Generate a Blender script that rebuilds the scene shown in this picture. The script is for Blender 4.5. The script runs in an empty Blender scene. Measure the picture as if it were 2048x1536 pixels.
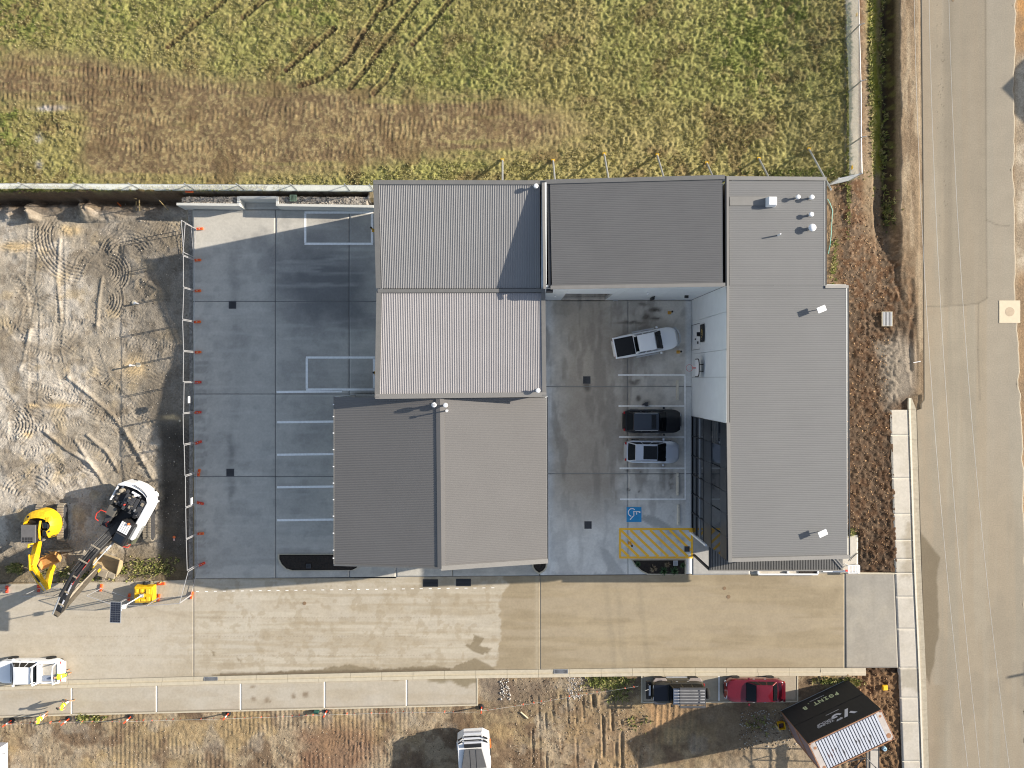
import bpy, bmesh, math, random
import numpy as np
from mathutils import Vector, Matrix, Euler
R = math.radians
rnd = random.Random(7)
scene = bpy.context.scene
COL = scene.collection

# ------------------------------------------------------------------ camera, sky, sun, exposure
CAMH = 58.2; F = 1420.0; NX = 1007.0; NY = 757.0; G = F / CAMH
cam = bpy.data.objects.new('camera', bpy.data.cameras.new('camera'))
COL.objects.link(cam); scene.camera = cam
cam.location = (0, 0, CAMH); cam.rotation_euler = (0, 0, 0)
cam.data.sensor_fit = 'HORIZONTAL'; cam.data.sensor_width = 36.0
cam.data.lens = 36.0 * F / 2048.0
cam.data.shift_x = (1024 - NX) / 2048.0; cam.data.shift_y = (NY - 768) / 2048.0
scene.cycles.filter_width = 1.1
cam.data.clip_start = 0.5; cam.data.clip_end = 3000

SUN_EL = 22.2; SUN_AZ = 11.3        # degrees; azimuth counted from +x towards +y
w = bpy.data.worlds.new('World'); scene.world = w; w.use_nodes = True
nt = w.node_tree; bg = nt.nodes['Background']
sky = nt.nodes.new('ShaderNodeTexSky'); sky.sky_type = 'NISHITA'; sky.sun_disc = False
sky.sun_elevation = R(SUN_EL); sky.sun_rotation = R(90 - SUN_AZ); sky.altitude = 50
sky.air_density = 1.0; sky.dust_density = 1.0; sky.ozone_density = 1.0
hs = nt.nodes.new('ShaderNodeHueSaturation'); hs.inputs['Saturation'].default_value = 0.74
nt.links.new(sky.outputs[0], hs.inputs['Color']); nt.links.new(hs.outputs[0], bg.inputs[0]); bg.inputs[1].default_value = 0.094
sl = bpy.data.lights.new('sun', 'SUN'); sl.energy = 4.6; sl.angle = R(0.5); sl.color = (1.0, 0.90, 0.76)
so = bpy.data.objects.new('sun', sl); COL.objects.link(so)
sd = Vector((math.cos(R(SUN_EL)) * math.cos(R(SUN_AZ)), math.cos(R(SUN_EL)) * math.sin(R(SUN_AZ)), math.sin(R(SUN_EL))))
so.rotation_euler = sd.to_track_quat('Z', 'Y').to_euler(); so.location = sd * 90
vs = scene.view_settings; vs.view_transform = 'Standard'; vs.look = 'None'; vs.gamma = 1.0
vs.exposure = 1.03; vs.use_curve_mapping = False

# ------------------------------------------------------------------ helpers
def lin(c):
    c = c / 255.0
    return c / 12.92 if c <= 0.04045 else ((c + 0.055) / 1.055) ** 2.4
def K(r, g, b, k=1.25):
    return (min(lin(r) / k, .85), min(lin(g) / k, .85), min(lin(b) / k, .85), 1.0)
def P(px, py, z=0.0):
    s = (CAMH - z) / F
    return Vector(((px - NX) * s, (NY - py) * s, z))
def PZ(px, py, zf):
    z = 5.0
    for _ in range(8):
        v = P(px, py, z); z = zf(v.x, v.y)
    return P(px, py, z)

MATS = {}
def mat(name, col, rough=0.6, metal=0.0, var=0.12, scale=3.0, bump=0.0, bscale=40.0, spec=0.5, coat=0.0, alpha=1.0):
    if name in MATS: return MATS[name]
    m = bpy.data.materials.new(name); m.use_nodes = True; t = m.node_tree; b = t.nodes['Principled BSDF']
    b.inputs['Roughness'].default_value = rough; b.inputs['Metallic'].default_value = metal
    b.inputs['Specular IOR Level'].default_value = spec; b.inputs['Coat Weight'].default_value = coat
    b.inputs['Alpha'].default_value = alpha
    tc = t.nodes.new('ShaderNodeTexCoord')
    n = t.nodes.new('ShaderNodeTexNoise'); n.inputs['Scale'].default_value = scale; n.inputs['Detail'].default_value = 5
    n.inputs['Roughness'].default_value = 0.6
    t.links.new(tc.outputs['Object'], n.inputs['Vector'])
    mr = t.nodes.new('ShaderNodeMapRange'); mr.inputs[1].default_value = 0.25; mr.inputs[2].default_value = 0.75
    mr.inputs[3].default_value = 1 - var; mr.inputs[4].default_value = 1 + var
    t.links.new(n.outputs['Fac'], mr.inputs[0])
    mx = t.nodes.new('ShaderNodeVectorMath'); mx.operation = 'SCALE'
    mx.inputs[0].default_value = col[:3]; t.links.new(mr.outputs[0], mx.inputs['Scale'])
    t.links.new(mx.outputs[0], b.inputs['Base Color'])
    if bump > 0:
        n2 = t.nodes.new('ShaderNodeTexNoise'); n2.inputs['Scale'].default_value = bscale; n2.inputs['Detail'].default_value = 3
        t.links.new(tc.outputs['Object'], n2.inputs['Vector'])
        bp = t.nodes.new('ShaderNodeBump'); bp.inputs['Strength'].default_value = bump; bp.inputs['Distance'].default_value = 0.02
        t.links.new(n2.outputs['Fac'], bp.inputs['Height']); t.links.new(bp.outputs[0], b.inputs['Normal'])
    MATS[name] = m
    return m
def vmat(name, rough=0.9, var=0.15, scale=6.0, bump=0.3, bscale=25.0, bdist=0.03, spec=0.2, stretch=None, grain=0.0, gscale=6.0):
    """material whose base colour is the mesh colour attribute 'Col', with grain on top"""
    m = mat(name, (1, 1, 1, 1), rough, 0, var, scale, 0, 40, spec)
    t = m.node_tree; b = t.nodes['Principled BSDF']
    at = t.nodes.new('ShaderNodeAttribute'); at.attribute_name = 'Col'
    mx = [n for n in t.nodes if n.type == 'VECT_MATH'][0]
    t.links.new(at.outputs['Color'], mx.inputs[0])
    tc = [n for n in t.nodes if n.type == 'TEX_COORD'][0]
    nz = [n for n in t.nodes if n.type == 'TEX_NOISE'][0]
    if stretch:
        mp = t.nodes.new('ShaderNodeMapping'); mp.inputs['Scale'].default_value = stretch
        t.links.new(tc.outputs['Object'], mp.inputs[0]); t.links.new(mp.outputs[0], nz.inputs['Vector'])
    if grain > 0:
        n3 = t.nodes.new('ShaderNodeTexNoise'); n3.inputs['Scale'].default_value = gscale; n3.inputs['Detail'].default_value = 4; n3.inputs['Roughness'].default_value = .7
        t.links.new(tc.outputs['Object'], n3.inputs['Vector']); m3 = t.nodes.new('ShaderNodeMapRange'); m3.inputs[1].default_value = .35; m3.inputs[2].default_value = .65; m3.inputs[3].default_value = 1 - grain; m3.inputs[4].default_value = 1 + grain
        t.links.new(n3.outputs['Fac'], m3.inputs[0]); mr = [n for n in t.nodes if n.type == 'MAP_RANGE'][0]; mu = t.nodes.new('ShaderNodeMath'); mu.operation = 'MULTIPLY'
        t.links.new(mr.outputs[0], mu.inputs[0]); t.links.new(m3.outputs[0], mu.inputs[1]); t.links.new(mu.outputs[0], mx.inputs['Scale'])
    if bump > 0:
        n2 = t.nodes.new('ShaderNodeTexNoise'); n2.inputs['Scale'].default_value = bscale; n2.inputs['Detail'].default_value = 4
        t.links.new(tc.outputs['Object'], n2.inputs['Vector'])
        bp = t.nodes.new('ShaderNodeBump'); bp.inputs['Strength'].default_value = bump; bp.inputs['Distance'].default_value = bdist
        t.links.new(n2.outputs['Fac'], bp.inputs['Height']); t.links.new(bp.outputs[0], b.inputs['Normal'])
    return m

def tag(o, label=None, cat=None, group=None, kind=None):
    if label: o['label'] = label
    if cat: o['category'] = cat
    if group: o['group'] = group
    if kind: o['kind'] = kind
    return o
def thing(name, label, cat, loc=(0, 0, 0), rz=0.0, group=None):
    o = bpy.data.objects.new(name, None); COL.objects.link(o); o.empty_display_size = .3
    o.location = loc; o.rotation_euler = (0, 0, rz)
    return tag(o, label, cat, group)
def copy_tree(o, parent=None):
    c = o.copy(); COL.objects.link(c)
    if parent: c.parent = parent
    for ch in list(o.children): copy_tree(ch, c)
    return c

class MB:
    def __init__(s): s.v = []; s.f = []; s.m = []; s.k = 0
    def add(s, vs, fs, k=None):
        n = len(s.v); s.v += [tuple(p) for p in vs]; s.f += [tuple(i + n for i in f) for f in fs]
        s.m += [s.k if k is None else k] * len(fs); return s
    def hexa(s, p, k=None):
        return s.add(p, [(0, 3, 2, 1), (4, 5, 6, 7), (0, 1, 5, 4), (1, 2, 6, 5), (2, 3, 7, 6), (3, 0, 4, 7)], k)
    def box(s, x0, x1, y0, y1, z0, z1, k=None, T=None):
        p = [(x0, y0, z0), (x1, y0, z0), (x1, y1, z0), (x0, y1, z0), (x0, y0, z1), (x1, y0, z1), (x1, y1, z1), (x0, y1, z1)]
        if T is not None: p = [T @ Vector(q) for q in p]
        return s.hexa(p, k)
    def prism(s, poly, z0, z1, k=None, poly1=None):
        n = len(poly); q = poly1 or poly
        vs = [(a[0], a[1], z0) for a in poly] + [(a[0], a[1], z1) for a in q]
        fs = [tuple(range(n - 1, -1, -1)), tuple(range(n, 2 * n))] + [(i, (i + 1) % n, n + (i + 1) % n, n + i) for i in range(n)]
        return s.add(vs, fs, k)
    def sideprism(s, prof, y0, y1, k=None):      # profile in (x,z), extruded along y
        n = len(prof)
        vs = [(a[0], y0, a[1]) for a in prof] + [(a[0], y1, a[1]) for a in prof]
        fs = [tuple(range(n)), tuple(range(2 * n - 1, n - 1, -1))] + [(i, n + i, n + (i + 1) % n, (i + 1) % n) for i in range(n)]
        return s.add(vs, fs, k)
    def tube(s, p0, p1, r, n=8, r2=None, k=None, cap=True):
        p0 = Vector(p0); p1 = Vector(p1); r2 = r if r2 is None else r2
        d = (p1 - p0).normalized(); a = d.orthogonal().normalized(); b = d.cross(a)
        vs = []
        for (c, rr) in ((p0, r), (p1, r2)):
            for i in range(n):
                t = 2 * math.pi * i / n; vs.append(c + a * (math.cos(t) * rr) + b * (math.sin(t) * rr))
        fs = [(i, (i + 1) % n, n + (i + 1) % n, n + i) for i in range(n)]
        if cap: fs += [tuple(range(n - 1, -1, -1)), tuple(range(n, 2 * n))]
        return s.add(vs, fs, k)
    def path(s, pts, r, n=6, k=None):
        for a, b in zip(pts[:-1], pts[1:]): s.tube(a, b, r, n, None, k)
        return s
    def lathe(s, prof, c=(0, 0, 0), n=16, axis='z', k=None):
        vs = []; m = len(prof)
        for (r, h) in prof:
            for i in range(n):
                t = 2 * math.pi * i / n; a, b = math.cos(t) * r, math.sin(t) * r
                q = {'z': (a, b, h), 'y': (a, h, b), 'x': (h, a, b)}[axis]
                vs.append((c[0] + q[0], c[1] + q[1], c[2] + q[2]))
        fs = [(j * n + i, j * n + (i + 1) % n, (j + 1) * n + (i + 1) % n, (j + 1) * n + i) for j in range(m - 1) for i in range(n)]
        fs += [tuple(range(n - 1, -1, -1)), tuple(range((m - 1) * n, m * n))]
        return s.add(vs, fs, k)
    def loft(s, secs, closed=True, cap=True, k=None):
        n = len(secs[0]); vs = [p for q in secs for p in q]; fs = []
        for j in range(len(secs) - 1):
            for i in range(n if closed else n - 1):
                fs.append((j * n + i, j * n + (i + 1) % n, (j + 1) * n + (i + 1) % n, (j + 1) * n + i))
        if cap: fs += [tuple(range(n - 1, -1, -1)), tuple(range((len(secs) - 1) * n, len(secs) * n))]
        return s.add(vs, fs, k)
    def bar(s, p0, p1, wd, h, k=None):           # flat bar lying on p0-p1, width wd, height h (top = p.z + h)
        p0 = Vector(p0); p1 = Vector(p1); d = (p1 - p0); d.z = 0; d.normalize(); n = Vector((-d.y, d.x, 0)) * wd / 2; u = Vector((0, 0, h))
        return s.hexa([p0 - n, p1 - n, p1 + n, p0 + n, p0 - n + u, p1 - n + u, p1 + n + u, p0 + n + u], k)
    def build(s, name, mats, parent=None, smooth=False, bevel=0.0, world=False, label=None, recalc=True, seg=2):
        vs = s.v
        if world and parent is not None:
            L = parent.location; vs = [(a[0] - L.x, a[1] - L.y, a[2] - L.z) for a in vs]
        me = bpy.data.meshes.new(name); me.from_pydata(vs, [], s.f)
        ms = mats if isinstance(mats, (list, tuple)) else [mats]
        for m in ms: me.materials.append(m)
        if len(ms) > 1: me.polygons.foreach_set('material_index', s.m)
        if recalc:
            b = bmesh.new(); b.from_mesh(me); bmesh.ops.recalc_face_normals(b, faces=b.faces); b.to_mesh(me); b.free()
        if smooth:
            me.polygons.foreach_set('use_smooth', [True] * len(me.polygons)); me.set_sharp_from_angle(angle=R(40))
        me.update()
        o = bpy.data.objects.new(name, me); COL.objects.link(o)
        if parent is not None: o.parent = parent
        if bevel > 0:
            bm_ = o.modifiers.new('bevel', 'BEVEL'); bm_.width = bevel; bm_.segments = seg; bm_.limit_method = 'ANGLE'; bm_.angle_limit = R(35)
        if label: o['label'] = label
        return o

def text_into(mb, s, size, T, k=None, ext=0.01, bold=0.0, sx=1.0):
    cu = bpy.data.curves.new('t', 'FONT'); cu.body = s; cu.size = size; cu.extrude = ext; cu.offset = bold
    cu.align_x = 'CENTER'; cu.align_y = 'CENTER'; cu.resolution_u = 3
    o = bpy.data.objects.new('t', cu); COL.objects.link(o)
    dg = bpy.context.evaluated_depsgraph_get(); me = o.evaluated_get(dg).to_mesh()
    vs = [T @ Vector((v.co.x * sx, v.co.y, v.co.z)) for v in me.vertices]; fs = [tuple(p.vertices) for p in me.polygons]
    mb.add(vs, fs, k)
    o.evaluated_get(dg).to_mesh_clear(); bpy.data.objects.remove(o); bpy.data.curves.remove(cu)

# numpy noise
_rg = np.random.default_rng(11); _T = _rg.random((256, 256))
def vn(x, y, off=0):
    x = x + off * 17.31; y = y + off * 9.77
    ix = np.floor(x).astype(np.int64); iy = np.floor(y).astype(np.int64); fx = x - ix; fy = y - iy
    fx = fx * fx * (3 - 2 * fx); fy = fy * fy * (3 - 2 * fy); a = ix & 255; b = iy & 255; a1 = (a + 1) & 255; b1 = (b + 1) & 255
    return (_T[a, b] * (1 - fx) + _T[a1, b] * fx) * (1 - fy) + (_T[a, b1] * (1 - fx) + _T[a1, b1] * fx) * fy
def fbm(x, y, sc, off=0, oc=4, g=0.5):
    r = 0; a = 1; tt = 0
    for i in range(oc):
        r = r + a * vn(x / sc * 2 ** i, y / sc * 2 ** i, off + i * 3.1); tt += a; a *= g
    return r / tt
def ss(a, b, x):
    t = np.clip((x - a) / (b - a), 0, 1); return t * t * (3 - 2 * t)
def inpoly(px, py, poly):
    res = np.zeros(px.shape, bool); xs = [p[0] for p in poly]; ys = [p[1] for p in poly]
    bb = (px >= min(xs)) & (px <= max(xs)) & (py >= min(ys)) & (py <= max(ys)); i = np.nonzero(bb)
    x = px[i]; y = py[i]; r = np.zeros(x.shape, bool); n = len(poly)
    for k in range(n):
        x0, y0 = poly[k]; x1, y1 = poly[(k + 1) % n]
        if y0 == y1: continue
        c = ((y0 > y) != (y1 > y)) & (x < (x1 - x0) * (y - y0) / (y1 - y0) + x0); r ^= c
    res[i] = r; return res
def softpoly(px, py, poly, wd):
    """1 inside, 0 outside, soft over +-wd px"""
    out = np.zeros(px.shape); xs = [p[0] for p in poly]; ys = [p[1] for p in poly]
    bb = (px >= min(xs) - wd) & (px <= max(xs) + wd) & (py >= min(ys) - wd) & (py <= max(ys) + wd); i = np.nonzero(bb)
    if len(i[0]) == 0: return out
    x = px[i]; y = py[i]; d = np.full(x.shape, 1e9); n = len(poly)
    for k in range(n):
        x0, y0 = poly[k]; x1, y1 = poly[(k + 1) % n]; dx, dy = x1 - x0, y1 - y0
        t = np.clip(((x - x0) * dx + (y - y0) * dy) / max(dx * dx + dy * dy, 1e-9), 0, 1)
        d = np.minimum(d, np.hypot(x - x0 - t * dx, y - y0 - t * dy))
    sg = np.where(inpoly(x, y, poly), 1, -1)
    out[i] = np.clip(0.5 + 0.5 * sg * d / wd, 0, 1); return out
def mixc(C, m, col):
    m = m[..., None]; C *= (1 - m); C += m * np.array(col[:3])
def grid_mesh(name, V, C, nx, ny, material, keep=None, smooth=True, skirt=None):
    """V (nx*ny,3) C (nx*ny,3)"""
    idx = np.arange(nx * ny).reshape(nx, ny)
    q = np.stack([idx[:-1, :-1], idx[1:, :-1], idx[1:, 1:], idx[:-1, 1:]], -1).reshape(-1, 4)
    if keep is not None: q = q[keep.reshape(-1)]
    me = bpy.data.meshes.new(name)
    if skirt is not None:
        ring = list(idx[:, 0]) + list(idx[-1, 1:]) + list(idx[-2::-1, -1]) + list(idx[0, -2:0:-1])
        n0 = len(V); L = V[ring].copy(); L[:, 2] = skirt; V = np.vstack([V, L]); C = np.vstack([C, C[ring]])
        m = len(ring); j = np.arange(m); rg = np.array(ring)
        sq = np.stack([rg, n0 + j, n0 + (j + 1) % m, rg[(j + 1) % m]], -1); q = np.vstack([q, sq])
    if keep is not None:
        used = np.zeros(len(V), bool); used[q.ravel()] = True; mp = np.cumsum(used) - 1; V = V[used]; C = C[used]; q = mp[q]
    me.vertices.add(len(V)); me.vertices.foreach_set('co', V.astype(np.float32).ravel())
    me.loops.add(q.size); me.loops.foreach_set('vertex_index', q.ravel().astype(np.int32))
    me.polygons.add(len(q)); me.polygons.foreach_set('loop_start', np.arange(0, q.size, 4, dtype=np.int32))
    me.polygons.foreach_set('loop_total', np.full(len(q), 4, np.int32))
    me.update(calc_edges=True)
    at = me.color_attributes.new('Col', 'FLOAT_COLOR', 'POINT')
    at.data.foreach_set('color', np.hstack([C, np.ones((len(C), 1))]).astype(np.float32).ravel())
    me.materials.append(material)
    if smooth and skirt is None: me.polygons.foreach_set('use_smooth', np.ones(len(q), bool))
    o = bpy.data.objects.new(name, me); COL.objects.link(o); return o
# ------------------------------------------------------------------ materials
M_soil = vmat('soil', .95, .16, 1.6, .8, 14.0, .05, grain=.20, gscale=7.0)
M_conc = vmat('concrete_ground', .82, .07, 1.3, .12, 60.0, .01, .3, grain=.065, gscale=5.0)
M_road = vmat('asphalt', .9, .06, .8, .3, 90.0, .012, .3, grain=.10, gscale=9.0)
M_grass = vmat('grass_blade', .8, .2, 2.0, 0)
M_precast = mat('precast_white', K(226, 230, 232, 1.2), .75, 0, .05, 1.2, .05, 30)
M_kerb = mat('kerb_concrete', K(204, 194, 172), .85, 0, .10, 3, .2, 40)
M_whitepaint = mat('white_line_paint', (.88, .88, .86, 1), .6, 0, .12, 5)
M_yelpaint = mat('yellow_line_paint', (.98, .54, .035, 1), .6, 0, .08, 5)
M_bluepaint = mat('blue_paint', (.02, .27, .55, 1), .55, 0, .12, 2)
M_roofA = mat('roof_sheet_grey', (.235, .233, .235, 1), .5, 0, .05, .5, 0, 40, .3)
M_roofD = mat('roof_sheet_dark', (.134, .134, .136, 1), .6, 0, .05, .5, spec=.2)
M_roofE = mat('roof_sheet_mid', (.163, .165, .167, 1), .6, 0, .04, .4, spec=.2)
M_roofC = mat('roof_sheet_shale', (.160, .155, .152, 1), .65, 0, .04, .4, spec=.15)
M_flash = mat('flashing_grey', (.17, .167, .16, 1), .5, .1, .08, 2)
M_flashL = mat('flashing_light', (.235, .226, .212, 1), .5, .1, .06, 2)
M_dark = mat('dark_trim', (.03, .032, .035, 1), .5)
M_black = mat('black_plastic', (.012, .012, .013, 1), .5)
M_rubber = mat('rubber', (.018, .018, .018, 1), .85, 0, .2, 6)
M_galv = mat('galvanised_steel', (.5, .51, .52, 1), .4, .6, .08, 6)
M_white = mat('white_paint', (.78, .79, .8, 1), .35, 0, .03, 2, coat=.3)
M_vent = mat('white_vent', (.75, .76, .78, 1), .5, 0, .05, 4)
M_glass = mat('dark_glass', (.012, .016, .022, 1), .04, 0, 0, 1, spec=.8)
M_clad = mat('charcoal_cladding', (.045, .05, .058, 1), .3, .3, .08, 2)
M_orange = mat('orange_plastic', (.78, .16, .03, 1), .5, 0, .15, 3)
M_red = mat('red_plastic', (.62, .05, .03, 1), .5, 0, .15, 3)
M_yellow = mat('yellow_enamel', (.78, .46, .01, 1), .5, 0, .3, 5)
M_bollard = mat('bollard_yellow', (.62, .33, .02, 1), .5, 0, .12, 4)
M_mulch = mat('mulch', (.022, .016, .012, 1), .95, 0, .5, 8, 1.0, 18)
M_steel = mat('dark_steel', (.08, .08, .085, 1), .5, .4, .2, 4)
M_cleat = mat('dusty_steel', (.3, .26, .2, 1), .85, .1, .25, 3)
M_wood = mat('timber', (.55, .40, .18, 1), .8, 0, .2, 3)

# ------------------------------------------------------------------ ground
def YT(px):   # top edge of the driveway
    return np.where(px < 385, 1160 + (385 - px) * .025, 1157 - (px - 387) * .0085)
def YB(px):   # lower edge of the driveway slab
    return np.interp(px, [-120, 0, 400, 900, 1300, 1700, 1800], [1368, 1364, 1353, 1341.5, 1336, 1336, 1336])

def build_ground():
    xs = np.concatenate([[-1500, -700, -300, -140, -80, -55, -47], np.linspace(-44.5, 45.5, 1125), [48, 56, 80, 140, 300, 700, 1500]])
    ys = np.concatenate([[-1500, -700, -300, -140, -80, -50, -38], np.linspace(-35, 34.4, 870), [37, 50, 80, 140, 300, 700, 1500]])
    X, Y = np.meshgrid(xs, ys, indexing='ij')
    q = NX + G * X; r = NY - G * Y                       # pixels if z were 0
    wob = (fbm(X, Y, 1.3, 3) - .5) * 14; wob2 = (fbm(X, Y, .5, 5, 3) - .5) * 8
    n_pit = fbm(X, Y, 1.0, 7)
    # ---- levels
    zf = 1.3 - .75 * ss(1000, 1690, q)
    Z = zf.copy()
    bed = ss(362, 378, q)
    edge = 391 + wob * .35
    down = ss(edge, edge + 9 + 3 * vn(X, Y, 9), r)
    west = -.45
    Zw = zf * (1 - down) + west * down
    tr = ss(390, 393, r + wob2 * .4) * (1 - ss(397, 401, r + wob2 * .4))
    Zb = 1.3 - .15 * ss(391, 400, r) - .75 * tr; Zb = np.where(r > 417.5, -.15, Zb)
    Zb = np.where((q > 489) & (q < 561) & (r > 403), -.15, Zb)
    Zm = Zw * (1 - bed) + Zb * bed
    # slump pockets cut into the western bank
    for (cx, cy, sx, sy, dp) in ((38, 402, 13, 26, .9), (150, 400, 16, 12, .5), (128, 425, 13, 22, .8), (305, 404, 9, 8, .4)):
        pass
    Zm = Zm - .45 * np.exp(-((r - 401 + wob * .4) / 7) ** 2) * (q < 352) * (.5 + n_pit)
    Z = np.where(q < 740, np.where(r > 388, Zm, Z), Z)
    Z = np.where((r > 405) & (q >= 740) & (q < 1640), -.2, Z)
    # small heaps at the foot of the bank: they throw the shadow wedges
    for (cx, cy, sx, sy, h) in ((66, 425, 11, 34, .95), (174, 420, 13, 26, 1.0), (205, 425, 30, 16, .45), (335, 414, 16, 8, .5), (12, 425, 14, 16, .5)):
        Z += np.where(r > 391, h * (.45 + 1.1 * fbm(X, Y, .8, 7.7, 4, .65)) * np.exp(-(((q - cx + wob * 2) / sx) ** 2 + ((r - cy + wob2 * 2) / sy) ** 2)), 0)
    # east: strip, ditch, bank up to the road
    e = ss(1684, 1690, q)
    strip = .5 - .7 * ss(1690, 1752, q) - .8 * ss(1746, 1762, q + wob * .5)
    bank = 1.02 * ss(1784, 1803, q + wob * .6)
    ditch = strip + bank
    lvl = .35 - .36 * ss(1660, 1775, q) + .01 * ss(1775, 1800, q)
    k = ss(400, 600, r + wob)
    Ze = ditch * (1 - k) + lvl * k
    Ze = Ze * (1 - ss(950, 1120, r)) + .02 * ss(950, 1120, r)
    Ze = np.where(q > 1838, -.015 - .25 * ss(1852, 1862, q), Ze)
    mE = np.maximum(e, ((q > 1640) & (r > 372)).astype(float))
    Z = Z * (1 - mE) + Ze * mE
    Z = np.where((q < 384) & (r > 440), west + .33 * ss(1120, 1166, r), Z)
    S = r > YB(q) + 10
    Z = np.where(S & (q < 1830), -.1, Z)
    Z = np.where((r > 1166) & (~S) & (q < 1800), -.3, Z)
    # image coordinates of the real surface
    s = F / (CAMH - Z); px = NX + X * s; py = NY - Y * s
    far = (np.abs(X) > 60) | (np.abs(Y) > 45)
    # ---- region masks
    field = (q < 1700) & (r < 391)
    fieldm = np.where(q < 1690, 1 - ss(388, 394, r + wob2), 0)
    wdirt = ((q < 385) & (r > 388) & (r < 1172)).astype(float)
    south = (S & (q < 1800)).astype(float)
    esoil = ((q > 1640) & (r > 366) & (r < 1150) & (q < 1850)).astype(float)
    C = np.zeros(X.shape + (3,)); C[:] = K(150, 135, 105)[:3]
    n1 = fbm(X, Y, 6, 1); n2 = fbm(X, Y, 1.6, 2); n3 = fbm(X, Y, .5, 4, 3); n4 = fbm(X, Y, .22, 6, 2)
    # ---- field
    grassc = np.zeros_like(C); grassc[:] = K(158, 149, 96)[:3]
    mixc(grassc, ss(.42, .62, n1), K(154, 152, 92)); mixc(grassc, ss(.5, .75, n2) * .5, K(164, 150, 104)); mixc(grassc, .45 * ss(.45, .6, fbm(X, Y, .26, 57, 2)), K(132, 126, 80))
    green = np.zeros(X.shape)
    for (cx, cy, sx, sy, a) in ((30, 40, 110, 60, 1), (20, 250, 45, 60, .9), (620, 20, 80, 35, 1), (1510, 90, 90, 110, .95), (1570, 20, 60, 60, .8), (240, 30, 150, 40, .5), (1250, 160, 140, 60, .35), (950, 150, 120, 60, .4), (30, 330, 60, 40, .5), (900, 20, 90, 40, .4)):
        green = np.maximum(green, a * np.exp(-(((px - cx + wob * 2) / sx) ** 2 + ((py - cy + wob * 2) / sy) ** 2)))
    green = np.clip(green * (.1 + 1.5 * n2 * ss(.3, .6, n3)), 0, .75)
    mixc(grassc, green, K(130, 138, 72))
    brown = softpoly(px + wob * 1.2, py + wob2, [(-60, 100), (60, 112), (200, 128), (330, 158), (450, 172), (620, 186), (800, 196), (1000, 206), (1150, 214), (1320, 236), (1240, 262), (1330, 290), (1200, 300), (1000, 302), (850, 300), (720, 322), (560, 336), (430, 350), (200, 352), (165, 322), (175, 225), (90, 205), (-60, 196)], 34)
    brown = np.clip(brown * (1 - .85 * ss(880, 1280, px)) * (1 - .4 * (1 - ss(-40, 200, px))), 0, 1)
    island = np.exp(-(((px - 105) / 62) ** 4 + ((py - 285) / 75) ** 4)); brown *= (1 - .8 * island)
    streak = fbm(X * .18, Y * 2.2, 1.0, 8, 3)
    brown = np.clip(brown * (1.75 - .9 * ss(.48, .78, streak)) - .15 * ss(.55, .8, n3), 0, 1)
    soilc = np.zeros_like(C); soilc[:] = K(120, 102, 77)[:3]; mixc(soilc, ss(.48, .66, n3) * .8, K(150, 130, 94)); mixc(soilc, ss(.56, .62, n4) * .6, K(172, 156, 114)); mixc(soilc, .5 * ss(.5, .7, n2), K(108, 90, 68))
    grassc = grassc * (1 - brown[..., None]) + soilc * brown[..., None]
    pale = np.exp(-(((px - 100) / 26) ** 2 + ((py - 216) / 5) ** 2)) + np.exp(-(((px - 77) / 7) ** 2 + ((py - 275) / 8) ** 2)) + .8 * np.exp(-(((px - 79) / 6) ** 2 + ((py - 330) / 8) ** 2))
    mixc(grassc, np.clip(pale * 1.5 * n3 * 1.6, 0, 1), K(200, 195, 190))
    bareP = ss(.62, .72, fbm(X, Y, 2.2, 14, 4)) * .6; mixc(grassc, bareP * (1 - green), K(115, 95, 68))
    lowp = ss(372, 384, py) * (q < 1690); mixc(grassc, lowp * .6, K(110, 90, 60))
    C = C * (1 - fieldm[..., None]) + grassc * fieldm[..., None]
    # ---- western dirt lot
    D = np.zeros_like(C); D[:] = K(196, 187, 173)[:3]
    mixc(D, ss(.45, .68, fbm(X, Y, 3.5, 20)), K(168, 158, 142)); mixc(D, .85 * ss(.54, .66, fbm(X, Y, 2.4, 22)) * .8, K(140, 129, 113)); mixc(D, .45 * ss(.56, .64, fbm(X, Y, .6, 23, 4)), K(120, 108, 92))
    mixc(D, ss(.6, .75, fbm(X, Y, 1.5, 24)) * .55, K(192, 174, 142))
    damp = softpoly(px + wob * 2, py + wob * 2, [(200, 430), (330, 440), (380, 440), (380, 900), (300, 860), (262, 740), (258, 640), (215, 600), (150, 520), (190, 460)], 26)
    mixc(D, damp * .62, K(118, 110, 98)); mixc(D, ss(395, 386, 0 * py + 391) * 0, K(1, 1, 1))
    mixc(D, ss(312, 330, px + wob) * ss(800, 880, py) * .9, K(74, 69, 62))  # dark soil by the fence, with the building's shade painted in
    for (cx, cy, sx, sy) in ((143, 460, 18, 10), (30, 493, 34, 9), (122, 812, 26, 5), (56, 868, 10, 6), (268, 735, 26, 20), (68, 812, 8, 4), (340, 835, 16, 5)):
        mixc(D, np.clip(1.3 * np.exp(-(((px - cx + wob) / sx) ** 2 + ((py - cy + wob2) / sy) ** 2)), 0, 1) * .9, K(206, 182, 142))
    topd = (1 - ss(398, 412, r + wob * 1.5)); mixc(D, topd * .97, K(50, 41, 32)); mixc(D, (1 - ss(405, 440, r + wob * 2)) * .5, K(135, 110, 85))  # dark bank soil, deepened in colour for the shade below the bank
    weed = softpoly(px + wob * 2, py + wob2, [(-60, 1120), (60, 1128), (120, 1112), (200, 1118), (270, 1100), (330, 1108), (384, 1130), (384, 1166), (-60, 1172)], 14)
    mixc(D, weed * (.3 + .6 * n2), K(124, 108, 80))
    bedm = (q > 374) & (r > 391); mixc(D, bedm * 1.0, K(172, 165, 155)); mixc(D, (bedm & (n4 > .6)) * .5, K(110, 104, 96)); mixc(D, bedm * tr * .9, K(80, 66, 48))
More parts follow.
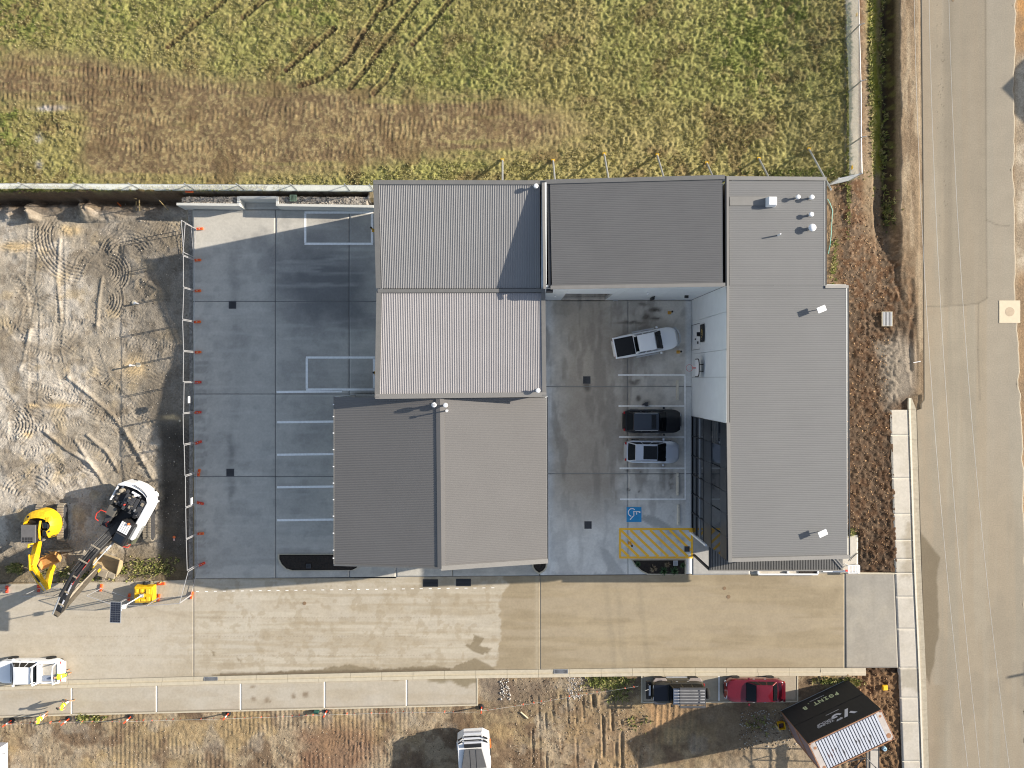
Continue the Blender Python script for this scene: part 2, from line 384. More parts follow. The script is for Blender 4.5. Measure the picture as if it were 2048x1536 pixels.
    wd = ((q < 745) & (r > 388) & (r < 1172) & (~((r > 425) & (q > 384)))).astype(float) * (1 - fieldm)
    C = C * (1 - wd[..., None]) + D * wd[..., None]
    # ---- southern dirt
    E = np.zeros_like(C); E[:] = K(166, 149, 124)[:3]
    mixc(E, ss(.42, .66, fbm(X, Y, 3.0, 30)), K(150, 132, 104)); mixc(E, .85 * ss(.53, .66, fbm(X, Y, 2.0, 32)), K(118, 98, 78)); mixc(E, .6 * ss(.55, .64, fbm(X, Y, .6, 33, 4)), K(112, 94, 76))
    mixc(E, .7 * ss(.55, .7, fbm(X, Y, 2.6, 34)), K(172, 150, 112)); mixc(E, .45 * ss(.58, .74, fbm(X, Y, 1.8, 36)), K(172, 162, 146))
    mixc(E, .8 * softpoly(px + wob * 2, py + wob, [(600, 1470), (660, 1445), (740, 1450), (760, 1500), (700, 1560), (600, 1560)], 18), K(136, 106, 84))
    mixc(E, .55 * softpoly(px + wob, py + wob, [(1130, 1425), (1300, 1415), (1310, 1560), (1150, 1560)], 30), K(152, 126, 96))
    mixc(E, .9 * softpoly(px + wob, py + wob, [(1290, 1405), (1425, 1405), (1380, 1435), (1300, 1462)], 10), K(178, 144, 106))
    mixc(E, .7 * softpoly(px + wob, py + wob, [(960, 1352), (1120, 1352), (1090, 1410), (985, 1420)], 16), K(120, 106, 92))
    mixc(E, .75 * softpoly(px + wob, py + wob, [(1270, 1352), (1300, 1352), (1560, 1410), (1700, 1560), (1480, 1560), (1400, 1480)], 30), K(120, 104, 84))
    mixc(E, .6 * softpoly(px + wob, py + wob, [(1560, 1440), (1680, 1500), (1640, 1560), (1440, 1560)], 16), K(176, 160, 136))
    mixc(E, ss(1690, 1720, px + wob), K(124, 98, 72)); mixc(E, ss(1690, 1720, px) * ss(.5, .68, n3), K(96, 74, 54))
    C = C * (1 - south[..., None]) + E * south[..., None]
    # ---- garden soil east of the building, ditch, verge
    B = np.zeros_like(C); B[:] = K(98, 83, 68)[:3]
    mixc(B, ss(.4, .62, n3), K(92, 68, 48)); mixc(B, ss(.6, .75, n4) * .7, K(146, 122, 98))
    mixc(B, (1 - ss(1655, 1690, px + wob * 2)) * (1 - ss(560, 600, py)), K(142, 120, 94))
    mixc(B, ss(560, 700, py) * .5, K(72, 56, 43))
    mixc(B, .85 * softpoly(px + wob * 2, py + wob * 2, [(1758, 690), (1800, 670), (1838, 700), (1830, 800), (1775, 815)], 14), K(150, 140, 126))
    mixc(B, (1 - ss(350, 560, py)) * ss(1716, 1740, px), K(138, 121, 98))
    gs = np.exp(-((px - 1746 - 12 * ss(0, 350, py) + wob) / 9) ** 2) * (1 - ss(330, 360, py)); mixc(B, np.clip(gs * 1.3, 0, 1) * .9, K(142, 142, 56))
    dg = ss(1758, 1766, px) * (1 - ss(1786, 1796, px)) * (1 - ss(430, 480, py)); mixc(B, dg * .95, K(62, 52, 38)); mixc(B, dg * ss(.55, .64, n3) * .5, K(108, 108, 58))
    verge = ss(1796, 1806, px + wob * .6) * (1 - ss(330, 700, py) * (1 - ss(1800 + 20, 1850, px))); vc = K(158, 138, 112)
    mixc(B, verge, vc); mixc(B, verge * ss(.45, .7, fbm(X * 3, Y * .35, 1, 40, 3)), K(176, 158, 132)); mixc(B, verge * ss(.52, .7, fbm(X * 2.5, Y * .4, 1, 42, 3)) * .7, K(128, 108, 86))
    eas = ((q > 1690) | ((q > 1640) & (r > 366))) & (~S | (q > 1800)); eas = eas.astype(float)
    C = C * (1 - eas[..., None]) + B * eas[..., None]
    palestrip = ss(1688, 1692, px) * (1 - ss(1714, 1720, px)) * (1 - ss(350, 362, py)) * (r < 391)
    mixc(C, palestrip * .8, K(188, 178, 156))
    # right of the road
    rt = ss(2024, 2040, px + wob * .8); mixc(C, rt, K(196, 182, 160)); mixc(C, rt * (1 - ss(90, 125, py + wob)), K(196, 150, 98)); mixc(C, rt * ss(520, 560, py) * .9, K(160, 132, 100))
    mixc(C, rt * ss(.5, .65, n2) * .6, K(140, 122, 100)); mixc(C, rt * ss(880, 980, py), K(192, 160, 122))
    # ---- relief
    H = np.zeros(X.shape)
    clump = fbm(X, Y, .20, 55, 2, .6)
    H += fieldm * ((n3 - .5) * .05 + (clump - .5) * .22) * (1 - .85 * brown) + fieldm * (n2 - .5) * .12
    # cleats across the brown band
    cl = np.clip(np.sin(q / 9.3 * 2 * np.pi + 3.5 * fbm(X, Y, 1.2, 50) * 6.28 * .5), -.3, 1)
    lane = ss(.42, .62, fbm(X * .12, Y * 1.6, 1.0, 52, 2))
    H += fieldm * brown * cl * .034 * lane * (.3 + n3) + fieldm * brown * (n4 - .5) * .07
    W = (wdirt > 0) & (q < 378)
    H += W * ((fbm(X, Y, 2.2, 60) - .5) * .22 + (fbm(X, Y, .7, 62, 4, .6) - .5) * (.05 + .16 * ss(.45, .6, fbm(X, Y, 3.5, 61))) + (n4 - .5) * .03)
    H += W * np.clip(np.sin((q * .8 + r * .6 + 60 * fbm(X, Y, 3, 65)) / 6.2 * 2 * np.pi), -.3, 1) * .03 * ss(.5, .6, fbm(X, Y, 1.5, 66))
    H += W * np.clip(np.sin((r - q * .3 + 50 * fbm(X, Y, 3, 67)) / 6.0 * 2 * np.pi), -.3, 1) * .035 * ss(.52, .6, fbm(X, Y, 1.4, 68))
    H += wd * (q >= 378) * ((n4 - .5) * .12)
    H += W * (1 - ss(395, 430, r)) * ((n3 - .5) * .6 + (fbm(X, Y, .9, 69) - .5) * .6)
    H += south * ((fbm(X, Y, 1.8, 64) - .5) * .13 + (n4 - .5) * .055 + (n3 - .5) * .06)
    rough = ((q > 1640) & (r > 366) & (q < 1800)) | (S & (q > 1700) & (q < 1800))
    H += rough * ((n4 - .5) * .22 + (n3 - .5) * .19) * (1 - .7 * ss(1790, 1805, q)) * (1 - .45 * (1 - ss(560, 640, r)))
    H += (eas > 0) * (~rough) * (q < 1840) * ((n4 - .5) * .05)
    H += dg * (n3 - .5) * .35
    # ---- tracks
    def near(pts, wdt):
        d = np.full(px.shape, 1e9, np.float32); sarc = np.zeros(px.shape, np.float32); acc = 0
        for (x0, y0), (x1, y1) in zip(pts[:-1], pts[1:]):
            L = math.hypot(x1 - x0, y1 - y0); ux, uy = (x1 - x0) / L, (y1 - y0) / L
            i0, i1 = np.searchsorted(xs, [(min(x0, x1) - wdt * 2 - 30 - NX) / G, (max(x0, x1) + wdt * 2 + 30 - NX) / G])
            j0, j1 = np.searchsorted(ys, [(NY - max(y0, y1) - wdt * 2 - 30) / G, (NY - min(y0, y1) + wdt * 2 + 30) / G])
            a = px[i0:i1, j0:j1]; b = py[i0:i1, j0:j1]
            t = (a - x0) * ux + (b - y0) * uy; tc = np.clip(t, 0, L); dd = np.hypot(a - x0 - tc * ux, b - y0 - tc * uy)
            sub = d[i0:i1, j0:j1]; m = dd < sub; sub[m] = dd[m]; sarc[i0:i1, j0:j1][m] = (acc + tc)[m]; acc += L
        return d, sarc
    def track(pts, wdt, pitch, depth, sink=0.0, slant=0.0, tint=None, ti=.6):
        d, sa = near(pts, wdt); m = 1 - ss(wdt * .42, wdt * .56, d)
        pat = np.sin((sa + slant * d) / pitch * 2 * np.pi); pat = np.clip(pat, -.55, 1)
        mm = m * (.45 + .8 * n2)
        H[...] += mm * (depth * .72 * pat) - m * sink + sink * .8 * np.exp(-((d - wdt * .62) / 2.2) ** 2)
        if tint is not None: mixc(C, mm * ti * (.5 + .5 * (pat > 0)), tint)
        if tint is not None and ti > .5: brown[...] = np.maximum(brown, m * .9)
    br = K(84, 66, 47)
    for pts in ([(573, 140), (620, 100), (668, 58)], [(600, 172), (646, 156), (692, 122), (722, 76), (772, -5)], [(700, 176), (738, 130), (781, 70), (840, -5)],
                [(748, 186), (772, 160), (792, 128)], [(336, 94), (395, 45), (448, 2)], [(486, 34), (535, -5)], [(826, 88), (846, 66), (905, -5)], [(760, 20), (800, -5)]):
        track(pts, 12, 7.0, .07, .07, .6, br, .95)
    for i in range(7): track([(-20, 128 + i * 22), (120, 134 + i * 20), (300, 150 + i * 26)], 12, 9, .03, .01, 0, K(124, 100, 72), .35)
    rr = random.Random(4)
    tracksW = [[(68, 455), (62, 560), (70, 640), (66, 800)], [(118, 480), (122, 560), (120, 640), (112, 700), (130, 770)], [(190, 700), (210, 760), (250, 800), (300, 850)],
               [(60, 770), (150, 800), (235, 850), (285, 930)], [(150, 560), (165, 520), (195, 490)], [(240, 480), (300, 470), (330, 500)], [(10, 640), (60, 700), (110, 720)],
               [(60, 900), (130, 880), (200, 900)], [(0, 780), (30, 820), (25, 880)], [(90, 900), (130, 950), (160, 985)], [(20, 960), (60, 940), (120, 945)], [(280, 570), (300, 545), (322, 510)],
               [(30, 560), (60, 600), (48, 680)], [(10, 880), (60, 860), (80, 830)], [(260, 880), (290, 900), (330, 960)]]
    for pts in tracksW: track(pts, 17, 6.2, .045, .025, .3)
    for _ in range(26):
        x, y = rr.uniform(0, 300), rr.uniform(600, 1080); a = rr.uniform(-.6, .9); L = rr.uniform(30, 80); c = rr.uniform(-.5, .5)
        track([(x, y), (x + L * math.cos(a), y + L * math.sin(a)), (x + L * math.cos(a) + L * math.cos(a + c), y + L * math.sin(a) + L * math.sin(a + c))], rr.uniform(12, 18), rr.uniform(5, 7), rr.uniform(.02, .05), .01, rr.uniform(-.5, .5))
    def arcs(cx, cy, r0, r1, a0, a1, pitch, depth):
        rad = np.hypot(px - cx, py - cy); an = np.degrees(np.arctan2(py - cy, px - cx)) % 360
        m = ss(r0 - 2, r0 + 2, rad) * (1 - ss(r1 - 2, r1 + 2, rad)) * ((an - a0) % 360 < (a1 - a0) % 360) * (.6 + .6 * n2)
        H[...] += m * depth * np.sin(rad / pitch * 2 * np.pi)
    arcs(165, 470, 60, 100, 90, 190, 6.5, .05); arcs(215, 545, 8, 48, 270, 60, 6.0, .055); arcs(300, 640, 0, 0, 0, 1, 5, 0)
    arcs(205, 600, 12, 48, 330, 70, 6, .05); arcs(255, 520, 30, 62, 200, 330, 6.5, .05); arcs(30, 420, 60, 84, 20, 110, 6, .04); arcs(20, 850, 8, 50, 300, 60, 6.5, .05)
    arcs(60, 1000, 20, 60, 200, 320, 7, .04); arcs(190, 905, 20, 50, 20, 140, 7, .04); arcs(330, 1000, 20, 70, 100, 180, 7, .03)
    def ridge(pts, wd_, h):
        d, _s = near(pts, wd_ * 3); H[...] += h * np.exp(-(d / wd_) ** 2) * (.5 + .8 * n2)
    for pts, h in (([(135, 755), (180, 790), (225, 830), (262, 880), (290, 930)], .13), ([(90, 862), (135, 900), (180, 925), (200, 950)], .16), ([(205, 555), (198, 600), (195, 650)], .12),
                   ([(175, 870), (215, 905), (235, 940)], .16), ([(250, 860), (280, 910), (305, 955)], .13), ([(120, 480), (115, 560), (122, 640)], .10), ([(60, 660), (48, 720), (40, 740)], .08),
                   ([(285, 560), (318, 580), (290, 600)], .08), ([(300, 565), (315, 575)], .1), ([(150, 880), (230, 1000), (290, 1080)], .1), ([(0, 1040), (60, 1010), (110, 1030)], .12), ([(240, 1080), (270, 1060), (300, 1090)], .12)):
        ridge(pts, 3.2, h)
    # southern cleat lines and the long ruts
    sl_ = south * (q < 860) * ss(.44, .58, fbm(X * .5, Y * .8, 1.6, 70)); H += sl_ * np.clip(np.sin((q + wob * .3) / 8.6 * 2 * np.pi), -.6, 1) * .022
    for (xa, dp, wd_) in ((1062, .12, 2.2), (1089, .10, 2), (1120, .16, 2.5), (1134, .08, 2), (1186, .28, 3.4), (1203, .18, 2.4), (1222, .22, 2.6), (1228, .12, 2), (1240, .2, 2.6), (1150, .08, 2), (1165, .07, 2), (1076, .06, 2), (1104, .06, 2), (1290, .2, 4), (1283, .14, 3)):
        y0 = 1392 if xa < 1250 else 1475
        d, _s = near([(xa, y0), (xa + 3, 1450), (xa + 5, 1600)] if xa < 1250 else [(xa, y0), (xa - 10, 1600)], 14)
        d = d + wob2 * .35; br_ = ss(.35, .6, fbm(X * .6, Y * .7, 1.1, 300 + xa * .1)) * (.4 + n3); H -= dp * .8 * np.exp(-(d / wd_) ** 2) * br_; H += dp * .3 * np.exp(-((d - wd_ * 2) / wd_) ** 2) * br_
    for i in range(9): track([(1308 + i * 12, 1408), (1304 + i * 11.5, 1500)], 9, 5, .035, .02, 0)
    for _ in range(16):
        x, y = rr.uniform(420, 800), rr.uniform(1450, 1530); a = rr.uniform(0, 1.6); track([(x, y), (x + 50 * math.cos(a), y + 50 * math.sin(a))], 14, 6, .04, .01, .2)
    # ruts beside the road
    for pts, dp in (([(1822, 560), (1826, 640), (1822, 700), (1828, 770)], .07), ([(1832, 615), (1835, 700), (1836, 772)], .08), ([(1826, 640), (1816, 680), (1820, 740)], .08), ([(1800, 500), (1790, 560), (1812, 620)], .06)):
        d, _s = near(pts, 16); H -= dp * np.exp(-(d / 5) ** 2); H += dp * .4 * np.exp(-((d - 8) / 3) ** 2)
    for pts in ([(1798, 480), (1786, 520), (1800, 580), (1830, 640)], [(1832, 600), (1838, 700), (1840, 768)], [(1804, 520), (1800, 640), (1812, 720)], [(1784, 560), (1812, 600)]): track(pts, 13, 5, .05, .02, .3)
    for _ in range(14):
        x, y = rr.uniform(1715, 1770), rr.uniform(860, 1100); track([(x, y), (x + rr.uniform(-25, 25), y + rr.uniform(20, 45))], 10, 5, .05, .01)
    pathm = inpoly(q, r, [(1783, 822), (1822, 790), (1842, 790), (1862, 1580), (1812, 1580), (1795, 1150), (1786, 900)]) | inpoly(q, r, [(1640, 1066), (1718, 1066), (1720, 1140), (1800, 1146), (1800, 1338), (1640, 1338)])
    Z = np.where(pathm, np.minimum(Z, -.12), Z); H = np.where(pathm, 0, H)
    Z = np.where(far, np.minimum(Z, 0.2), Z + H * (1 - ss(1828, 1840, q)))
    covered = (inpoly(q, r, [(395, 430), (745, 430), (745, 430), (1632, 430), (1632, 1140), (395, 1150)]) | ((r > 1180) & (r < 1328) & (q > -60) & (q < 1680)) | ((q > 1862) & (q < 2010) & (r > -40) & (r < 1576)))
    cv = covered[:-1, :-1] & covered[1:, :-1] & covered[1:, 1:] & covered[:-1, 1:]
    C = np.clip(C, .004, .9)
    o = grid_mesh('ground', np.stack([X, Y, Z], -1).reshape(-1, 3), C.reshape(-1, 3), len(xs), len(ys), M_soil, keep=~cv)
    tag(o, kind='structure')
    return dict(xs=xs, ys=ys, Z=Z, C=C, brown=brown, green=green, fieldm=fieldm, weed=weed)
GR = build_ground()
def gz(x, y, key='Z'):
    i = np.clip(np.searchsorted(GR['xs'], x), 1, len(GR['xs']) - 1); j = np.clip(np.searchsorted(GR['ys'], y), 1, len(GR['ys']) - 1)
    return GR[key][i, j]
def onG(px, py, z0=0.0):
    """point of the terrain seen at this pixel"""
    z = z0
    for _ in range(6):
        v = P(px, py, z); z = float(gz(v.x, v.y))
    return P(px, py, z)

# ------------------------------------------------------------------ grass and weeds: many small blades, one object each
def blades(name, X, Y, base, hgt, wid, lean, Ccol, label, n=7):
    N = len(X); rg = np.random.default_rng(5)
    a = rg.random((N, n)) * 2 * np.pi; h = hgt[:, None] * rg.uniform(.6, 1.15, (N, n)); ln = lean * rg.uniform(.4, 1.2, (N, n)) * h
    r0 = rg.uniform(0, .05, (N, n)); w = wid * rg.uniform(.7, 1.3, (N, n))
    bx = X[:, None] + np.cos(a) * r0; by = Y[:, None] + np.sin(a) * r0; bz = np.broadcast_to(base[:, None], (N, n))
    tx = bx + np.cos(a) * ln; ty = by + np.sin(a) * ln; tz = bz + h
    pxp = -np.sin(a) * w / 2; pyp = np.cos(a) * w / 2
    mxx = bx * .5 + tx * .5 - np.cos(a) * ln * .12; myy = by * .5 + ty * .5 - np.sin(a) * ln * .12; mz = bz + h * .62
    V = np.stack([np.stack([bx - pxp, by - pyp, bz - .02], -1), np.stack([bx + pxp, by + pyp, bz - .02], -1),
                  np.stack([mxx + pxp, myy + pyp, mz], -1), np.stack([mxx - pxp, myy - pyp, mz], -1), np.stack([tx, ty, tz], -1)], 2).reshape(-1, 3)
    B = N * n; o5 = np.arange(B)[:, None] * 5
    me = bpy.data.meshes.new(name); me.vertices.add(B * 5); me.vertices.foreach_set('co', V.astype(np.float32).ravel())
    lp = np.hstack([o5 + np.array([[0, 1, 2, 3]]), o5 + np.array([[3, 2, 4]])]).astype(np.int32)
    me.loops.add(lp.size); me.loops.foreach_set('vertex_index', lp.ravel())
    me.polygons.add(B * 2); st = np.stack([np.arange(B) * 7, np.arange(B) * 7 + 4], -1).ravel().astype(np.int32)
    me.polygons.foreach_set('loop_start', st); me.polygons.foreach_set('loop_total', np.tile([4, 3], B).astype(np.int32)); me.update(calc_edges=True)
    cc = np.repeat(Ccol, n, 0) * rg.uniform(.88, 1.15, (B, 1)); cc = np.repeat(cc, 5, 0); cc = np.hstack([np.clip(cc, .01, .8), np.ones((B * 5, 1))])
    at = me.color_attributes.new('Col', 'FLOAT_COLOR', 'POINT'); at.data.foreach_set('color', cc.astype(np.float32).ravel())
    me.materials.append(M_grass); o = bpy.data.objects.new(name, me); COL.objects.link(o)
    return tag(o, label, 'grass', kind='stuff')
def scatter(N, seed, x0, x1, y0, y1):
    rg = np.random.default_rng(seed); return rg.uniform(x0, x1, N), rg.uniform(y0, y1, N), rg
def field_grass():
    X, Y, rg = scatter(95000, 3, -43.5, 28.6, 15.4, 33)
    fm = gz(X, Y, 'fieldm'); br = gz(X, Y, 'brown'); gn = gz(X, Y, 'green'); cn = fbm(X, Y, .55, 80, 2)
    keep = (fm > .5) & (rg.random(len(X)) < (1 - .90 * ss(.1, .6, br))) & (rg.random(len(X)) < .25 + 1.6 * (cn - .25))
    X, Y, br, gn, cn = X[keep], Y[keep], br[keep], gn[keep], cn[keep]
    C = gz(X, Y, 'C').copy(); n = fbm(X, Y, 1.0, 82, 3)
    br = ss(.10, .55, br); C = C * 1.2; t = rg.random(len(X))[:, None]; C = np.where(t < .32, np.array(K(186, 177, 132)[:3]), C); C = np.where((t > .32) & (t < .5), np.array(K(178, 174, 112)[:3]), C); C = np.where((gn[:, None] > .35) & (t < .7), np.array(K(142, 152, 84)[:3]), C)
    h = (.07 + .07 * n + .03 * gn) * (.6 + cn) * (1 - .6 * br) * .7
    blades('grass', X, Y, gz(X, Y), h, .036, .6, C, 'rough green and straw coloured grass over the open field', 5)
def weeds():
    Xs, Ys, Hs, Cs = [], [], [], []
    spots = [(215, 1145, 60, 14, 70), (285, 1138, 44, 14, 90), (145, 1152, 40, 10, 90), (25, 1138, 10, 6, 140), (325, 1135, 20, 16, 50), (1215, 1364, 34, 9, 260), (1235, 1390, 18, 12, 40), (165, 1425 + 10, 10, 6, 60),
             (1774, 100, 8, 130, 80), (1778, 300, 8, 80, 60), (1745, 110, 5, 140, 200), (1752, 270, 5, 90, 120), (1785, 415, 8, 30, 60), (1700, 1364, 14, 6, 160), (1660, 1362, 26, 4, 50), (1510, 1450, 24, 16, 16),
             (1663, 520, 6, 40, 30), (1665, 640, 6, 6, 6), (1702, 1062, 4, 6, 40), (430, 385, 120, 2, 300), (100, 387, 110, 3, 350), (1280, 1440, 30, 20, 12), (180, 1436, 26, 6, 36), (1690, 200, 3, 170, 600), (1600, 352, 80, 6, 300)]
    rg = np.random.default_rng(8)
    for (cx, cy, sx, sy, n) in spots:
        n = int(n * 1.4); a = rg.normal(0, .6, n) * sx + cx; b = rg.normal(0, .6, n) * sy + cy
        x = (a - NX) / G; y = (NY - b) / G; Xs.append(x); Ys.append(y); Hs.append(rg.uniform(.1, .3, n)); t = rg.random((n, 1))
        Cs.append(np.where(t < .45, np.array(K(132, 138, 74)[:3]), np.where(t < .85, np.array(K(168, 160, 108)[:3]), np.array(K(96, 106, 56)[:3]))))
    X, Y, Hh, C = map(np.concatenate, (Xs, Ys, Hs, Cs)); blades('weed_patches', X, Y, gz(X, Y), Hh, .06, .9, C, 'scattered green weeds along the dirt edges and the ditch', 6)
field_grass(); weeds()
def stones():
    rg = np.random.default_rng(21); XS, YS, SZ, CC = [], [], [], []
    for (a, b, c, d, n, s0, s1, cols) in ((1657, 1778, 372, 1135, 3300, .03, .085, ((150, 128, 104), (196, 160, 120), (112, 92, 74), (84, 64, 48))), (1700, 1790, 1340, 1540, 700, .03, .08, ((150, 128, 104), (186, 150, 116), (84, 64, 48))),
                                    (376, 740, 396, 416, 1300, .03, .07, ((150, 144, 136), (190, 184, 174), (110, 104, 98))), (1020, 1290, 1356, 1536, 1500, .03, .07, ((186, 170, 150), (120, 100, 80))),
                                    (1000, 1020, 1358, 1400, 60, .05, .12, ((200, 196, 190),)), (1135, 1165, 1356, 1400, 220, .03, .07, ((205, 200, 196),)), (0, 900, 1445, 1536, 1600, .02, .06, ((186, 170, 150), (110, 92, 74))),
                                    (5, 375, 400, 1100, 1800, .02, .07, ((200, 190, 176), (130, 120, 104))), (1480, 1600, 1420, 1500, 500, .03, .1, ((190, 184, 176), (120, 106, 90))), (1722, 1752, 0, 350, 500, .02, .06, ((196, 176, 150), (110, 92, 70)))):
        XS.append((rg.uniform(a, b, n) - NX) / G); YS.append((NY - rg.uniform(c, d, n)) / G); SZ.append(s0 + (s1 - s0) * rg.random(n) ** 2)
        ci = rg.integers(0, len(cols), n); tab = np.array([K(*q)[:3] for q in cols]); CC.append(tab[ci])
    X, Y, S, C = map(np.concatenate, (XS, YS, SZ, CC)); Zg = gz(X, Y); N = len(X); a = rg.random(N) * 6.28
    oct_ = np.array([(1, 0, 0), (0, 1, 0), (-1, 0, 0), (0, -1, 0), (0, 0, .7), (0, 0, -.6)]); fs = np.array([(0, 1, 4), (1, 2, 4), (2, 3, 4), (3, 0, 4), (1, 0, 5), (2, 1, 5), (3, 2, 5), (0, 3, 5)])
    jit = rg.uniform(.6, 1.2, (N, 6, 1)); v = oct_[None] * jit * S[:, None, None]
    vx = v[..., 0] * np.cos(a)[:, None] - v[..., 1] * np.sin(a)[:, None] + X[:, None]; vy = v[..., 0] * np.sin(a)[:, None] + v[..., 1] * np.cos(a)[:, None] + Y[:, None]; vz = v[..., 2] + Zg[:, None] + S[:, None] * .3
    V = np.stack([vx, vy, vz], -1).reshape(-1, 3); L = (np.arange(N)[:, None, None] * 6 + fs[None]).reshape(-1, 3).astype(np.int32)
    me = bpy.data.meshes.new('loose_stones'); me.vertices.add(len(V)); me.vertices.foreach_set('co', V.astype(np.float32).ravel()); me.loops.add(L.size); me.loops.foreach_set('vertex_index', L.ravel())
    me.polygons.add(len(L)); me.polygons.foreach_set('loop_start', np.arange(0, L.size, 3, dtype=np.int32)); me.polygons.foreach_set('loop_total', np.full(len(L), 3, np.int32)); me.update(calc_edges=True)
    at = me.color_attributes.new('Col', 'FLOAT_COLOR', 'POINT'); at.data.foreach_set('color', np.hstack([np.repeat(C, 6, 0), np.ones((N * 6, 1))]).astype(np.float32).ravel())
    me.materials.append(M_soil); o = bpy.data.objects.new('loose_stones', me); COL.objects.link(o); tag(o, 'loose stones and clods scattered over the bare soil', 'stones', kind='stuff')
stones()
# ------------------------------------------------------------------ concrete and asphalt
def conc_col(px, py, X, Y, tone):
    C = np.zeros(px.shape + (3,)); w1 = (fbm(X, Y, 1.2, 90) - .5); w2 = (fbm(X, Y, .55, 92, 4, .75) - .5) * 1.6
    if tone == 'drive':
        C[:] = K(208, 197, 177)[:3]
        mixc(C, .6 * ss(.45, .7, fbm(X * .2, Y * 1.5, 1.2, 93)), K(192, 178, 153)); mixc(C, .5 * ss(.5, .7, fbm(X, Y, 3, 94)), K(214, 206, 190))
        mixc(C, .42 * ss(.50, .68, fbm(X * .10, Y * 2.6, 1, 95, 4)), K(180, 164, 134)); mixc(C, .5 * ss(.54, .66, fbm(X * .14, Y * 3.5, 1, 99, 4)) * ss(385, 395, px), K(222, 213, 194)); mixc(C, .4 * ss(.56, .62, fbm(X, Y, .5, 89, 4)), K(178, 162, 134))
        mixc(C, .6 * (1 - ss(250, 500, px)), K(218, 208, 190))
        wet = softpoly(px + w2 * 7, py + w1 * 6, [(1004, 1158), (1020, 1170), (1005, 1190), (998, 1205), (1002, 1222), (996, 1232), (1003, 1240), (1001, 1280), (994, 1330), (975, 1336), (965, 1328), (955, 1340), (1760, 1345), (1760, 1140), (1004, 1147)], 1.6)
        mixc(C, wet * .95, K(184, 169, 143)); mixc(C, wet * .5 * ss(.45, .62, fbm(X * .2, Y * 1.5, 1.3, 96)), K(160, 144, 114)); mixc(C, wet * .4 * ss(.5, .62, fbm(X * .15, Y * 3, 1.0, 86, 4)), K(190, 174, 144)); mixc(C, wet * .35 * ss(.55, .7, fbm(X, Y, 2.4, 97)), K(196, 180, 150))
        mixc(C, wet * .5 * np.exp(-((px - 1074) / 4) ** 2) , K(200, 188, 164))
        for poly in ([(932, 1292), (945, 1284), (950, 1270), (968, 1276), (960, 1292), (985, 1296), (975, 1305), (965, 1310), (945, 1302)], [(425, 1350), (520, 1348), (575, 1342), (600, 1339), (640, 1339), (672, 1333), (700, 1329), (730, 1334), (745, 1339), (775, 1336), (800, 1337), (860, 1331), (905, 1335), (930, 1324), (950, 1316), (975, 1328), (1000, 1345), (990, 1352), (430, 1362)],
                     [(421, 1300), (425, 1311), (432, 1312), (427, 1302)], [(474, 1314), (484, 1322), (480, 1324)]):
            mixc(C, softpoly(px + w2 * 10, py + w2 * 6, poly, 1.3) * .9, K(152, 138, 112))
        mixc(C, .8 * np.exp(-((py - YB(px) + 3 + w2 * 3) / 3.2) ** 2) * ((px > 440) & (px < 900)), K(118, 104, 84))
        for k in range(3):
            yy = 1235 + 38 * k; m = ((px > 150) & (px < 300)) | ((px > 395) & (px < 860)); d = (np.abs(py - yy) < .9) & (np.sin(px * 1.05) > .2) & m; mixc(C, d * .35, K(150, 140, 125))
        mixc(C, .35 * np.exp(-((py - (1175 + 60 * ss(90, 420, px))) / 3) ** 2) * (px < 420), K(180, 168, 146))
    elif tone == 'yard':
        C[:] = K(206, 202, 192)[:3]
        mixc(C, .45 * ss(.42, .68, fbm(X * .6, Y, 1.6, 100)), K(186, 182, 174)); mixc(C, .5 * ss(.5, .68, fbm(X, Y, .8, 101)), K(178, 175, 168))
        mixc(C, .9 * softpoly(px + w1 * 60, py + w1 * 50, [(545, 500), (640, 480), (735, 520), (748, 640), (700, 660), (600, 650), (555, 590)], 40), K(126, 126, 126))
        mixc(C, .4 * softpoly(px + w1 * 40, py + w1 * 40, [(620, 420), (740, 425), (740, 480), (640, 486)], 20), K(150, 148, 145))
        for (cx, cy, sx, sy, a) in ((467, 560, 10, 60, .35), (462, 900, 6, 40, .6), (464, 985, 5, 28, .55), (480, 700, 20, 120, .2), (600, 1000, 40, 90, .2), (640, 830, 60, 120, .2)):
            mixc(C, a * np.exp(-(((px - cx + w1 * 14) / sx) ** 2 + ((py - cy) / sy) ** 2)), K(120, 120, 118))
        dp = (px < 413 + w2 * 16) & (px > 384) & (py > 715) & (np.sin(py * .34 + w1 * 8) > -.4); mixc(C, dp * .28, K(130, 128, 124))
        mixc(C, .5 * np.clip(1 - np.abs(py - (1093 + (px - 554) * .05)) / 1.0, 0, 1) * ((px > 552) & (px < 640)), K(225, 222, 215))
        mixc(C, .3 * ss(.55, .7, fbm(X * .25, Y * 3, 1.0, 104, 3)), K(220, 217, 208))
    elif tone == 'court':
        C[:] = K(192, 188, 180)[:3]
        mixc(C, .55 * ss(.4, .65, fbm(X, Y, 1.8, 110)), K(168, 162, 152)); mixc(C, .6 * ss(.5, .7, fbm(X, Y, .7, 112)), K(152, 148, 142))
        mixc(C, .75 * softpoly(px + w1 * 30, py + w1 * 30, [(1118, 600), (1220, 600), (1228, 760), (1232, 900), (1215, 1060), (1120, 1060), (1108, 900), (1128, 760)], 22), K(160, 150, 136))
        mixc(C, .45 * softpoly(px + w1 * 30, py + w1 * 30, [(1200, 640), (1300, 620), (1330, 700), (1250, 760), (1200, 740)], 30), K(120, 114, 108))
        mixc(C, .5 * softpoly(px + w1 * 30, py + w1 * 30, [(1130, 760), (1235, 780), (1245, 1040), (1140, 1050)], 24), K(136, 128, 118))
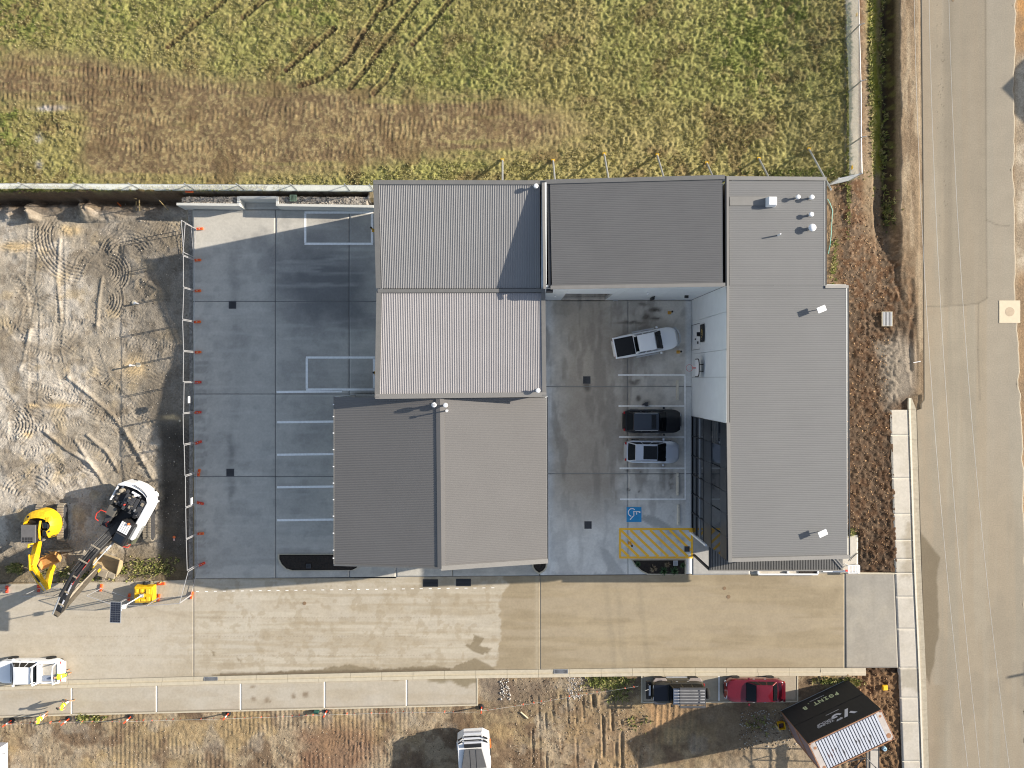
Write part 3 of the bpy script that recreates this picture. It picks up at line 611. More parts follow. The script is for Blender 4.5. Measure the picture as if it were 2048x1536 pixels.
        for (cx, cy, sx, sy, a) in ((1307, 620, 10, 4, .9), (1311, 637, 9, 2.5, .9), (1292, 634, 7, 6, .9), (1262, 645, 26, 2.5, .8), (1312, 621, 9, 3, .8), (1174, 772, 6, 10, .7), (1285, 608, 7, 3, .6), (1262, 764, 4, 3, .7), (1270, 767, 8, 4, .75), (1275, 761, 5, 3, .7), (1277, 797, 5, 5, .8), (1256, 942, 2.2, 2.2, .9), (1280, 943, 2.2, 2.2, .9), (1258, 980, 2, 2.2, .9), (1278, 982, 2, 2.2, .9), (1295, 805, 8, 5, .5)):
            mixc(C, a * np.clip(1.6 * np.exp(-(((px - cx + w2 * 5) / sx) ** 2 + ((py - cy + w2 * 5) / sy) ** 2)), 0, 1), K(78, 72, 66))
        mixc(C, .55 * ((np.exp(-((px - 1341 + w2 * 14) / 5) ** 2)) * (ss(.45, .6, fbm(X, Y, .5, 114))) * ((py > 940) & (py < 1040))), K(76, 68, 60))
        wetp = [[(1284, 1030), (1300, 1030), (1322, 1040), (1345, 1056), (1343, 1060), (1310, 1056), (1290, 1044), (1280, 1040)], [(1330, 1060), (1350, 1060), (1362, 1072), (1380, 1080), (1378, 1084), (1360, 1084), (1350, 1072), (1338, 1068)],
                [(1352, 1080), (1366, 1077), (1364, 1082), (1356, 1086)], [(1196, 1090), (1206, 1096), (1216, 1100), (1232, 1124), (1252, 1150), (1180, 1160), (1188, 1146), (1210, 1146), (1216, 1136), (1206, 1118), (1204, 1104)], [(1386, 1078), (1396, 1078), (1412, 1086), (1400, 1091), (1386, 1090)],
                [(1090, 1146), (1100, 1143), (1180, 1150), (1250, 1149), (1250, 1170), (1080, 1170)]]
        for p in wetp: mixc(C, softpoly(px + w2 * 6, py + w2 * 6, p, 1.4) * .9, K(104, 102, 98))
        mixc(C, .5 * np.exp(-((px - 1212 + w1 * 20) / 3.0) ** 2) * (py > 1000) * (py < 1110), K(100, 94, 86))
        mixc(C, .55 * (1 - ss(1094, 1112, px + w1 * 12)), K(206, 207, 206)); mixc(C, .5 * ss(.52, .64, fbm(X * 1.5, Y * .35, 1, 118, 4)) * (px < 1330), K(120, 114, 106)); mixc(C, .45 * ss(960, 1060, py + w1 * 30), K(212, 212, 208)); mixc(C, ss(1368, 1374, px) * .6, K(206, 208, 208)); mixc(C, (px > 1384) * .8, K(140, 138, 134))  # south end painted paler to stand in for reflected light
    elif tone == 'path':
        C[:] = K(214, 207, 194)[:3]; mixc(C, .5 * ss(.45, .7, fbm(X, Y, .9, 120)), K(200, 192, 176)); mixc(C, .7 * softpoly(px + w2 * 12, py + w2 * 12, [(1812, 1040), (1824, 1046), (1828, 1150), (1800, 1160), (1806, 1100)], 4), K(172, 160, 138))
        mixc(C, .7 * softpoly(px + w2 * 12, py + w2 * 12, [(1798, 1338), (1838, 1338), (1840, 1392), (1828, 1378), (1815, 1372), (1800, 1378)], 2), K(176, 168, 150))
    elif tone == 'bay':
        C[:] = K(202, 192, 174)[:3]; mixc(C, .4 * ss(.45, .7, fbm(X, Y, 1.4, 122)), K(208, 201, 188)); mixc(C, .4 * ss(.5, .7, fbm(X * .3, Y, .9, 123)), K(186, 172, 148))
        for (cx, cy, sx, sy) in ((504, 1372, 4, 3), (533, 1400, 4, 6), (588, 1394, 3, 4), (612, 1390, 6, 5), (541, 1403, 2, 2), (507, 1398, 3, 3), (1330, 1370, 8, 4)): mixc(C, .9 * np.clip(1.7 * np.exp(-(((px - cx + w2 * 6) / sx) ** 2 + ((py - cy + w2 * 6) / sy) ** 2)), 0, 1), K(150, 134, 112))
        mixc(C, .9 * softpoly(px + w2 * 8, py + w2 * 5, [(850, 1352), (960, 1350), (960, 1368), (945, 1366), (935, 1376), (915, 1370), (903, 1362), (880, 1366), (858, 1364)], 1.6), K(150, 138, 112)); mixc(C, .8 * softpoly(px + w2 * 6, py + w2 * 6, [(785, 1358), (803, 1358), (798, 1366), (790, 1364)], 1.5), K(160, 145, 120))
        mixc(C, .45 * (px > 1284), K(180, 166, 140))
    elif tone == 'cross':
        C[:] = K(178, 172, 160)[:3]; mixc(C, .6 * ss(.4, .7, fbm(X * 2.2, Y * .3, 1, 124)), K(166, 160, 148)); mixc(C, .4 * ss(.5, .7, fbm(X, Y, 1, 125)), K(190, 182, 166)); mixc(C, .3 * (1 - ss(1150, 1230, py)), K(150, 148, 144))
    C *= {'drive': .82, 'court': 1.45, 'bay': .86, 'path': .90, 'yard': .93, 'cross': .88}[tone]
    return np.clip(C, .01, .9)
def slab(name, cor, z=0.0, bot=-.3, tone='drive', parent=None, res=.14):
    (a, b), (c, d), (e, f), (g, h) = cor                         # TL TR BR BL in image pixels
    W = max(math.hypot(c - a, d - b), math.hypot(e - g, f - h)) / G; Hh = max(math.hypot(g - a, h - b), math.hypot(e - c, f - d)) / G
    nx, ny = max(3, int(W / res)), max(3, int(Hh / res)); u, v = np.meshgrid(np.linspace(0, 1, nx), np.linspace(0, 1, ny), indexing='ij')
    px = (g * (1 - u) + e * u) * (1 - v) + (a * (1 - u) + c * u) * v; py = (h * (1 - u) + f * u) * (1 - v) + (b * (1 - u) + d * u) * v
    s = (CAMH - z) / F; X = (px - NX) * s; Y = (NY - py) * s
    o = grid_mesh(name, np.stack([X, Y, np.full(X.shape, z)], -1).reshape(-1, 3), conc_col(px, py, X, Y, tone).reshape(-1, 3), nx, ny, M_conc, skirt=bot)
    if parent is not None: o.parent = parent
    return o
def root(name):
    o = bpy.data.objects.new(name, None); COL.objects.link(o); return tag(o, kind='structure')
g_ = .45
M_seal = mat('joint_seal', (.14, .14, .14, 1), .8); M_sealL = mat('joint_seal_pale', (.22, .22, .21, 1), .8)
def slab_strip(x0, x1, res=.14):
    nx = int((x1 - x0) / G / .075); ny = 108; u, v = np.meshgrid(np.linspace(0, 1, nx), np.linspace(0, 1, ny), indexing='ij')
    px = x0 + (x1 - x0) * u; py = (YB(px) - .3) * (1 - v) + (YT(px) + .5) * v; X = (px - NX) / G; Y = (NY - py) / G
    o = grid_mesh('slab', np.stack([X, Y, np.zeros(X.shape)], -1).reshape(-1, 3), conc_col(px, py, X, Y, 'drive').reshape(-1, 3), nx, ny, M_conc, skirt=-.3); o.parent = drive
def seal(parent, a, b, wd=.05, material=None):
    m = MB(); m.bar(P(*a) + Vector((0, 0, -.06)), P(*b) + Vector((0, 0, -.06)), wd, .062); m.build('joint_seal', material or M_seal, parent)
drive = root('driveway')
def yt(x): return float(YT(np.array(float(x))))
def yb(x): return float(YB(np.array(float(x))))
dx = [-70, 387, 1080, 1689]
for x0, x1 in zip(dx[:-1], dx[1:]):
    gg = g_ if x1 in (387, 1080, 1689) else .0
    slab_strip(x0 + g_ * .5, x1 - gg)
for x_, w_ in ((387, .02), (1080, .045), (1689, .04)): seal(drive, (x_, float(YT(np.array(float(x_)))) + 1), (x_, float(YB(np.array(float(x_)))) - 1), w_)
yard = root('loading_yard')
yx = [384.5, 551, 698.5, 792]; yy = [419, 603, 788, 953, 1157]
for i in range(3):
    for j in range(4):
        x0 = yx[i] + (4 if (i == 0 and j > 0) else 0) * (j / 4.0); y1 = yy[j + 1]
        slab('slab', [(x0 + g_, yy[j] + g_), (yx[i + 1] - g_, yy[j] + g_), (yx[i + 1] - g_, y1 - g_), (yx[i] + (4 * (j + 1) / 4.0 if i == 0 else 0) + g_, y1 - g_)], 0, -.75 if i == 0 else -.3, 'yard', yard)
for x_ in (551, 698.5, 792): seal(yard, (x_, 420), (x_ + .3, 1156))
for y_ in (603, 788, 953): seal(yard, (386, y_), (792, y_))
seal(yard, (388, 1157), (1079, yt(1079) + .2), .03)
slab('slab', [(490, 402.5), (562, 402.5), (562, 418.6), (490, 418.6)], 0, -.3, 'yard', yard)
for x0, x1 in ((792, 905), (905, 1079.3)): slab('slab', [(x0 + g_, 1085), (x1 - g_, 1085), (x1 - g_, yt(x1) - g_), (x0 + g_, yt(x0) - g_)], 0, -.3, 'yard', yard)
court = root('courtyard')
cx_ = [1080, 1256, 1384]; cy_ = [600.2, 773, 947, 1151]
for i in range(2):
    for j in range(3):
        b1 = cy_[j + 1] if j < 2 else yt(cx_[i + 1]) - .4; b0 = cy_[j + 1] if j < 2 else yt(cx_[i]) - .4
        slab('slab', [(cx_[i] + g_, cy_[j] + g_), (cx_[i + 1] - g_, cy_[j] + g_), (cx_[i + 1] - g_, b1 - g_), (cx_[i] + g_, b0 - g_)], 0, -.3, 'court', court, .12)
slab('slab', [(1122, 500), (1215, 500), (1215, 599.6), (1122, 599.6)], 0, -.3, 'court', court)
seal(court, (1256, 604), (1256, 1149), .05, M_sealL); seal(court, (1081, 773), (1383, 773), .05, M_sealL); seal(court, (1081, 947), (1383, 947), .05, M_sealL); seal(court, (1081, yt(1081) - .2), (1383, yt(1383) - .2), .03)
slab('slab', [(1384.2, 1066), (1500, 1066), (1500, 1149), (1384.2, 1150)], 0.004, -.3, 'court', court)
slab('slab', [(1500.6, 1092), (1716, 1070), (1716, 1146), (1500.6, 1149)], 0.004, -.3, 'path', court)
# kerb and channel along the driveway
kr = root('driveway_kerb')
kx = [-70] + [11 + 62.7 * i for i in range(0, 28)]
kx = [k for k in kx if k < 1730] + [1732]
for x0, x1 in zip(kx[:-1], kx[1:]):
    m = MB(); a, b = x0 + .25, x1 - .25
    pr = [(0.2, .005), (8.5, -.03), (9.2, .09), (15.0, .10)]
    if x1 > 1690: pr = [(0.2, .005), (8, .0), (9, .02), (15.0, .02)]
    def row(x): return [P(x, yb(x) + o_, 0) * 1 + Vector((0, 0, z_)) for o_, z_ in pr] + [P(x, yb(x) + 15.4, 0) + Vector((0, 0, -.3)), P(x, yb(x) + .2, 0) + Vector((0, 0, -.3))]
    m.loft([row(a), row(b)]); m.build('kerb_piece', M_kerb, kr)
# parallel parking bays
bays = root('parking_bays')
def bt(x): return yb(x) + 15.9
def bb(x): return float(np.interp(x, [-70, 0, 955, 1284, 1595], [1437, 1434, 1411, 1406, 1404]))
bx_ = [-70, 143, 313, 481, 649, 813, 953]
for x0, x1 in zip(bx_[:-1], bx_[1:]): slab('slab', [(x0, bt(x0)), (x1, bt(x1)), (x1, bb(x1) - 2.6), (x0, bb(x0) - 2.6)], .0, -.25, 'bay', bays)
for x0, x1 in ((1285, 1438), (1438, 1593.5)): slab('slab', [(x0, bt(x0)), (x1, bt(x1)), (x1, bb(x1) - 2.6), (x0, bb(x0) - 2.6)], .0, -.25, 'bay', bays)
def edging(pa, pb, wd=.11):
    m = MB(); m.bar(P(*pa) + Vector((0, 0, -.2)), P(*pb) + Vector((0, 0, -.2)), wd, .235); m.build('edging_strip', M_kerb, bays)
for x0, x1 in zip(bx_[:-1], bx_[1:]): edging((x0 + .3, bb(x0) - 1.2), (x1 - .3, bb(x1) - 1.2))
edging((954.5, bt(954)), (954.5, bb(955))); edging((1283.5, bt(1284)), (1283.5, bb(1284)))
edging((1284, bb(1284) - 1.2), (1594, bb(1594) - 1.2)); edging((1594.8, bt(1594)), (1594.8, bb(1594)))
# footpath and road kerb on the right
fp = root('footpath'); M_kerbL = mat('kerb_light', K(232, 224, 206), .85, 0, .08, 3, .2, 40)
def fl(y): return float(np.interp(y, [819, 1147, 1336, 1536, 1600], [1779.8, 1789.5, 1797.5, 1805, 1808]))
def fr(y): return float(np.interp(y, [819, 1147, 1336, 1536, 1600], [1816.6, 1827, 1836, 1842.5, 1845]))
fy = [819, 871, 957, 1029, 1080.6, 1119, 1147, 1194, 1258, 1336, 1396, 1445, 1523, 1600]
for y0, y1 in zip(fy[:-1], fy[1:]): slab('slab', [(fl(y0) + .5, y0 + .8), (fr(y0) - .2, y0 + .8), (fr(y1) - .2, y1 - .8), (fl(y1) + .5, y1 - .8)], .03, -.25, 'path', fp)
for y in fy[1:-1]:
    m = MB(); m.bar(P(fl(y), y) + Vector((0, 0, -.2)), P(fr(y), y) + Vector((0, 0, -.2)), .09, .226); m.build('joint_strip', M_kerbL, fp)
rk = root('road_kerb')
ky = [796, 819] + [819 + 60 * i for i in range(1, 14)]
for y0, y1 in zip(ky[:-1], ky[1:]):
    y1 -= .3; e = max(0, 819 - y0)
    m = MB(); lo = lambda y: P(fr(y) + .2, y); sec = []
    for y in (y0, y1):
        x = fr(max(y, 819)) if y >= 819 else fr(819)
        gw = 16 if y >= 815 else 5
        sec.append([P(x + a, y) + Vector((0, 0, z)) for a, z in ((.3, -.3), (.3, .09), (3.6, .09), (4.8, -.02), (4.8, -.3))])
    m.loft(sec); m.build('kerb_piece', M_kerbL, rk)
    m = MB(); sec = []
    for y in (y0, y1):
        x = fr(max(y, 819)); gw = 15.5 if y >= 815 else 7
        sec.append([P(x + a, y) + Vector((0, 0, z)) for a, z in ((4.8, -.3), (4.8, .004), (gw, .012), (gw, -.3))])
    m.loft(sec); m.build('gutter_piece', mat('gutter_concrete', K(186, 176, 156), .9, 0, .2, 4), rk)
co = root('crossover')
slab('slab', [(1689.5, 1147.5), (1789, 1147.5), (1797, 1335.6), (1691, 1335.6)], .004, -.3, 'cross', co)
m = MB(); m.bar(P(1716, 1146.5) + Vector((0, 0, -.2)), P(1789, 1147) + Vector((0, 0, -.2)), .12, .24); m.build('edging_strip', M_kerb, co)

# asphalt road: one strip with its own worn colours
def build_road():
    nx, ny = 90, 660; u, v = np.meshgrid(np.linspace(0, 1, nx), np.linspace(0, 1, ny), indexing='ij')
    py = 1700 + (-200 - 1700) * v
    L = np.interp(py, [-200, 0, 400, 800, 819, 1147, 1536, 1700], [1836, 1842, 1846, 1848, 1832, 1842.5, 1857, 1862]); L = np.where(py > 819, L, np.maximum(L, 1842))
    Rr = np.interp(py, [-200, 0, 150, 400, 600, 900, 1200, 1700], [2034, 2033, 2027, 2028, 2031, 2046, 2052, 2056]); px = L * (1 - u) + Rr * u
    px = px + np.where(u > .97, (fbm(py / 30, u, 1, 5) - .5) * 10, 0)
    X = (px - NX) / G; Y = (NY - py) / G; C = np.zeros(px.shape + (3,)); C[:] = K(193, 179, 156)[:3]
    st = fbm(X * 1.6, Y * .06, 1, 130, 3); mixc(C, .6 * ss(.4, .65, st), K(182, 174, 156)); mixc(C, .5 * ss(.5, .7, fbm(X * 2.2, Y * .1, 1, 132, 3)), K(198, 188, 168)); mixc(C, .35 * ss(.5, .7, fbm(X, Y * .4, 1.4, 133)), K(172, 162, 144))
    w1 = fbm(X, Y, .8, 134) - .5
    mixc(C, .55 * softpoly(px + w1 * 3, py, [(1894, -200), (1975, -200), (1973, 600), (1958, 608), (1896, 614)], 2), K(178, 166, 146))
    mixc(C, .5 * softpoly(px + w1 * 3, py, [(1886, -200), (1905, -200), (1905, 610), (1888, 612)], 3), K(160, 150, 132))
    mixc(C, .6 * ss(1972, 1975, px + w1 * 2) * (1 - ss(800, 1100, py)), K(192, 183, 166))
    edge = 1 - ss(4, 34, px - L + w1 * 16); mixc(C, edge * .95 * ss(.3, .55, fbm(X, Y * .2, 1, 136)), K(192, 176, 152))
    mixc(C, .8 * softpoly(px + w1 * 8, py + w1 * 8, [(1838, 1062), (1852, 1078), (1868, 1100), (1882, 1116), (1872, 1150), (1876, 1200), (1878, 1260), (1870, 1320), (1858, 1370), (1850, 1340)], 1.8), K(140, 126, 102))
    mixc(C, .4 * (py > 1370) * np.exp(-((px - 1875 + w1 * 12) / 12) ** 2), K(166, 148, 120))
    for pts in ([(1852, 613), (1890, 612), (1930, 610), (1958, 606), (1974, 596)], [(1974, 596), (1972, 380), (1971, 60), (1970, -200)], [(1957, 606), (1956, 700), (1960, 800)], [(1973, 440), (1995, 450), (2018, 452)]):
        for (x0, y0), (x1, y1) in zip(pts[:-1], pts[1:]):
            t = np.clip(((px - x0) * (x1 - x0) + (py - y0) * (y1 - y0)) / ((x1 - x0) ** 2 + (y1 - y0) ** 2), 0, 1); d = np.hypot(px - x0 - t * (x1 - x0), py - y0 - t * (y1 - y0)); mixc(C, .45 * np.exp(-(d / 1.4) ** 2), K(120, 112, 96))
    cr = np.abs(fbm(X, Y, .32, 140, 1) - .5) < .012; band = np.exp(-((px - 1878 - py * .022) / 8) ** 2) * (py < 560) * (vn(Y * .4, Y * 0, 3) > .35)
    mixc(C, .6 * cr * (band > .3), K(130, 118, 98))
    Z = np.full(X.shape, 0.0) - .012 * (u > .99)
    o = grid_mesh('road', np.stack([X, Y, Z], -1)[:, :, :].reshape(-1, 3), np.clip(C * .69, .01, .9).reshape(-1, 3), nx, ny, M_road, skirt=-.4); tag(o, kind='structure'); return o
build_road()

# ------------------------------------------------------------------ painted lines
def paint(pts_list, name, label, cat, material, wd=.1, z=.006, group=None):
    t = thing(name, label, cat, (0, 0, 0), 0, group)
    for pts in pts_list:
        m = MB()
        a, b = P(pts[0][0], pts[0][1], z), P(pts[1][0], pts[1][1], z)
        m.bar(a + Vector((0, 0, -.003)), b + Vector((0, 0, -.003)), wd, .003); m.build('line', material, t)
    return t
zc = .006
def rect(x0, y0, x1, y1, h=1.6): return [[(x0 - h, y0), (x1 + h, y0)], [(x1, y0 + h), (x1, y1 - h)], [(x1 + h, y1), (x0 - h, y1)], [(x0, y1 - h), (x0, y0 + h)]]
paint(rect(610.5, 425, 744, 487.5), 'bay_outline', 'white painted rectangle on the loading yard near the north retaining wall', 'line marking', M_whitepaint, .18)
paint(rect(613.5, 715, 748, 779), 'bay_outline', 'white painted rectangle on the loading yard beside the bright ribbed roof', 'line marking', M_whitepaint, .18)
paint([[(553, 784), (684, 782.5)]], 'bay_line', 'white line just below the lower painted rectangle in the yard', 'line marking', M_whitepaint, .18)
for k, y in enumerate((844.5, 909.5, 974.5, 1040.5)):
    paint([[(554, y), (712, y - 2)]], 'bay_line', ['topmost', 'second from top', 'third from top', 'lowest'][k] + ' of the four white bay lines running under the dark gabled roof', 'line marking', M_whitepaint, .18, group='white bay lines in the loading yard')
paint([[(1236, 750), (1371, 750)], [(1370, 751.5), (1370.5, 1000)]] + [[(1237 + k, y), (1369, y)] for k, y in enumerate((812, 874, 936.5, 998.5))], 'bay_marking', 'white comb shaped line marking of the courtyard parking bays', 'line marking', M_whitepaint, .13)
for k, x in enumerate((143, 313, 481, 649, 813)):
    paint([[(x, bt(x) + .5), (x, bb(x) - 3)]], 'bay_line', ['white bay line beside the two walking workers', 'second white parallel bay line, counted from the workers', 'middle white parallel bay line below the driveway kerb', 'white parallel bay line above the small green case', 'last white parallel bay line before the strip ends'][k], 'line marking', M_whitepaint, .10, group='white lines of the parallel bays')
paint([[(1438, bt(1438)), (1438, bb(1438) - 3)]], 'bay_line', 'white bay line between the dark four wheel drive and the red sedan', 'line marking', M_whitepaint, .10)
dash = thing('dashed_line', 'dashed white line along the sunlit driveway south of the gabled roof', 'line marking')
x = 392.0
while x < 1000:
    m = MB(); y = 1183 - (x - 392) * .0125; m.bar(P(x, y, .003), P(x + 6, y - .08, .003), .05, .003); m.build('dash', M_whitepaint, dash); x += 17.9
# yellow hatching
hat = thing('hatched_area', 'yellow painted rectangle with diagonal stripes beside the accessible bay', 'line marking')
hx0, hy0, hx1, hy1 = 1240, 1058, 1384, 1115
for pts in rect(hx0, hy0, hx1, hy1, 1.6):
    m = MB(); m.bar(P(*pts[0], .003), P(*pts[1], .003), .17, .003); m.build('border_line', M_yelpaint, hat)
c = -40
while c < 150:
    # stripe: x = hx0 + c + (y-hy0)*1.03
    pts = []
    sl2 = 1.05; ya, yb2 = hy0 + 2, hy1 - 2; xa = hx0 + c + (ya - hy0) * sl2; xb = hx0 + c + (yb2 - hy0) * sl2
    if xa < hx0 + 2: ya = hy0 + (hx0 + 2 - hx0 - c) / sl2; xa = hx0 + 2
    if xb > hx1 - 2: yb2 = hy0 + (hx1 - 2 - hx0 - c) / sl2; xb = hx1 - 2
    if xb - xa > 3: m = MB(); m.bar(P(xa, ya, .004), P(xb, yb2, .004), .20, .003); m.build('stripe', M_yelpaint, hat)
    c += 19.6
acc = thing('accessible_symbol', 'blue square with white wheelchair symbol painted on the courtyard', 'floor marking')
m = MB(); a = P(1253, 1014, .003); b = P(1283, 1044, .003); m.box(a.x, b.x, b.y, a.y, .002, .006); m.build('blue_square', M_bluepaint, acc)
m = MB()
def q_(zx, zy): return P(1220 + zx / 25.6, 1000 + zy / 25.6, .0062)
def stroke(pts, wd=.075):
    for a, b in zip(pts[:-1], pts[1:]): m.bar(q_(*a), q_(*b), wd, .003)
stroke([(1270, 500), (1200, 450), (1110, 440), (1020, 470), (960, 540), (938, 640), (955, 730), (1010, 795), (1090, 835)])
stroke([(1190, 590), (1520, 590)]); stroke([(1220, 590), (1222, 800)]); stroke([(1225, 795), (1040, 985)]); stroke([(1365, 600), (1360, 750)])
for (a, b, r) in ((1515, 620, .075), (1045, 985, .055)): m.lathe([(r, 0), (r, .0045)], tuple(q_(a, b)), 12)
m.build('wheelchair_figure', M_whitepaint, acc)

# ------------------------------------------------------------------ planters
def planter(pts, label, plants, zt=.12):
    cxp = sum(p[0] for p in pts) / len(pts); cyp = sum(p[1] for p in pts) / len(pts)
    t = thing('planter_bed', label, 'planter', P(cxp, cyp))
    n = len(pts); wp = [P(*p) for p in pts]; c = P(cxp, cyp)
    inner = [p + (c - p).normalized() * .13 for p in wp]
    k = MB()
    for i in range(n):
        j = (i + 1) % n; a, b, c1, d = wp[i], wp[j], inner[j], inner[i]; up = Vector((0, 0, zt)); dn = Vector((0, 0, .004))
        k.hexa([a + dn, b + dn, c1 + dn, d + dn, a + up, b + up, c1 + up, d + up])
    k.build('kerb_ring', M_kerb, t, world=True)
    # mulch as lumpy sheet
    mb = MB(); mn = Vector((min(p.x for p in wp), min(p.y for p in wp))); mx = Vector((max(p.x for p in wp), max(p.y for p in wp)))
    xs = np.arange(mn.x, mx.x, .09); ys = np.arange(mn.y, mx.y, .09); XX, YY = np.meshgrid(xs, ys, indexing='ij'); ins = inpoly(XX, YY, [(p.x, p.y) for p in inner])
    ZZ = .05 + .09 * fbm(XX, YY, .25, 150, 2); id_ = -np.ones(XX.shape, int); kk = 0; vv = []
    for i in range(len(xs)):
        for j in range(len(ys)):
            if ins[i, j]: id_[i, j] = kk; kk += 1; vv.append((XX[i, j], YY[i, j], ZZ[i, j]))
    ff = [(id_[i, j], id_[i + 1, j], id_[i + 1, j + 1], id_[i, j + 1]) for i in range(len(xs) - 1) for j in range(len(ys) - 1) if min(id_[i, j], id_[i + 1, j], id_[i + 1, j + 1], id_[i, j + 1]) >= 0]
    mb.add(vv, ff); mb.build('mulch', M_mulch, t, world=True, recalc=False)
    fl_ = MB(); fl_.add([tuple(p + Vector((0, 0, .03))) for p in inner], [tuple(range(n))]); fl_.build('soil_bed', M_mulch, t, world=True)
    return t
planter([(556, 1108), (720, 1108), (722, 1126), (717, 1135), (708, 1140), (582, 1141), (570, 1137), (561, 1128), (556, 1117)], 'black mulch planter with rounded ends at the yard corner under the gabled roof', [])
pb = planter([(1262, 1119), (1372, 1119), (1372, 1148), (1294, 1149), (1280, 1141), (1269, 1130)], 'planter with dark mulch and tufts below the yellow hatching', [])
planter([(1064, 1120), (1095, 1120), (1094, 1134), (1089, 1142), (1078, 1148), (1069, 1142), (1064, 1134)], 'small pointed planter at the corner between gabled roof and courtyard', [])
M_leaf = mat('tuft_leaf', (.03, .085, .025, 1), .6, 0, .3, 5); M_leafb = mat('dry_twig', (.25, .2, .13, 1), .8, 0, .3, 5)
def tuft(px, py, label, r=.45, n=60, ml=M_leaf, cat='plant'):
    b = P(px, py, .06); t = thing('tuft_plant', label, cat, b); m = MB(); rr = random.Random(int(px))
    for _ in range(n):
        a = rr.uniform(0, 6.28); l = r * rr.uniform(.5, 1.1); h = rr.uniform(.15, .4); d = Vector((math.cos(a), math.sin(a), 0)); s = Vector((-d.y, d.x, 0)) * .018
        p0 = d * .03; p1 = d * l * .5 + Vector((0, 0, h)); p2 = d * l + Vector((0, 0, h * .55))
        m.add([p0 - s, p0 + s, p1 + s, p1 - s, p2], [(0, 1, 2, 3), (3, 2, 4)])
    m.build('leaves', ml, t, recalc=False)
tuft(1327, 1141, 'green tuft in the hatching side planter, left of the pair near its lower edge'); tuft(1348, 1141, 'green tuft in the hatching side planter, nearest the grate box'); tuft(1275, 1127, 'dark green tuft in the curved left corner of the planter', .3); tuft(1365, 1130, 'dark green tuft in the upper right corner of the planter', .3)
tuft(1306, 1136, 'dry brown twiggy plant in the middle of the mulch planter', .4, 50, M_leafb); tuft(1334, 1128, 'dry twiggy plant under the middle of the hatching', .3, 30, M_leafb)
# grates, lids, pits
def grate(px, py, wx, wy, label, name='drain_grate', cat='drain', bars='x', n=6, fr=M_galv, z=.004, lift=.012, dark=M_black, bw=.5, z0=None):
    zz = z if z0 is None else z0
    c = P(px, py, zz); t = thing(name, label, cat, c); hx, hy = wx / G / 2, wy / G / 2
    m = MB(); m.box(-hx, hx, -hy, hy, 0, .004); m.build('pit', dark, t)
    m = MB(); f = .035
    for a in ((-hx, hx, hy - f, hy), (-hx, hx, -hy, -hy + f), (-hx, -hx + f, -hy + f, hy - f), (hx - f, hx, -hy + f, hy - f)): m.box(*a, 0, lift)
    m.build('frame', fr, t)
    for i in range(n):
        m = MB(); tt = (i + .5) / n
        if bars == 'x': yc = -hy + f + tt * (2 * hy - 2 * f); wv = (2 * hy - 2 * f) / n * bw / 2; m.box(-hx + f, hx - f, yc - wv, yc + wv, .004, lift - .002)
        else: xc = -hx + f + tt * (2 * hx - 2 * f); wv = (2 * hx - 2 * f) / n * bw / 2; m.box(xc - wv, xc + wv, -hy + f, hy - f, .004, lift - .002)
        m.build('bar', fr if fr != M_kerb else M_galv, t)
    return t
grate(465, 610, 15, 15, 'steel drain grate in the yard on the upper cross joint', bars='y', fr=M_steel)
grate(460.5, 945, 15.5, 15, 'steel drain grate in the yard on the lower cross joint', bars='x', fr=M_steel)
grate(1173.5, 760, 15, 15, 'rusty drain grate in the courtyard near the pickup', bars='y', fr=M_steel)
grate(1176, 1050, 14.5, 15, 'drain grate in the courtyard near the yellow hatching', bars='y', fr=M_steel)
grate(1374, 1098, 10.5, 11, 'small drain grate in the lower right corner of the yellow hatching', bars='y', n=4, fr=M_steel, z=.01)
grate(861, 1166, 30, 15, 'worn black mat like grate on the driveway, the left one', fr=M_dark, n=5, name='trench_cover', cat='cover')
grate(927, 1165, 30, 15, 'plain black grate on the driveway, half in shadow', fr=M_dark, n=5, name='trench_cover', cat='cover')
grate(422, 1358.5, 27, 10, 'galvanised kerb drain on the left part of the driveway kerb', bars='y', n=12, z=.012, bw=.4)
grate(1122, 1343, 28, 9, 'galvanised kerb drain in the middle of the driveway kerb', bars='y', n=12, z=.012, bw=.4)
grate(1351, 1126, 9, 10, 'grey grate box in the mulch planter', bars='x', n=4, z0=.16, lift=.06)
grate(617, 1132, 9, 9, 'dark grate box in the mulch bed of the yard corner', bars='y', n=4, z0=.16, lift=.05, fr=M_steel)
grate(587, 396.5, 13.5, 12.5, 'green grated box in the gravel behind the yard wall', bars='y', n=5, z0=1.25, lift=.1, fr=mat('green_steel', (.2, .28, .2, 1), .5))
grate(1773.5, 638, 21, 29, 'white concrete pit lid with bars in the roadside soil', bars='y', n=7, z0=.12, lift=.1, fr=M_kerb, name='utility_pit', cat='pit lid', bw=.5)
t = thing('manhole', 'square pale concrete surround with round manhole lid at the road edge', 'manhole', P(2019, 623.5)); m = MB(); m.box(-.86, .86, -.92, .92, .004, .03); m.build('surround', mat('pale_concrete', K(226, 212, 184), .85, 0, .06, 3), t, bevel=.01)
m = MB(); m.lathe([(.38, .03), (.38, .036)], (0, 0, 0), 24); m.build('lid', mat('lid_tan', K(196, 176, 150), .8, 0, .1, 5), t)
for (a, b, r, l) in ((609, 1206.5, .15, 'round brown lid in the driveway left of the dark covers'), (1449, 1176.5, .14, 'upper of two round pipe stubs set in the driveway'), (1457, 1193.5, .16, 'lower of two round pipe stubs set in the driveway'), (1906, 1, .1, 'small round cap near the top of the road')):
    t = thing('utility_cover', l, 'lid', P(a, b)); m = MB(); m.lathe([(r, .002), (r, .012), (r * .8, .014)], (0, 0, 0), 16); m.build('cap', mat('brown_lid', K(140, 116, 90), .8), t)
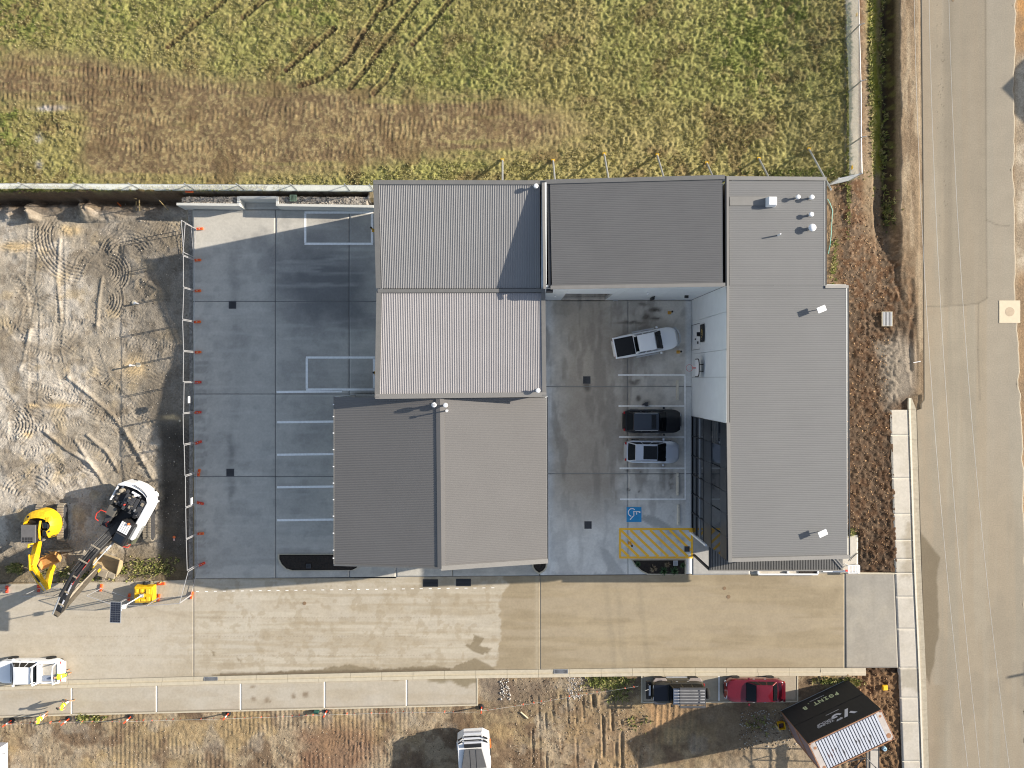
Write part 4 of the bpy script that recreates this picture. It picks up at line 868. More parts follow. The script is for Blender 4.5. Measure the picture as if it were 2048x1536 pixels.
# ------------------------------------------------------------------ buildings
def roof_sheet(name, cor, zf, ribs, material, parent, pitch=.125, dep=.024):
    """cor: TL TR BR BL image pixels; ribs run along 'x' (left-right) or 'y' (up-down)"""
    tl, tr, br, bl = [PZ(a, b, zf) for a, b in cor]
    L = (tr - tl).length if ribs == 'y' else (tl - bl).length
    n = int(L / pitch); prof = [(0, 0), (.32, 0), (.5, 1), (.82, 1)]
    us = [(i + a) / n for i in range(n) for a, _ in prof] + [1.0]; hs = [h * dep for i in range(n) for _, h in prof] + [0]
    vs = []; fs = []
    for u, h in zip(us, [q * (.5 if ribs == 'x' else 1.0) for q in hs]):
        if ribs == 'y': a, b = tl.lerp(tr, u), bl.lerp(br, u)
        else: a, b = bl.lerp(tl, u), br.lerp(tr, u)
        vs += [a + Vector((0, 0, h)), b + Vector((0, 0, h))]
    for i in range(len(us) - 1): fs.append((2 * i, 2 * i + 2, 2 * i + 3, 2 * i + 1) if ribs == 'y' else (2 * i, 2 * i + 1, 2 * i + 3, 2 * i + 2))
    m = MB(); m.add(vs, fs); m.build(name, material, parent, world=True, recalc=False)
def flash(parent, a, b, zf, wd, material=M_flash, h=.06, lift=.02, name='flashing', dz=0.0):
    m = MB(); p0, p1 = PZ(*a, zf) + Vector((0, 0, lift + dz)), PZ(*b, zf) + Vector((0, 0, lift + dz)); m.bar(p0, p1, wd, h); return m.build(name, material, parent, world=True)
def wall(parent, x0, y0, x1, y1, zt0, zt1, th=.18, material=M_precast, name='wall', z0=-.35, label=None):
    p0, p1 = Vector((x0, y0, 0)), Vector((x1, y1, 0)); d = (p1 - p0).normalized(); n = Vector((-d.y, d.x, 0)) * th / 2
    def q(p, z): return Vector((p.x, p.y, z))
    m = MB(); m.hexa([q(p0 - n, z0), q(p1 - n, z0), q(p1 + n, z0), q(p0 + n, z0), q(p0 - n, zt0), q(p1 - n, zt1), q(p1 + n, zt1), q(p0 + n, zt0)])
    return m.build(name, material, parent, world=True, label=label)
def wx(px, z): return (px - NX) * (CAMH - z) / F
def wy(py, z): return (NY - py) * (CAMH - z) / F

# --- roof planes
zA = lambda x, y: 7.0 + (y - 6.45) * .145          # ribbed unit, falls to the valley
zB = lambda x, y: 7.0 + (6.2 - y) * .12            # unit south of the valley, rises southwards
zD = lambda x, y: 8.25 + (x - 3.2) * .075
zE = lambda x, y: 9.15 - (x - 15.4) * .075
RX = wx(880, 7.7)
zC = lambda x, y: 7.8 - abs(x - RX) * .195

# ================= twin ribbed unit (roofs A and B)
bA = thing('workshop_unit', 'warehouse unit with two bright ribbed roofs meeting in a valley gutter', 'building', P(920, 580))
roof_sheet('roof_sheet', [(756, 369), (1080, 369), (1080, 577), (762, 577)], zA, 'y', M_roofA, bA)
roof_sheet('roof_sheet', [(762, 586), (1083, 586), (1085, 785), (758, 789)], zB, 'y', mat('roof_sheet_sunlit', (.30, .288, .292, 1), .5, 0, .06, .5, spec=.3), bA)  # same sheet as the first roof, lightened for its tilt to the sun
flash(bA, (747, 365), (1091, 365.3), zA, .30); flash(bA, (751.5, 362), (757, 577), zA, .34)
flash(bA, (756, 582.2), (1090, 581.5), zB, .26, M_flash, .10); flash(bA, (758, 583), (754.5, 795), zB, .34); flash(bA, (1086.5, 583), (1088.6, 792), zB, .30); flash(bA, (751, 793), (1093, 789), zB, .34, M_flashL)
m = MB(); a = PZ(757, 578.8, zA); b = PZ(1088, 578.8, zA); m.bar(a + Vector((0, 0, -.12)), b + Vector((0, 0, -.12)), .12, .05); m.build('valley_gutter', M_black, bA, world=True)
xw, xe = wx(752, 7.9) + .22, wx(1086, 7.7) - .02
yn, ysB = wy(364, 8.1) - .05, wy(792, 7.8) + .12
wall(bA, xw, yn, xw, 6.3, zA(0, yn) - .1, 6.95); wall(bA, xw, 6.3, xw, ysB, 6.9, zB(0, ysB) - .1)
wall(bA, xw, yn, xe, yn, zA(0, yn) - .08, zA(0, yn) - .08); wall(bA, xw, ysB, xe, ysB, zB(0, ysB) - .08, zB(0, ysB) - .08)
wall(bA, xe, 6.3, xe, ysB, 6.9, zB(0, ysB) - .12); wall(bA, xe, 6.3, xe, yn, 6.9, zA(0, yn) - .12)
for (a, b) in ((535 + 0, 575),): pass
def cowl(parent, px, py, zf, r, h, label=None, dark=False, name='roof_vent'):
    b = PZ(px, py, zf); base = Vector((b.x * (CAMH - 0) / CAMH, b.y, b.z))
    # px,py mark the top of the vent: place its foot under it
    T = P(px, py, b.z + h); m = MB(); m.tube((T.x, T.y, b.z), (T.x, T.y, b.z + h * .75), r * .45, 12)
    o = m.build('roof_vent', M_galv, parent, world=True, label=label)
    c = MB(); c.lathe([(r * .55, -h * .12), (r, 0), (r, h * .14), (r * .8, h * .24), (r * .2, h * .28)], (T.x, T.y, b.z + h * .72), 18)
    q = c.build('cowl', M_vent, None, smooth=True); q.parent = o
    for v in q.data.vertices: v.co -= parent.location
    f = MB(); f.box(T.x - r * .75, T.x + r * .75, T.y - r * .75, T.y + r * .75, b.z + .0, b.z + .05); q2 = f.build('base_flashing', M_flashL, None); q2.parent = o
    for v in q2.data.vertices: v.co -= parent.location
    if dark:
        d = MB(); d.lathe([(r * .5, 0), (r * .5, .03)], (T.x, T.y, b.z + h), 14); q3 = d.build('vent_mouth', mat('vent_grey', (.4, .41, .42, 1), .6), None); q3.parent = o
        for v in q3.data.vertices: v.co -= parent.location
    return o
cowl(bA, 1072, 371, zA, .17, .55); cowl(bA, 1076, 781, zB, .17, .5)
# small wall mounted things on the west face
m = MB(); m.box(xw - .35, xw - .1, wy(594, 3) - .0, wy(573, 3), 3.0, 3.5); m.build('wall_unit', M_vent, bA, world=True)
m = MB(); m.box(xw - .75, xw - .1, wy(600, 4), wy(595, 4), 3.9, 4.1); m.build('wall_light', M_black, bA, world=True, bevel=.03)

# ================= dark ribbed unit D
bD = thing('warehouse_hall', 'warehouse hall with mid grey roof above the open roller door of the courtyard', 'building', P(1270, 470))
roof_sheet('roof_sheet', [(1100, 367), (1445, 359), (1446, 567), (1104, 573)], zD, 'x', M_roofD, bD)
flash(bD, (1091, 364), (1449, 354.5), zD, .30, M_flash); flash(bD, (1101, 575.3), (1450, 569.5), zD, .26, M_flashL)
flash(bD, (1086.5, 366), (1089.5, 578), lambda x, y: zD(x, y) + .06, .20, M_flashL, .1)
m = MB(); m.bar(PZ(1097, 366, zD) + Vector((0, 0, -.12)), PZ(1099.8, 575, zD) + Vector((0, 0, -.12)), .20, .08); m.build('gutter', M_dark, bD, world=True)
# ragged line of sheet ends beside the gutter
m = MB(); a = P(1099, 581, 8.1); m.box(a.x - .22, a.x + .25, a.y - .12, a.y + .12, 7.6, 8.12); o = m.build('rain_head', M_dark, bD, world=True)
m = MB(); m.box(a.x - .16, a.x + .19, a.y - .07, a.y + .07, 8.12, 8.125); m.build('rain_head_mouth', M_black, bD, world=True)
xd0 = wx(1089, 8.2) + .1; yd = wy(573.5, 8.6) - .0; yS = yd
ydb = (757 - 600) / G
# the south wall of the hall, precast panels, with the roller door opening
dx0, dx1, dz = 4.73, 8.34, 4.25
def dpanel(x0, x1, z0, z1, th=.16):
    m = MB(); m.box(x0 + .008, x1 - .008, ydb, ydb + th, z0, z1); m.build('wall_panel', M_precast, bD, world=True)
def zt(x): return zD(x, 0) - .06
for x0, x1, z0 in ((xd0, dx0, -.3), (dx0, dx1, dz), (dx1, 8.95, -.3), (8.95, 12.2, -.3), (12.2, 15.4, -.3)):
    m = MB(); y0, y1 = ydb, ydb + .16; m.hexa([(x0 + .008, y0, z0), (x1 - .008, y0, z0), (x1 - .008, y1, z0), (x0 + .008, y1, z0), (x0 + .008, y0, zt(x0)), (x1 - .008, y0, zt(x1)), (x1 - .008, y1, zt(x1)), (x0 + .008, y1, zt(x0))]); m.build('wall_panel', M_precast, bD, world=True)
wall(bD, xd0, ydb + .3, 15.3, ydb + .3, 0, 0, .02, M_dark, 'joint_backing', -.3)
wall(bD, xd0 - .05, ydb + .2, xd0 - .05, wy(366, 8.2), zD(xd0, 0) + .10, zD(xd0, 0) + .10); wall(bD, xd0, wy(360, 8.6) - .1, 15.3, wy(360, 8.6) - .1, zD(xd0, 0) - .1, zD(15.3, 0) - .1)
for s, lab in ((dx0, None), (dx1, None)):
    m = MB(); m.box(s - .06 if s == dx0 else s - .04, s + .04 if s == dx0 else s + .06, ydb + .165, ydb + .32, 0.01, dz); m.build('door_guide', M_galv, bD, world=True)
m = MB(); m.tube((dx0, ydb + .45, dz + .1), (dx1, ydb + .45, dz + .1), .22, 14); m.build('roller_drum', M_galv, bD, world=True, smooth=True)
m = MB(); m.box(9.35, 9.55, ydb - .1, ydb - .005, .02, 3.6); m.box(9.25, 9.62, ydb - .16, ydb - .005, 2.2, 2.9)
c = P(1305, 598, 2.2); m = MB(); m.box(c.x - .09, c.x + .09, ydb - .24, ydb - .02, 1.6, 2.6); m.box(c.x - .03, c.x + .03, ydb - .10, ydb - .01, 2.6, 3.0); m.build('wall_heater', M_black, bD, world=True, bevel=.02)
c = P(1372, 590, 3.2); m = MB(); m.box(c.x - .1, c.x + .16, ydb - .2, ydb - .01, 3.1, 3.35); m.build('flood_lamp', M_black, bD, world=True); m = MB(); m.box(c.x + .17, c.x + .24, ydb - .2, ydb - .01, 3.12, 3.33); m.build('lamp_face', M_vent, bD, world=True)
for a in ((1110, 588, 3.8), (1295, 586, 5.2), (1215, 574, 8.4)):
    c = P(*a); m = MB(); m.lathe([(.05, 0), (.07, .05), (.02, .09)], (c.x, ydb - .12, a[2]), 10); m.box(c.x - .03, c.x + .03, ydb - .12, ydb - .01, a[2], a[2] + .04); m.build('camera_dome', M_vent, bD, world=True)
m = MB(); m.tube((9.0, ydb - .1, .02), (9.0, ydb - .1, .5), .03, 8); m.box(8.94, 9.3, ydb - .13, ydb - .07, .4, .46); m.build('tap_pipe', M_galv, bD, world=True)

# ================= office block E
bE = thing('office_block', 'long office block with light grey roof, glazed courtyard front and ribbed awning', 'building', P(1560, 740))
YE0 = wy(352, 9.0)
roof_sheet('roof_sheet', [(1458, 361), (1649, 361), (1649, 571), (1459, 571)], zE, 'x', M_roofE, bE)
roof_sheet('roof_sheet', [(1458, 571.2), (1692, 571.2), (1694, 1111), (1462, 1116)], zE, 'x', M_roofE, bE)
flash(bE, (1452, 356.5), (1652, 358), zE, .26, M_flash); flash(bE, (1650, 573.5), (1696, 573.5), zE, .22, M_flashL)
flash(bE, (1454.5, 353), (1455.5, 845), zE, .16, M_flashL, .09); flash(bE, (1451, 352), (1451.8, 572), zE, .10, M_dark, .05)
flash(bE, (1456, 845), (1459.5, 1124), zE, .24, M_flashL, .09); flash(bE, (1458, 1120), (1698, 1113), zE, .26, M_flashL, .07)
flash(bE, (1651.5, 355), (1651.5, 571), zE, .09, M_dark, .04); flash(bE, (1695.5, 571), (1698.5, 1115), zE, .09, M_dark, .04)
m = MB(); a, b = PZ(1459, 402.5, zE), PZ(1535, 402.5, zE); m.bar(a + Vector((0, 0, .03)), b + Vector((0, 0, .03)), .62, .025); m.build('cover_sheet', M_flash, bE, world=True)
XW = 15.42
ye_s = wy(1124, 9.15) + .05; ye_n = wy(354, 9.1) - .1; xe1, xe2 = wx(1649, 8.6), wx(1694, 8.5)
yj = wy(571, 8.6)
wall(bE, XW + .3, ye_n, xe1, ye_n, 8.9, zE(xe1, 0) - .1); wall(bE, xe1, ye_n, xe1, yj, zE(xe1, 0) - .12, zE(xe1, 0) - .12)
wall(bE, xe1, yj, xe2, yj, zE(xe1, 0) - .12, zE(xe2, 0) - .12); wall(bE, xe2, yj, xe2, ye_s, zE(xe2, 0) - .12, zE(xe2, 0) - .12)
wall(bE, XW + .3, ye_s + .2, xe2, ye_s + .2, 8.95, zE(xe2, 0) - .12, .1, M_clad)
wall(bE, XW + .35, ye_n, XW + .35, ye_s + .1, 9.0, 9.0, .1, M_dark, 'wall_core')
# courtyard facade, precast part
def epanel(y0, y1, z0, z1, m_=M_precast, name='wall_panel', x=0.0, th=.2, g=.012):
    m = MB(); m.box(XW - x, XW + th, y0 + g, y1 - g, z0 + g, z1 - g); return m.build(name, m_, bE, world=True)
Z9 = 9.08
epanel(4.62, 6.43, -.3, Z9); epanel(2.0, 4.62, 2.42, Z9); epanel(.1, 2.0, -.3, Z9); epanel(-3.1, .1, -.3, Z9)
epanel(4.36, 4.62, -.3, 2.42, g=.002); epanel(2.0, 2.30, -.3, 2.42, g=.002)
d = MB(); d.box(XW + .03, XW + .1, 2.33, 4.33, .02, 2.39); o = d.build('panel_door', M_white, bE, world=True)
for a, b, z0, z1 in ((3.1, 3.22, 1.0, 1.25), (2.75, 2.95, 1.7, 1.95)):
    h = MB(); h.box(XW - .02, XW + .03, a, b, z0, z1); q = h.build('door_plate', M_dark, None); q.parent = o
    for v in q.data.vertices: v.co -= bE.location
m = MB(); m.box(XW - .01, XW + .1, 4.33, 4.36, 0, 2.4); m.box(XW - .01, XW + .1, 2.30, 2.33, 0, 2.4); m.build('door_frame', M_dark, bE, world=True)
sg = thing('wall_sign', 'black wall sign with small gold emblem above the white courtyard door', 'sign', (XW - .08, 3.5, 3.4))
m = MB(); m.box(-.05, .0, -.68, .68, -.45, .5); m.build('board', M_black, sg)
M_gold = mat('gold', (.6, .42, .12, 1), .4, .6, .3, 8)
m = MB(); T = Matrix(((0, 0, -1, -.052), (-1, 0, 0, 0), (0, 1, 0, 0), (0, 0, 0, 1)))
for k in range(16):
    a = 2.6 * math.pi / 2 * (k / 15) - 1.0; r = .22; m.box(-.056, -.05, math.sin(a) * r - .035, math.sin(a) * r + .035, .05 + math.cos(a) * r - .03, .05 + math.cos(a) * r + .03)
m.box(-.056, -.05, -.35, -.22, -.1, .06); m.box(-.056, -.05, .12, .34, -.12, -.02); m.box(-.056, -.05, .05, .12, -.12, .14); m.box(-.056, -.05, -.12, -.04, -.2, -.02); m.box(-.056, -.05, .2, .3, .05, .12); m.box(-.056, -.05, -.5, -.45, -.05, 0); m.box(-.056, -.05, .45, .5, -.05, 0)
m.build('emblem', M_gold, sg)
m = MB(); m.box(XW - .3, XW - .01, 3.3, 3.62, 2.62, 2.72); m.build('wall_lamp', M_black, bE, world=True)
# basketball hoop
bh = thing('basketball_hoop', 'basketball hoop with white backboard and thin red ring on the white wall', 'basketball hoop', (XW - .02, .82, 3.05))
m = MB(); pts = []
for k in range(13):
    t_ = -1 + 2 * k / 12; pts.append((t_ * .68, .55 + .30 * (1 - t_ ** 4) + .0))
poly = [(-.68, -.2)] + [(.68, -.2)] + [(a, b) for a, b in reversed(pts)]
n = len(poly); vs = [(-.45, a, b) for a, b in poly] + [(-.40, a, b) for a, b in poly]
m.add(vs, [tuple(range(n)), tuple(range(2 * n - 1, n - 1, -1))] + [(i, n + i, n + (i + 1) % n, (i + 1) % n) for i in range(n)]); m.build('backboard', M_vent, bh)
m = MB(); m.path([(-.44, a, b + .03) for a, b in [(-.68, -.2)] + pts + [(.68, -.2)]], .045, 6); m.build('backboard_rim', M_black, bh)
m = MB(); m.box(-.4, 0, -.3, -.24, .1, .5); m.box(-.4, 0, .24, .3, .1, .5); m.build('bracket', M_black, bh)
m = MB(); pts = [(-.95 + .26 * math.cos(t_ * .3307), .26 * math.sin(t_ * .3307), -.02) for t_ in range(20)]; m.path(pts, .013, 5); m.box(-.72, -.45, -.04, .04, -.05, .0); m.build('ring', M_red, bh)
# dark glazed part
ys_ = [(757 - v) / G for v in (832.8, 872, 911, 949, 986.5, 1025, 1065)]
for i in range(6):
    y1, y0 = ys_[i], ys_[i + 1]
    for z0, z1 in ((.06, 1.25), (1.3, 2.28), (2.33, 3.38)):
        epanel(y0 + .03, y1 - .03, z0, z1, M_glass, 'glass_pane', -.06, .1)
    epanel(y0, y1, 3.42, 5.35, M_clad, 'cladding_panel', -.01, .2)
    epanel(y0 + .03, y1 - .03, 5.4, 7.62, M_glass, 'glass_pane', -.04, .1)
    epanel(y0, y1, 7.66, Z9, M_clad, 'cladding_panel', -.01, .2)
    m = MB(); m.box(XW - .03, XW + .12, y1 - .03, y1 + .03, .02, 3.42); m.box(XW - .03, XW + .12, y1 - .02, y1 + .02, 5.35, 7.66); m.build('mullion', M_dark, bE, world=True)
for i in (0,):
    for k in range(3): m = MB(); m.box(XW - .02, XW + .05, ys_[1], ys_[0], 5.9 + k * .5, 5.95 + k * .5); m.build('louvre_bar', M_flash, bE, world=True)
for z in (1.275, 2.305, 3.40):
    m = MB(); m.box(XW - .02, XW + .1, ys_[6], ys_[0], z - .025, z + .025); m.build('transom', M_galv if z > 2 and z < 3 else M_dark, bE, world=True)
# ribbed awning along the south side
AW = 4.4; zAw = lambda x, y: AW
ax0, ax1, ay0, ay1 = wx(1418, AW), wx(1684, AW), ye_s + .02, wy(1139, AW)
m = MB(); n = int((ax1 - ax0) / .12)
for i in range(n):
    x = ax0 + (i + .5) * (ax1 - ax0) / n; w_ = .034
    m.box(x - w_, x + w_, ay1, ay0 + .55, AW, AW + .07)
m.build('awning_ribs', M_flash, bE, world=True)['kind'] = 'stuff'
m = MB(); m.box(ax0, ax1, ay1, ay0 + .55, AW - .06, AW + .003); m.build('awning_deck', M_dark, bE, world=True)
m = MB(); m.box(ax0, ax0 + .16, ay1, ay0 + 2.1 - .3, AW - .1, AW + .1); m.build('awning_fascia', M_dark, bE, world=True)
m = MB(); m.box(ax0 - .02, ax1 + .05, ay1 - .10, ay1, AW - .1, AW + .09); m.build('awning_fascia', M_flashL, bE, world=True)
m = MB(); m.bar(P(1664, 1112, AW + .08), P(1685, 1137, AW + .08), .22, .05); m.bar(P(1668.5, 1112, AW + .13), P(1687, 1134, AW + .13), .10, .05); m.build('awning_flashing', M_flashL, bE, world=True)
m = MB(); m.box(ax1 - .5, ax1 + .03, ay1 + .3, ay0 + .5, AW + .01, AW + .06); m.build('awning_end_sheet', M_flash, bE, world=True)
m = MB(); c = P(1389, 1066); m.box(XW - .12, XW + .02, ys_[6] - .12, ys_[6] + .04, 0, AW - .1); m.build('corner_post', M_vent, bE, world=True)
c = P(1388, 1110); m = MB(); m.box(c.x - .08, c.x + .08, c.y - .08, c.y + .08, 0, AW - .1); m.build('awning_post', M_dark, bE, world=True)
# roof gear
T = P(1545, 402, 9.4); zb = zE(T.x, T.y); m = MB(); m.prism([(T.x - .34, T.y - .34), (T.x + .34, T.y - .34), (T.x + .34, T.y + .34), (T.x - .34, T.y + .34)], zb + .02, zb + .55, poly1=[(T.x - .29, T.y - .29), (T.x + .29, T.y - .29), (T.x + .29, T.y + .29), (T.x - .29, T.y + .29)]); m.build('air_unit', M_vent, bE, world=True, bevel=.05)
cowl(bE, 1597.5, 393, zE, .16, .5); cowl(bE, 1625, 393.5, zE, .17, .5); cowl(bE, 1624, 428, zE, .17, .45); cowl(bE, 1626, 454.5, zE, .26, .5)
T = P(1560, 468.5, 9.3); m = MB(); m.tube((T.x, T.y, zE(T.x, 0)), (T.x, T.y, zE(T.x, 0) + .55), .05, 8); o = m.build('vent_pipe', M_vent, bE, world=True)
for (a, b) in ((1644.5, 618), (1647, 1067.5)):
    T = P(a, b, 9.3); zb = zE(T.x, T.y); m = MB(); m.tube((T.x - .1, T.y, zb), (T.x - .1, T.y, zb + .5), .03, 8); o = m.build('antenna_mast', M_dark, bE, world=True)
    Tm = Matrix.Translation((T.x, T.y, zb + .52)) @ Matrix.Rotation(R(22), 4, 'Z') @ Matrix.Rotation(R(8), 4, 'Y'); m = MB(); m.box(-.33, .33, -.20, .20, 0, .04, T=Tm); q = m.build('flat_antenna', M_vent, None, bevel=.01); q.parent = o
    for v in q.data.vertices: v.co -= bE.location
# planters, rails and cage along the south face of the block
sw = thing('street_planter', 'low white edged planter beds between the awning and the driveway', 'planter', P(1600, 1147))
for (x0, y0, x1, y1) in ((1515, 1147.5, 1634, 1147.5), (1574, 1141, 1574, 1146.5), (1515, 1141, 1515, 1146.5), (1634, 1141, 1634, 1146.5)):
    m = MB(); m.bar(P(x0, y0, 0), P(x1, y1, 0), .12, .22); m.build('edge_wall', M_vent, sw, world=True)
m = MB(); m.box(P(1598, 0).x, P(1633, 0).x, P(0, 1146).y, P(0, 1139).y, .01, .1); m.build('dark_bed', M_mulch, sw, world=True)
cg = thing('white_cage', 'white metal cage with slatted lid beside the awning end', 'cage', P(1701, 1135))
m = MB(); hx, hy, hz = .46, .30, .55
for sx in (-1, 1):
    for sy in (-1, 1): m.box(sx * hx - .025, sx * hx + .025, sy * hy - .025, sy * hy + .025, 0, hz)
for sy in (-1, 1): m.box(-hx, hx, sy * hy - .03, sy * hy + .03, hz, hz + .04)
for sx in (-1, 1): m.box(sx * hx - .03, sx * hx + .03, -hy, hy, hz + .001, hz + .041)
m.build('frame', M_vent, cg)
for k in range(7): m = MB(); x = -hx + .1 + k * .12; m.box(x - .03, x + .03, -hy + .03, hy - .03, hz + .005, hz + .03); m.build('slat', M_vent, cg)
bnn = thing('leaning_board', 'white board with a red end lying along the kerb under the awning', 'board', P(1668, 1141)); m = MB(); m.box(-.95, .85, -.08, .08, .02, .16); m.build('board', M_vent, bnn); m = MB(); m.box(.86, 1.12, -.07, .07, .02, .15); m.build('red_end', M_red, bnn)
cb = thing('loose_cable', 'black cable curling over the concrete pad into the garden soil', 'cable', P(1705, 1115)); m = MB(); m.path([P(a, b, .05) - P(1705, 1115) for a, b in ((1700.5, 1121.5), (1703, 1117), (1707, 1113), (1712, 1109), (1716, 1106))] , .025, 5); m.build('cable', M_black, cb)

# ================= gabled unit C
bC = thing('gabled_warehouse', 'gabled warehouse, dark west slope and pale east slope, beside the parking courtyard', 'building', P(880, 960))
roof_sheet('roof_sheet', [(669, 794), (873, 797), (876, 1136), (669, 1131)], zC, 'x', M_roofC, bC)
roof_sheet('roof_sheet', [(887, 797), (1093, 795), (1094, 1120), (889, 1133)], zC, 'x', M_roofC, bC)
for (a, b, mt) in (((876.3, 796), (879.5, 1137), M_roofC), ((884, 796), (886, 1137), M_roofC)):
    p0, p1 = PZ(*a, zC), PZ(*b, zC); s_ = -1 if a[0] < 880 else 1; m = MB(); o_ = Vector((s_ * .15, 0, -.02)); c_ = Vector((-s_ * .14, 0, .045)); up = Vector((0, 0, .05))
    m.hexa([p0 + o_, p1 + o_, p1 + c_, p0 + c_, p0 + o_ + up, p1 + o_ + up, p1 + c_ + up, p0 + c_ + up]); m.build('ridge_cap', mt, bC, world=True)
p0, p1 = PZ(668, 1129.5, zC), PZ(881, 1136, zC); m = MB(); m.bar(p0 + Vector((0, 0, .01)), p1 + Vector((0, 0, .01)), .12, .07); m.build('barge_flashing', M_flash, bC, world=True)
p0, p1 = PZ(882, 1136, zC), PZ(1096, 1121.5, zC); m = MB(); m.bar(p0 + Vector((0, 0, .01)), p1 + Vector((0, 0, .01)), .34, .07); m.build('barge_flashing', M_flashL, bC, world=True)
flash(bC, (1094.5, 794), (1095.5, 1121), zC, .08, M_dark, .03, -.03, 'gutter'); flash(bC, (668, 793), (668, 1131), zC, .06, M_flash, .04, .0)
for k, y in enumerate((809, 833, 866, 899, 933, 966, 999, 1032, 1066, 1100, 1116)):
    c = PZ(667.3, y, zC); m = MB(); m.box(c.x - .05, c.x + .05, c.y - .04, c.y + .04, c.z - .02, c.z + .06); m.build('gutter_clip', M_vent, bC, world=True)
x0, x1, y0, y1 = wx(668, 6.45) + .12, wx(1094, 6.4) - .03, wy(1131, 6.5) + .15, wy(794, 7.3)
wall(bC, x0, y0, x0, y1, 6.2, 6.2); wall(bC, x1, y0, x1, y1, 6.15, 6.15); wall(bC, x0, y0, RX, y0, 6.2, 7.6); wall(bC, RX, y0, x1, y0, 7.6, 6.15)
cowl(bC, 867.5, 810, zC, .18, .62, dark=True); cowl(bC, 890.5, 810.5, zC, .17, .55)
T = P(894, 821.5, 8.3); m = MB(); m.tube((T.x, T.y, zC(T.x, 0)), (T.x, T.y, zC(T.x, 0) + .75), .05, 8); m.build('vent_pipe', M_vent, bC, world=True); m = MB(); m.lathe([(.1, 0), (.1, .05)], (T.x, T.y, zC(T.x, 0) + .75), 10); m.build('vent_pipe_cap', M_vent, bC, world=True)
m = MB(); c = P(664, 957, 6.0); m.box(x0 - .22, x0 - .09, wy(960, 5), wy(954, 5), 4.8, 5.1); m.build('wall_light', M_black, bC, world=True)

# ================= retaining wall with its recess, at the north end of the yard
rw = thing('retaining_wall', 'pale topped concrete retaining wall with a square recess at the yard north edge', 'retaining wall', P(550, 410))
ZR = 1.3
def rseg(a, b):
    m = MB(); p0, p1 = P(*a, ZR), P(*b, ZR); p0.z = p1.z = -.7; m.bar(p0, p1, .2, ZR + .7); m.build('wall_segment', mat('wall_concrete', K(212, 212, 206), .8, 0, .06, 3), rw, world=True)
rseg((353, 408), (474.4, 409.6)); rseg((476.6, 411.8), (476.6, 393)); rseg((479, 394.8), (552, 394.8)); rseg((554.3, 393), (554.3, 411.5)); rseg((556.7, 409.6), (747, 412.6))
# the northern wall line between yard and field, behind the twin unit
# site fence with pale shade cloth along the field
M_cloth = mat('shade_cloth', K(208, 214, 204, 1.25), .9, 0, .06, 1.5, )
sf = thing('site_fence', 'long steel fence with pale shade cloth between the field and the dirt lot', 'fence', (P(380, 381, 1.3)))
fxs = [-40, 70, 176, 283, 391, 491, 595, 700, 748]
def fpt(i, h): p = P(fxs[i], 378.5 + fxs[i] * .0045, 1.3); p.z = 1.3 + h; return p
for i in range(len(fxs)):
    m = MB(); m.tube(fpt(i, -.4), fpt(i, 2.05), .035, 8); m.build('post', M_galv, sf, world=True)
    if 0 < i < 8: m = MB(); m.tube(fpt(i, 1.5), fpt(i, -.1) + Vector((-.75, .35, 0)), .03, 6); m.build('stay', M_galv, sf, world=True)
M_wire = mat('chain_wire', (.62, .63, .62, 1), .5, .4, .05, 4)
def chain_mesh(parent, a, b, HH, st=.11, r=.0075):
    L = (b - a).length; u = (b - a) / L; m = MB(); k = -HH
    while k < L:
        for sgn in (0, 1):
            s0, z0, s1, z1 = (k, 0, k + HH, HH) if sgn == 0 else (k + HH, 0, k, HH)
            lo, hi = 0.0, 1.0
            ds = s1 - s0
            for lim, side in ((0, 1), (L, -1)):
                t_ = (lim - s0) / ds
                if (ds > 0) == (side > 0): lo = max(lo, t_)
                else: hi = min(hi, t_)
            if hi - lo > .02:
                p = a + u * (s0 + ds * lo) + Vector((0, 0, z0 + (z1 - z0) * lo)); q = a + u * (s0 + ds * hi) + Vector((0, 0, z0 + (z1 - z0) * hi)); m.tube(p, q, r, 3, cap=False)
        k += st
    m.build('mesh_panel', M_wire, parent, world=True, recalc=False)
for i in range(len(fxs) - 1):
    chain_mesh(sf, fpt(i, 0), fpt(i + 1, 0), 1.6, .14, .006)
    m = MB(); m.tube(fpt(i, 1.66), fpt(i + 1, 1.66), .02, 6); m.build('rail', M_galv, sf, world=True)
gs_ = thing('fabric_strip', 'pale strip of ground fabric running under the field fence', 'ground fabric', P(380, 376, 1.32)); m = MB(); n_ = 120; vs = []; rr = random.Random(5)
for k in range(n_ + 1):
    x_ = -60 + 806 * k / n_; zt_ = 1.32
    for j_, yy_ in enumerate((366.5, 370.5, 375, 379.5)):
        p = P(x_, yy_ + x_ * .005 + rr.uniform(-.3, .3), 1.36 + (.0 if j_ in (0, 3) else rr.uniform(.0, .05))); vs.append(tuple(p))
m.add(vs, [(4 * k + j_, 4 * k + j_ + 1, 4 * k + 5 + j_, 4 * k + 4 + j_) for k in range(n_) for j_ in range(3)]); m.build('fabric', M_cloth, gs_, world=True, smooth=True)
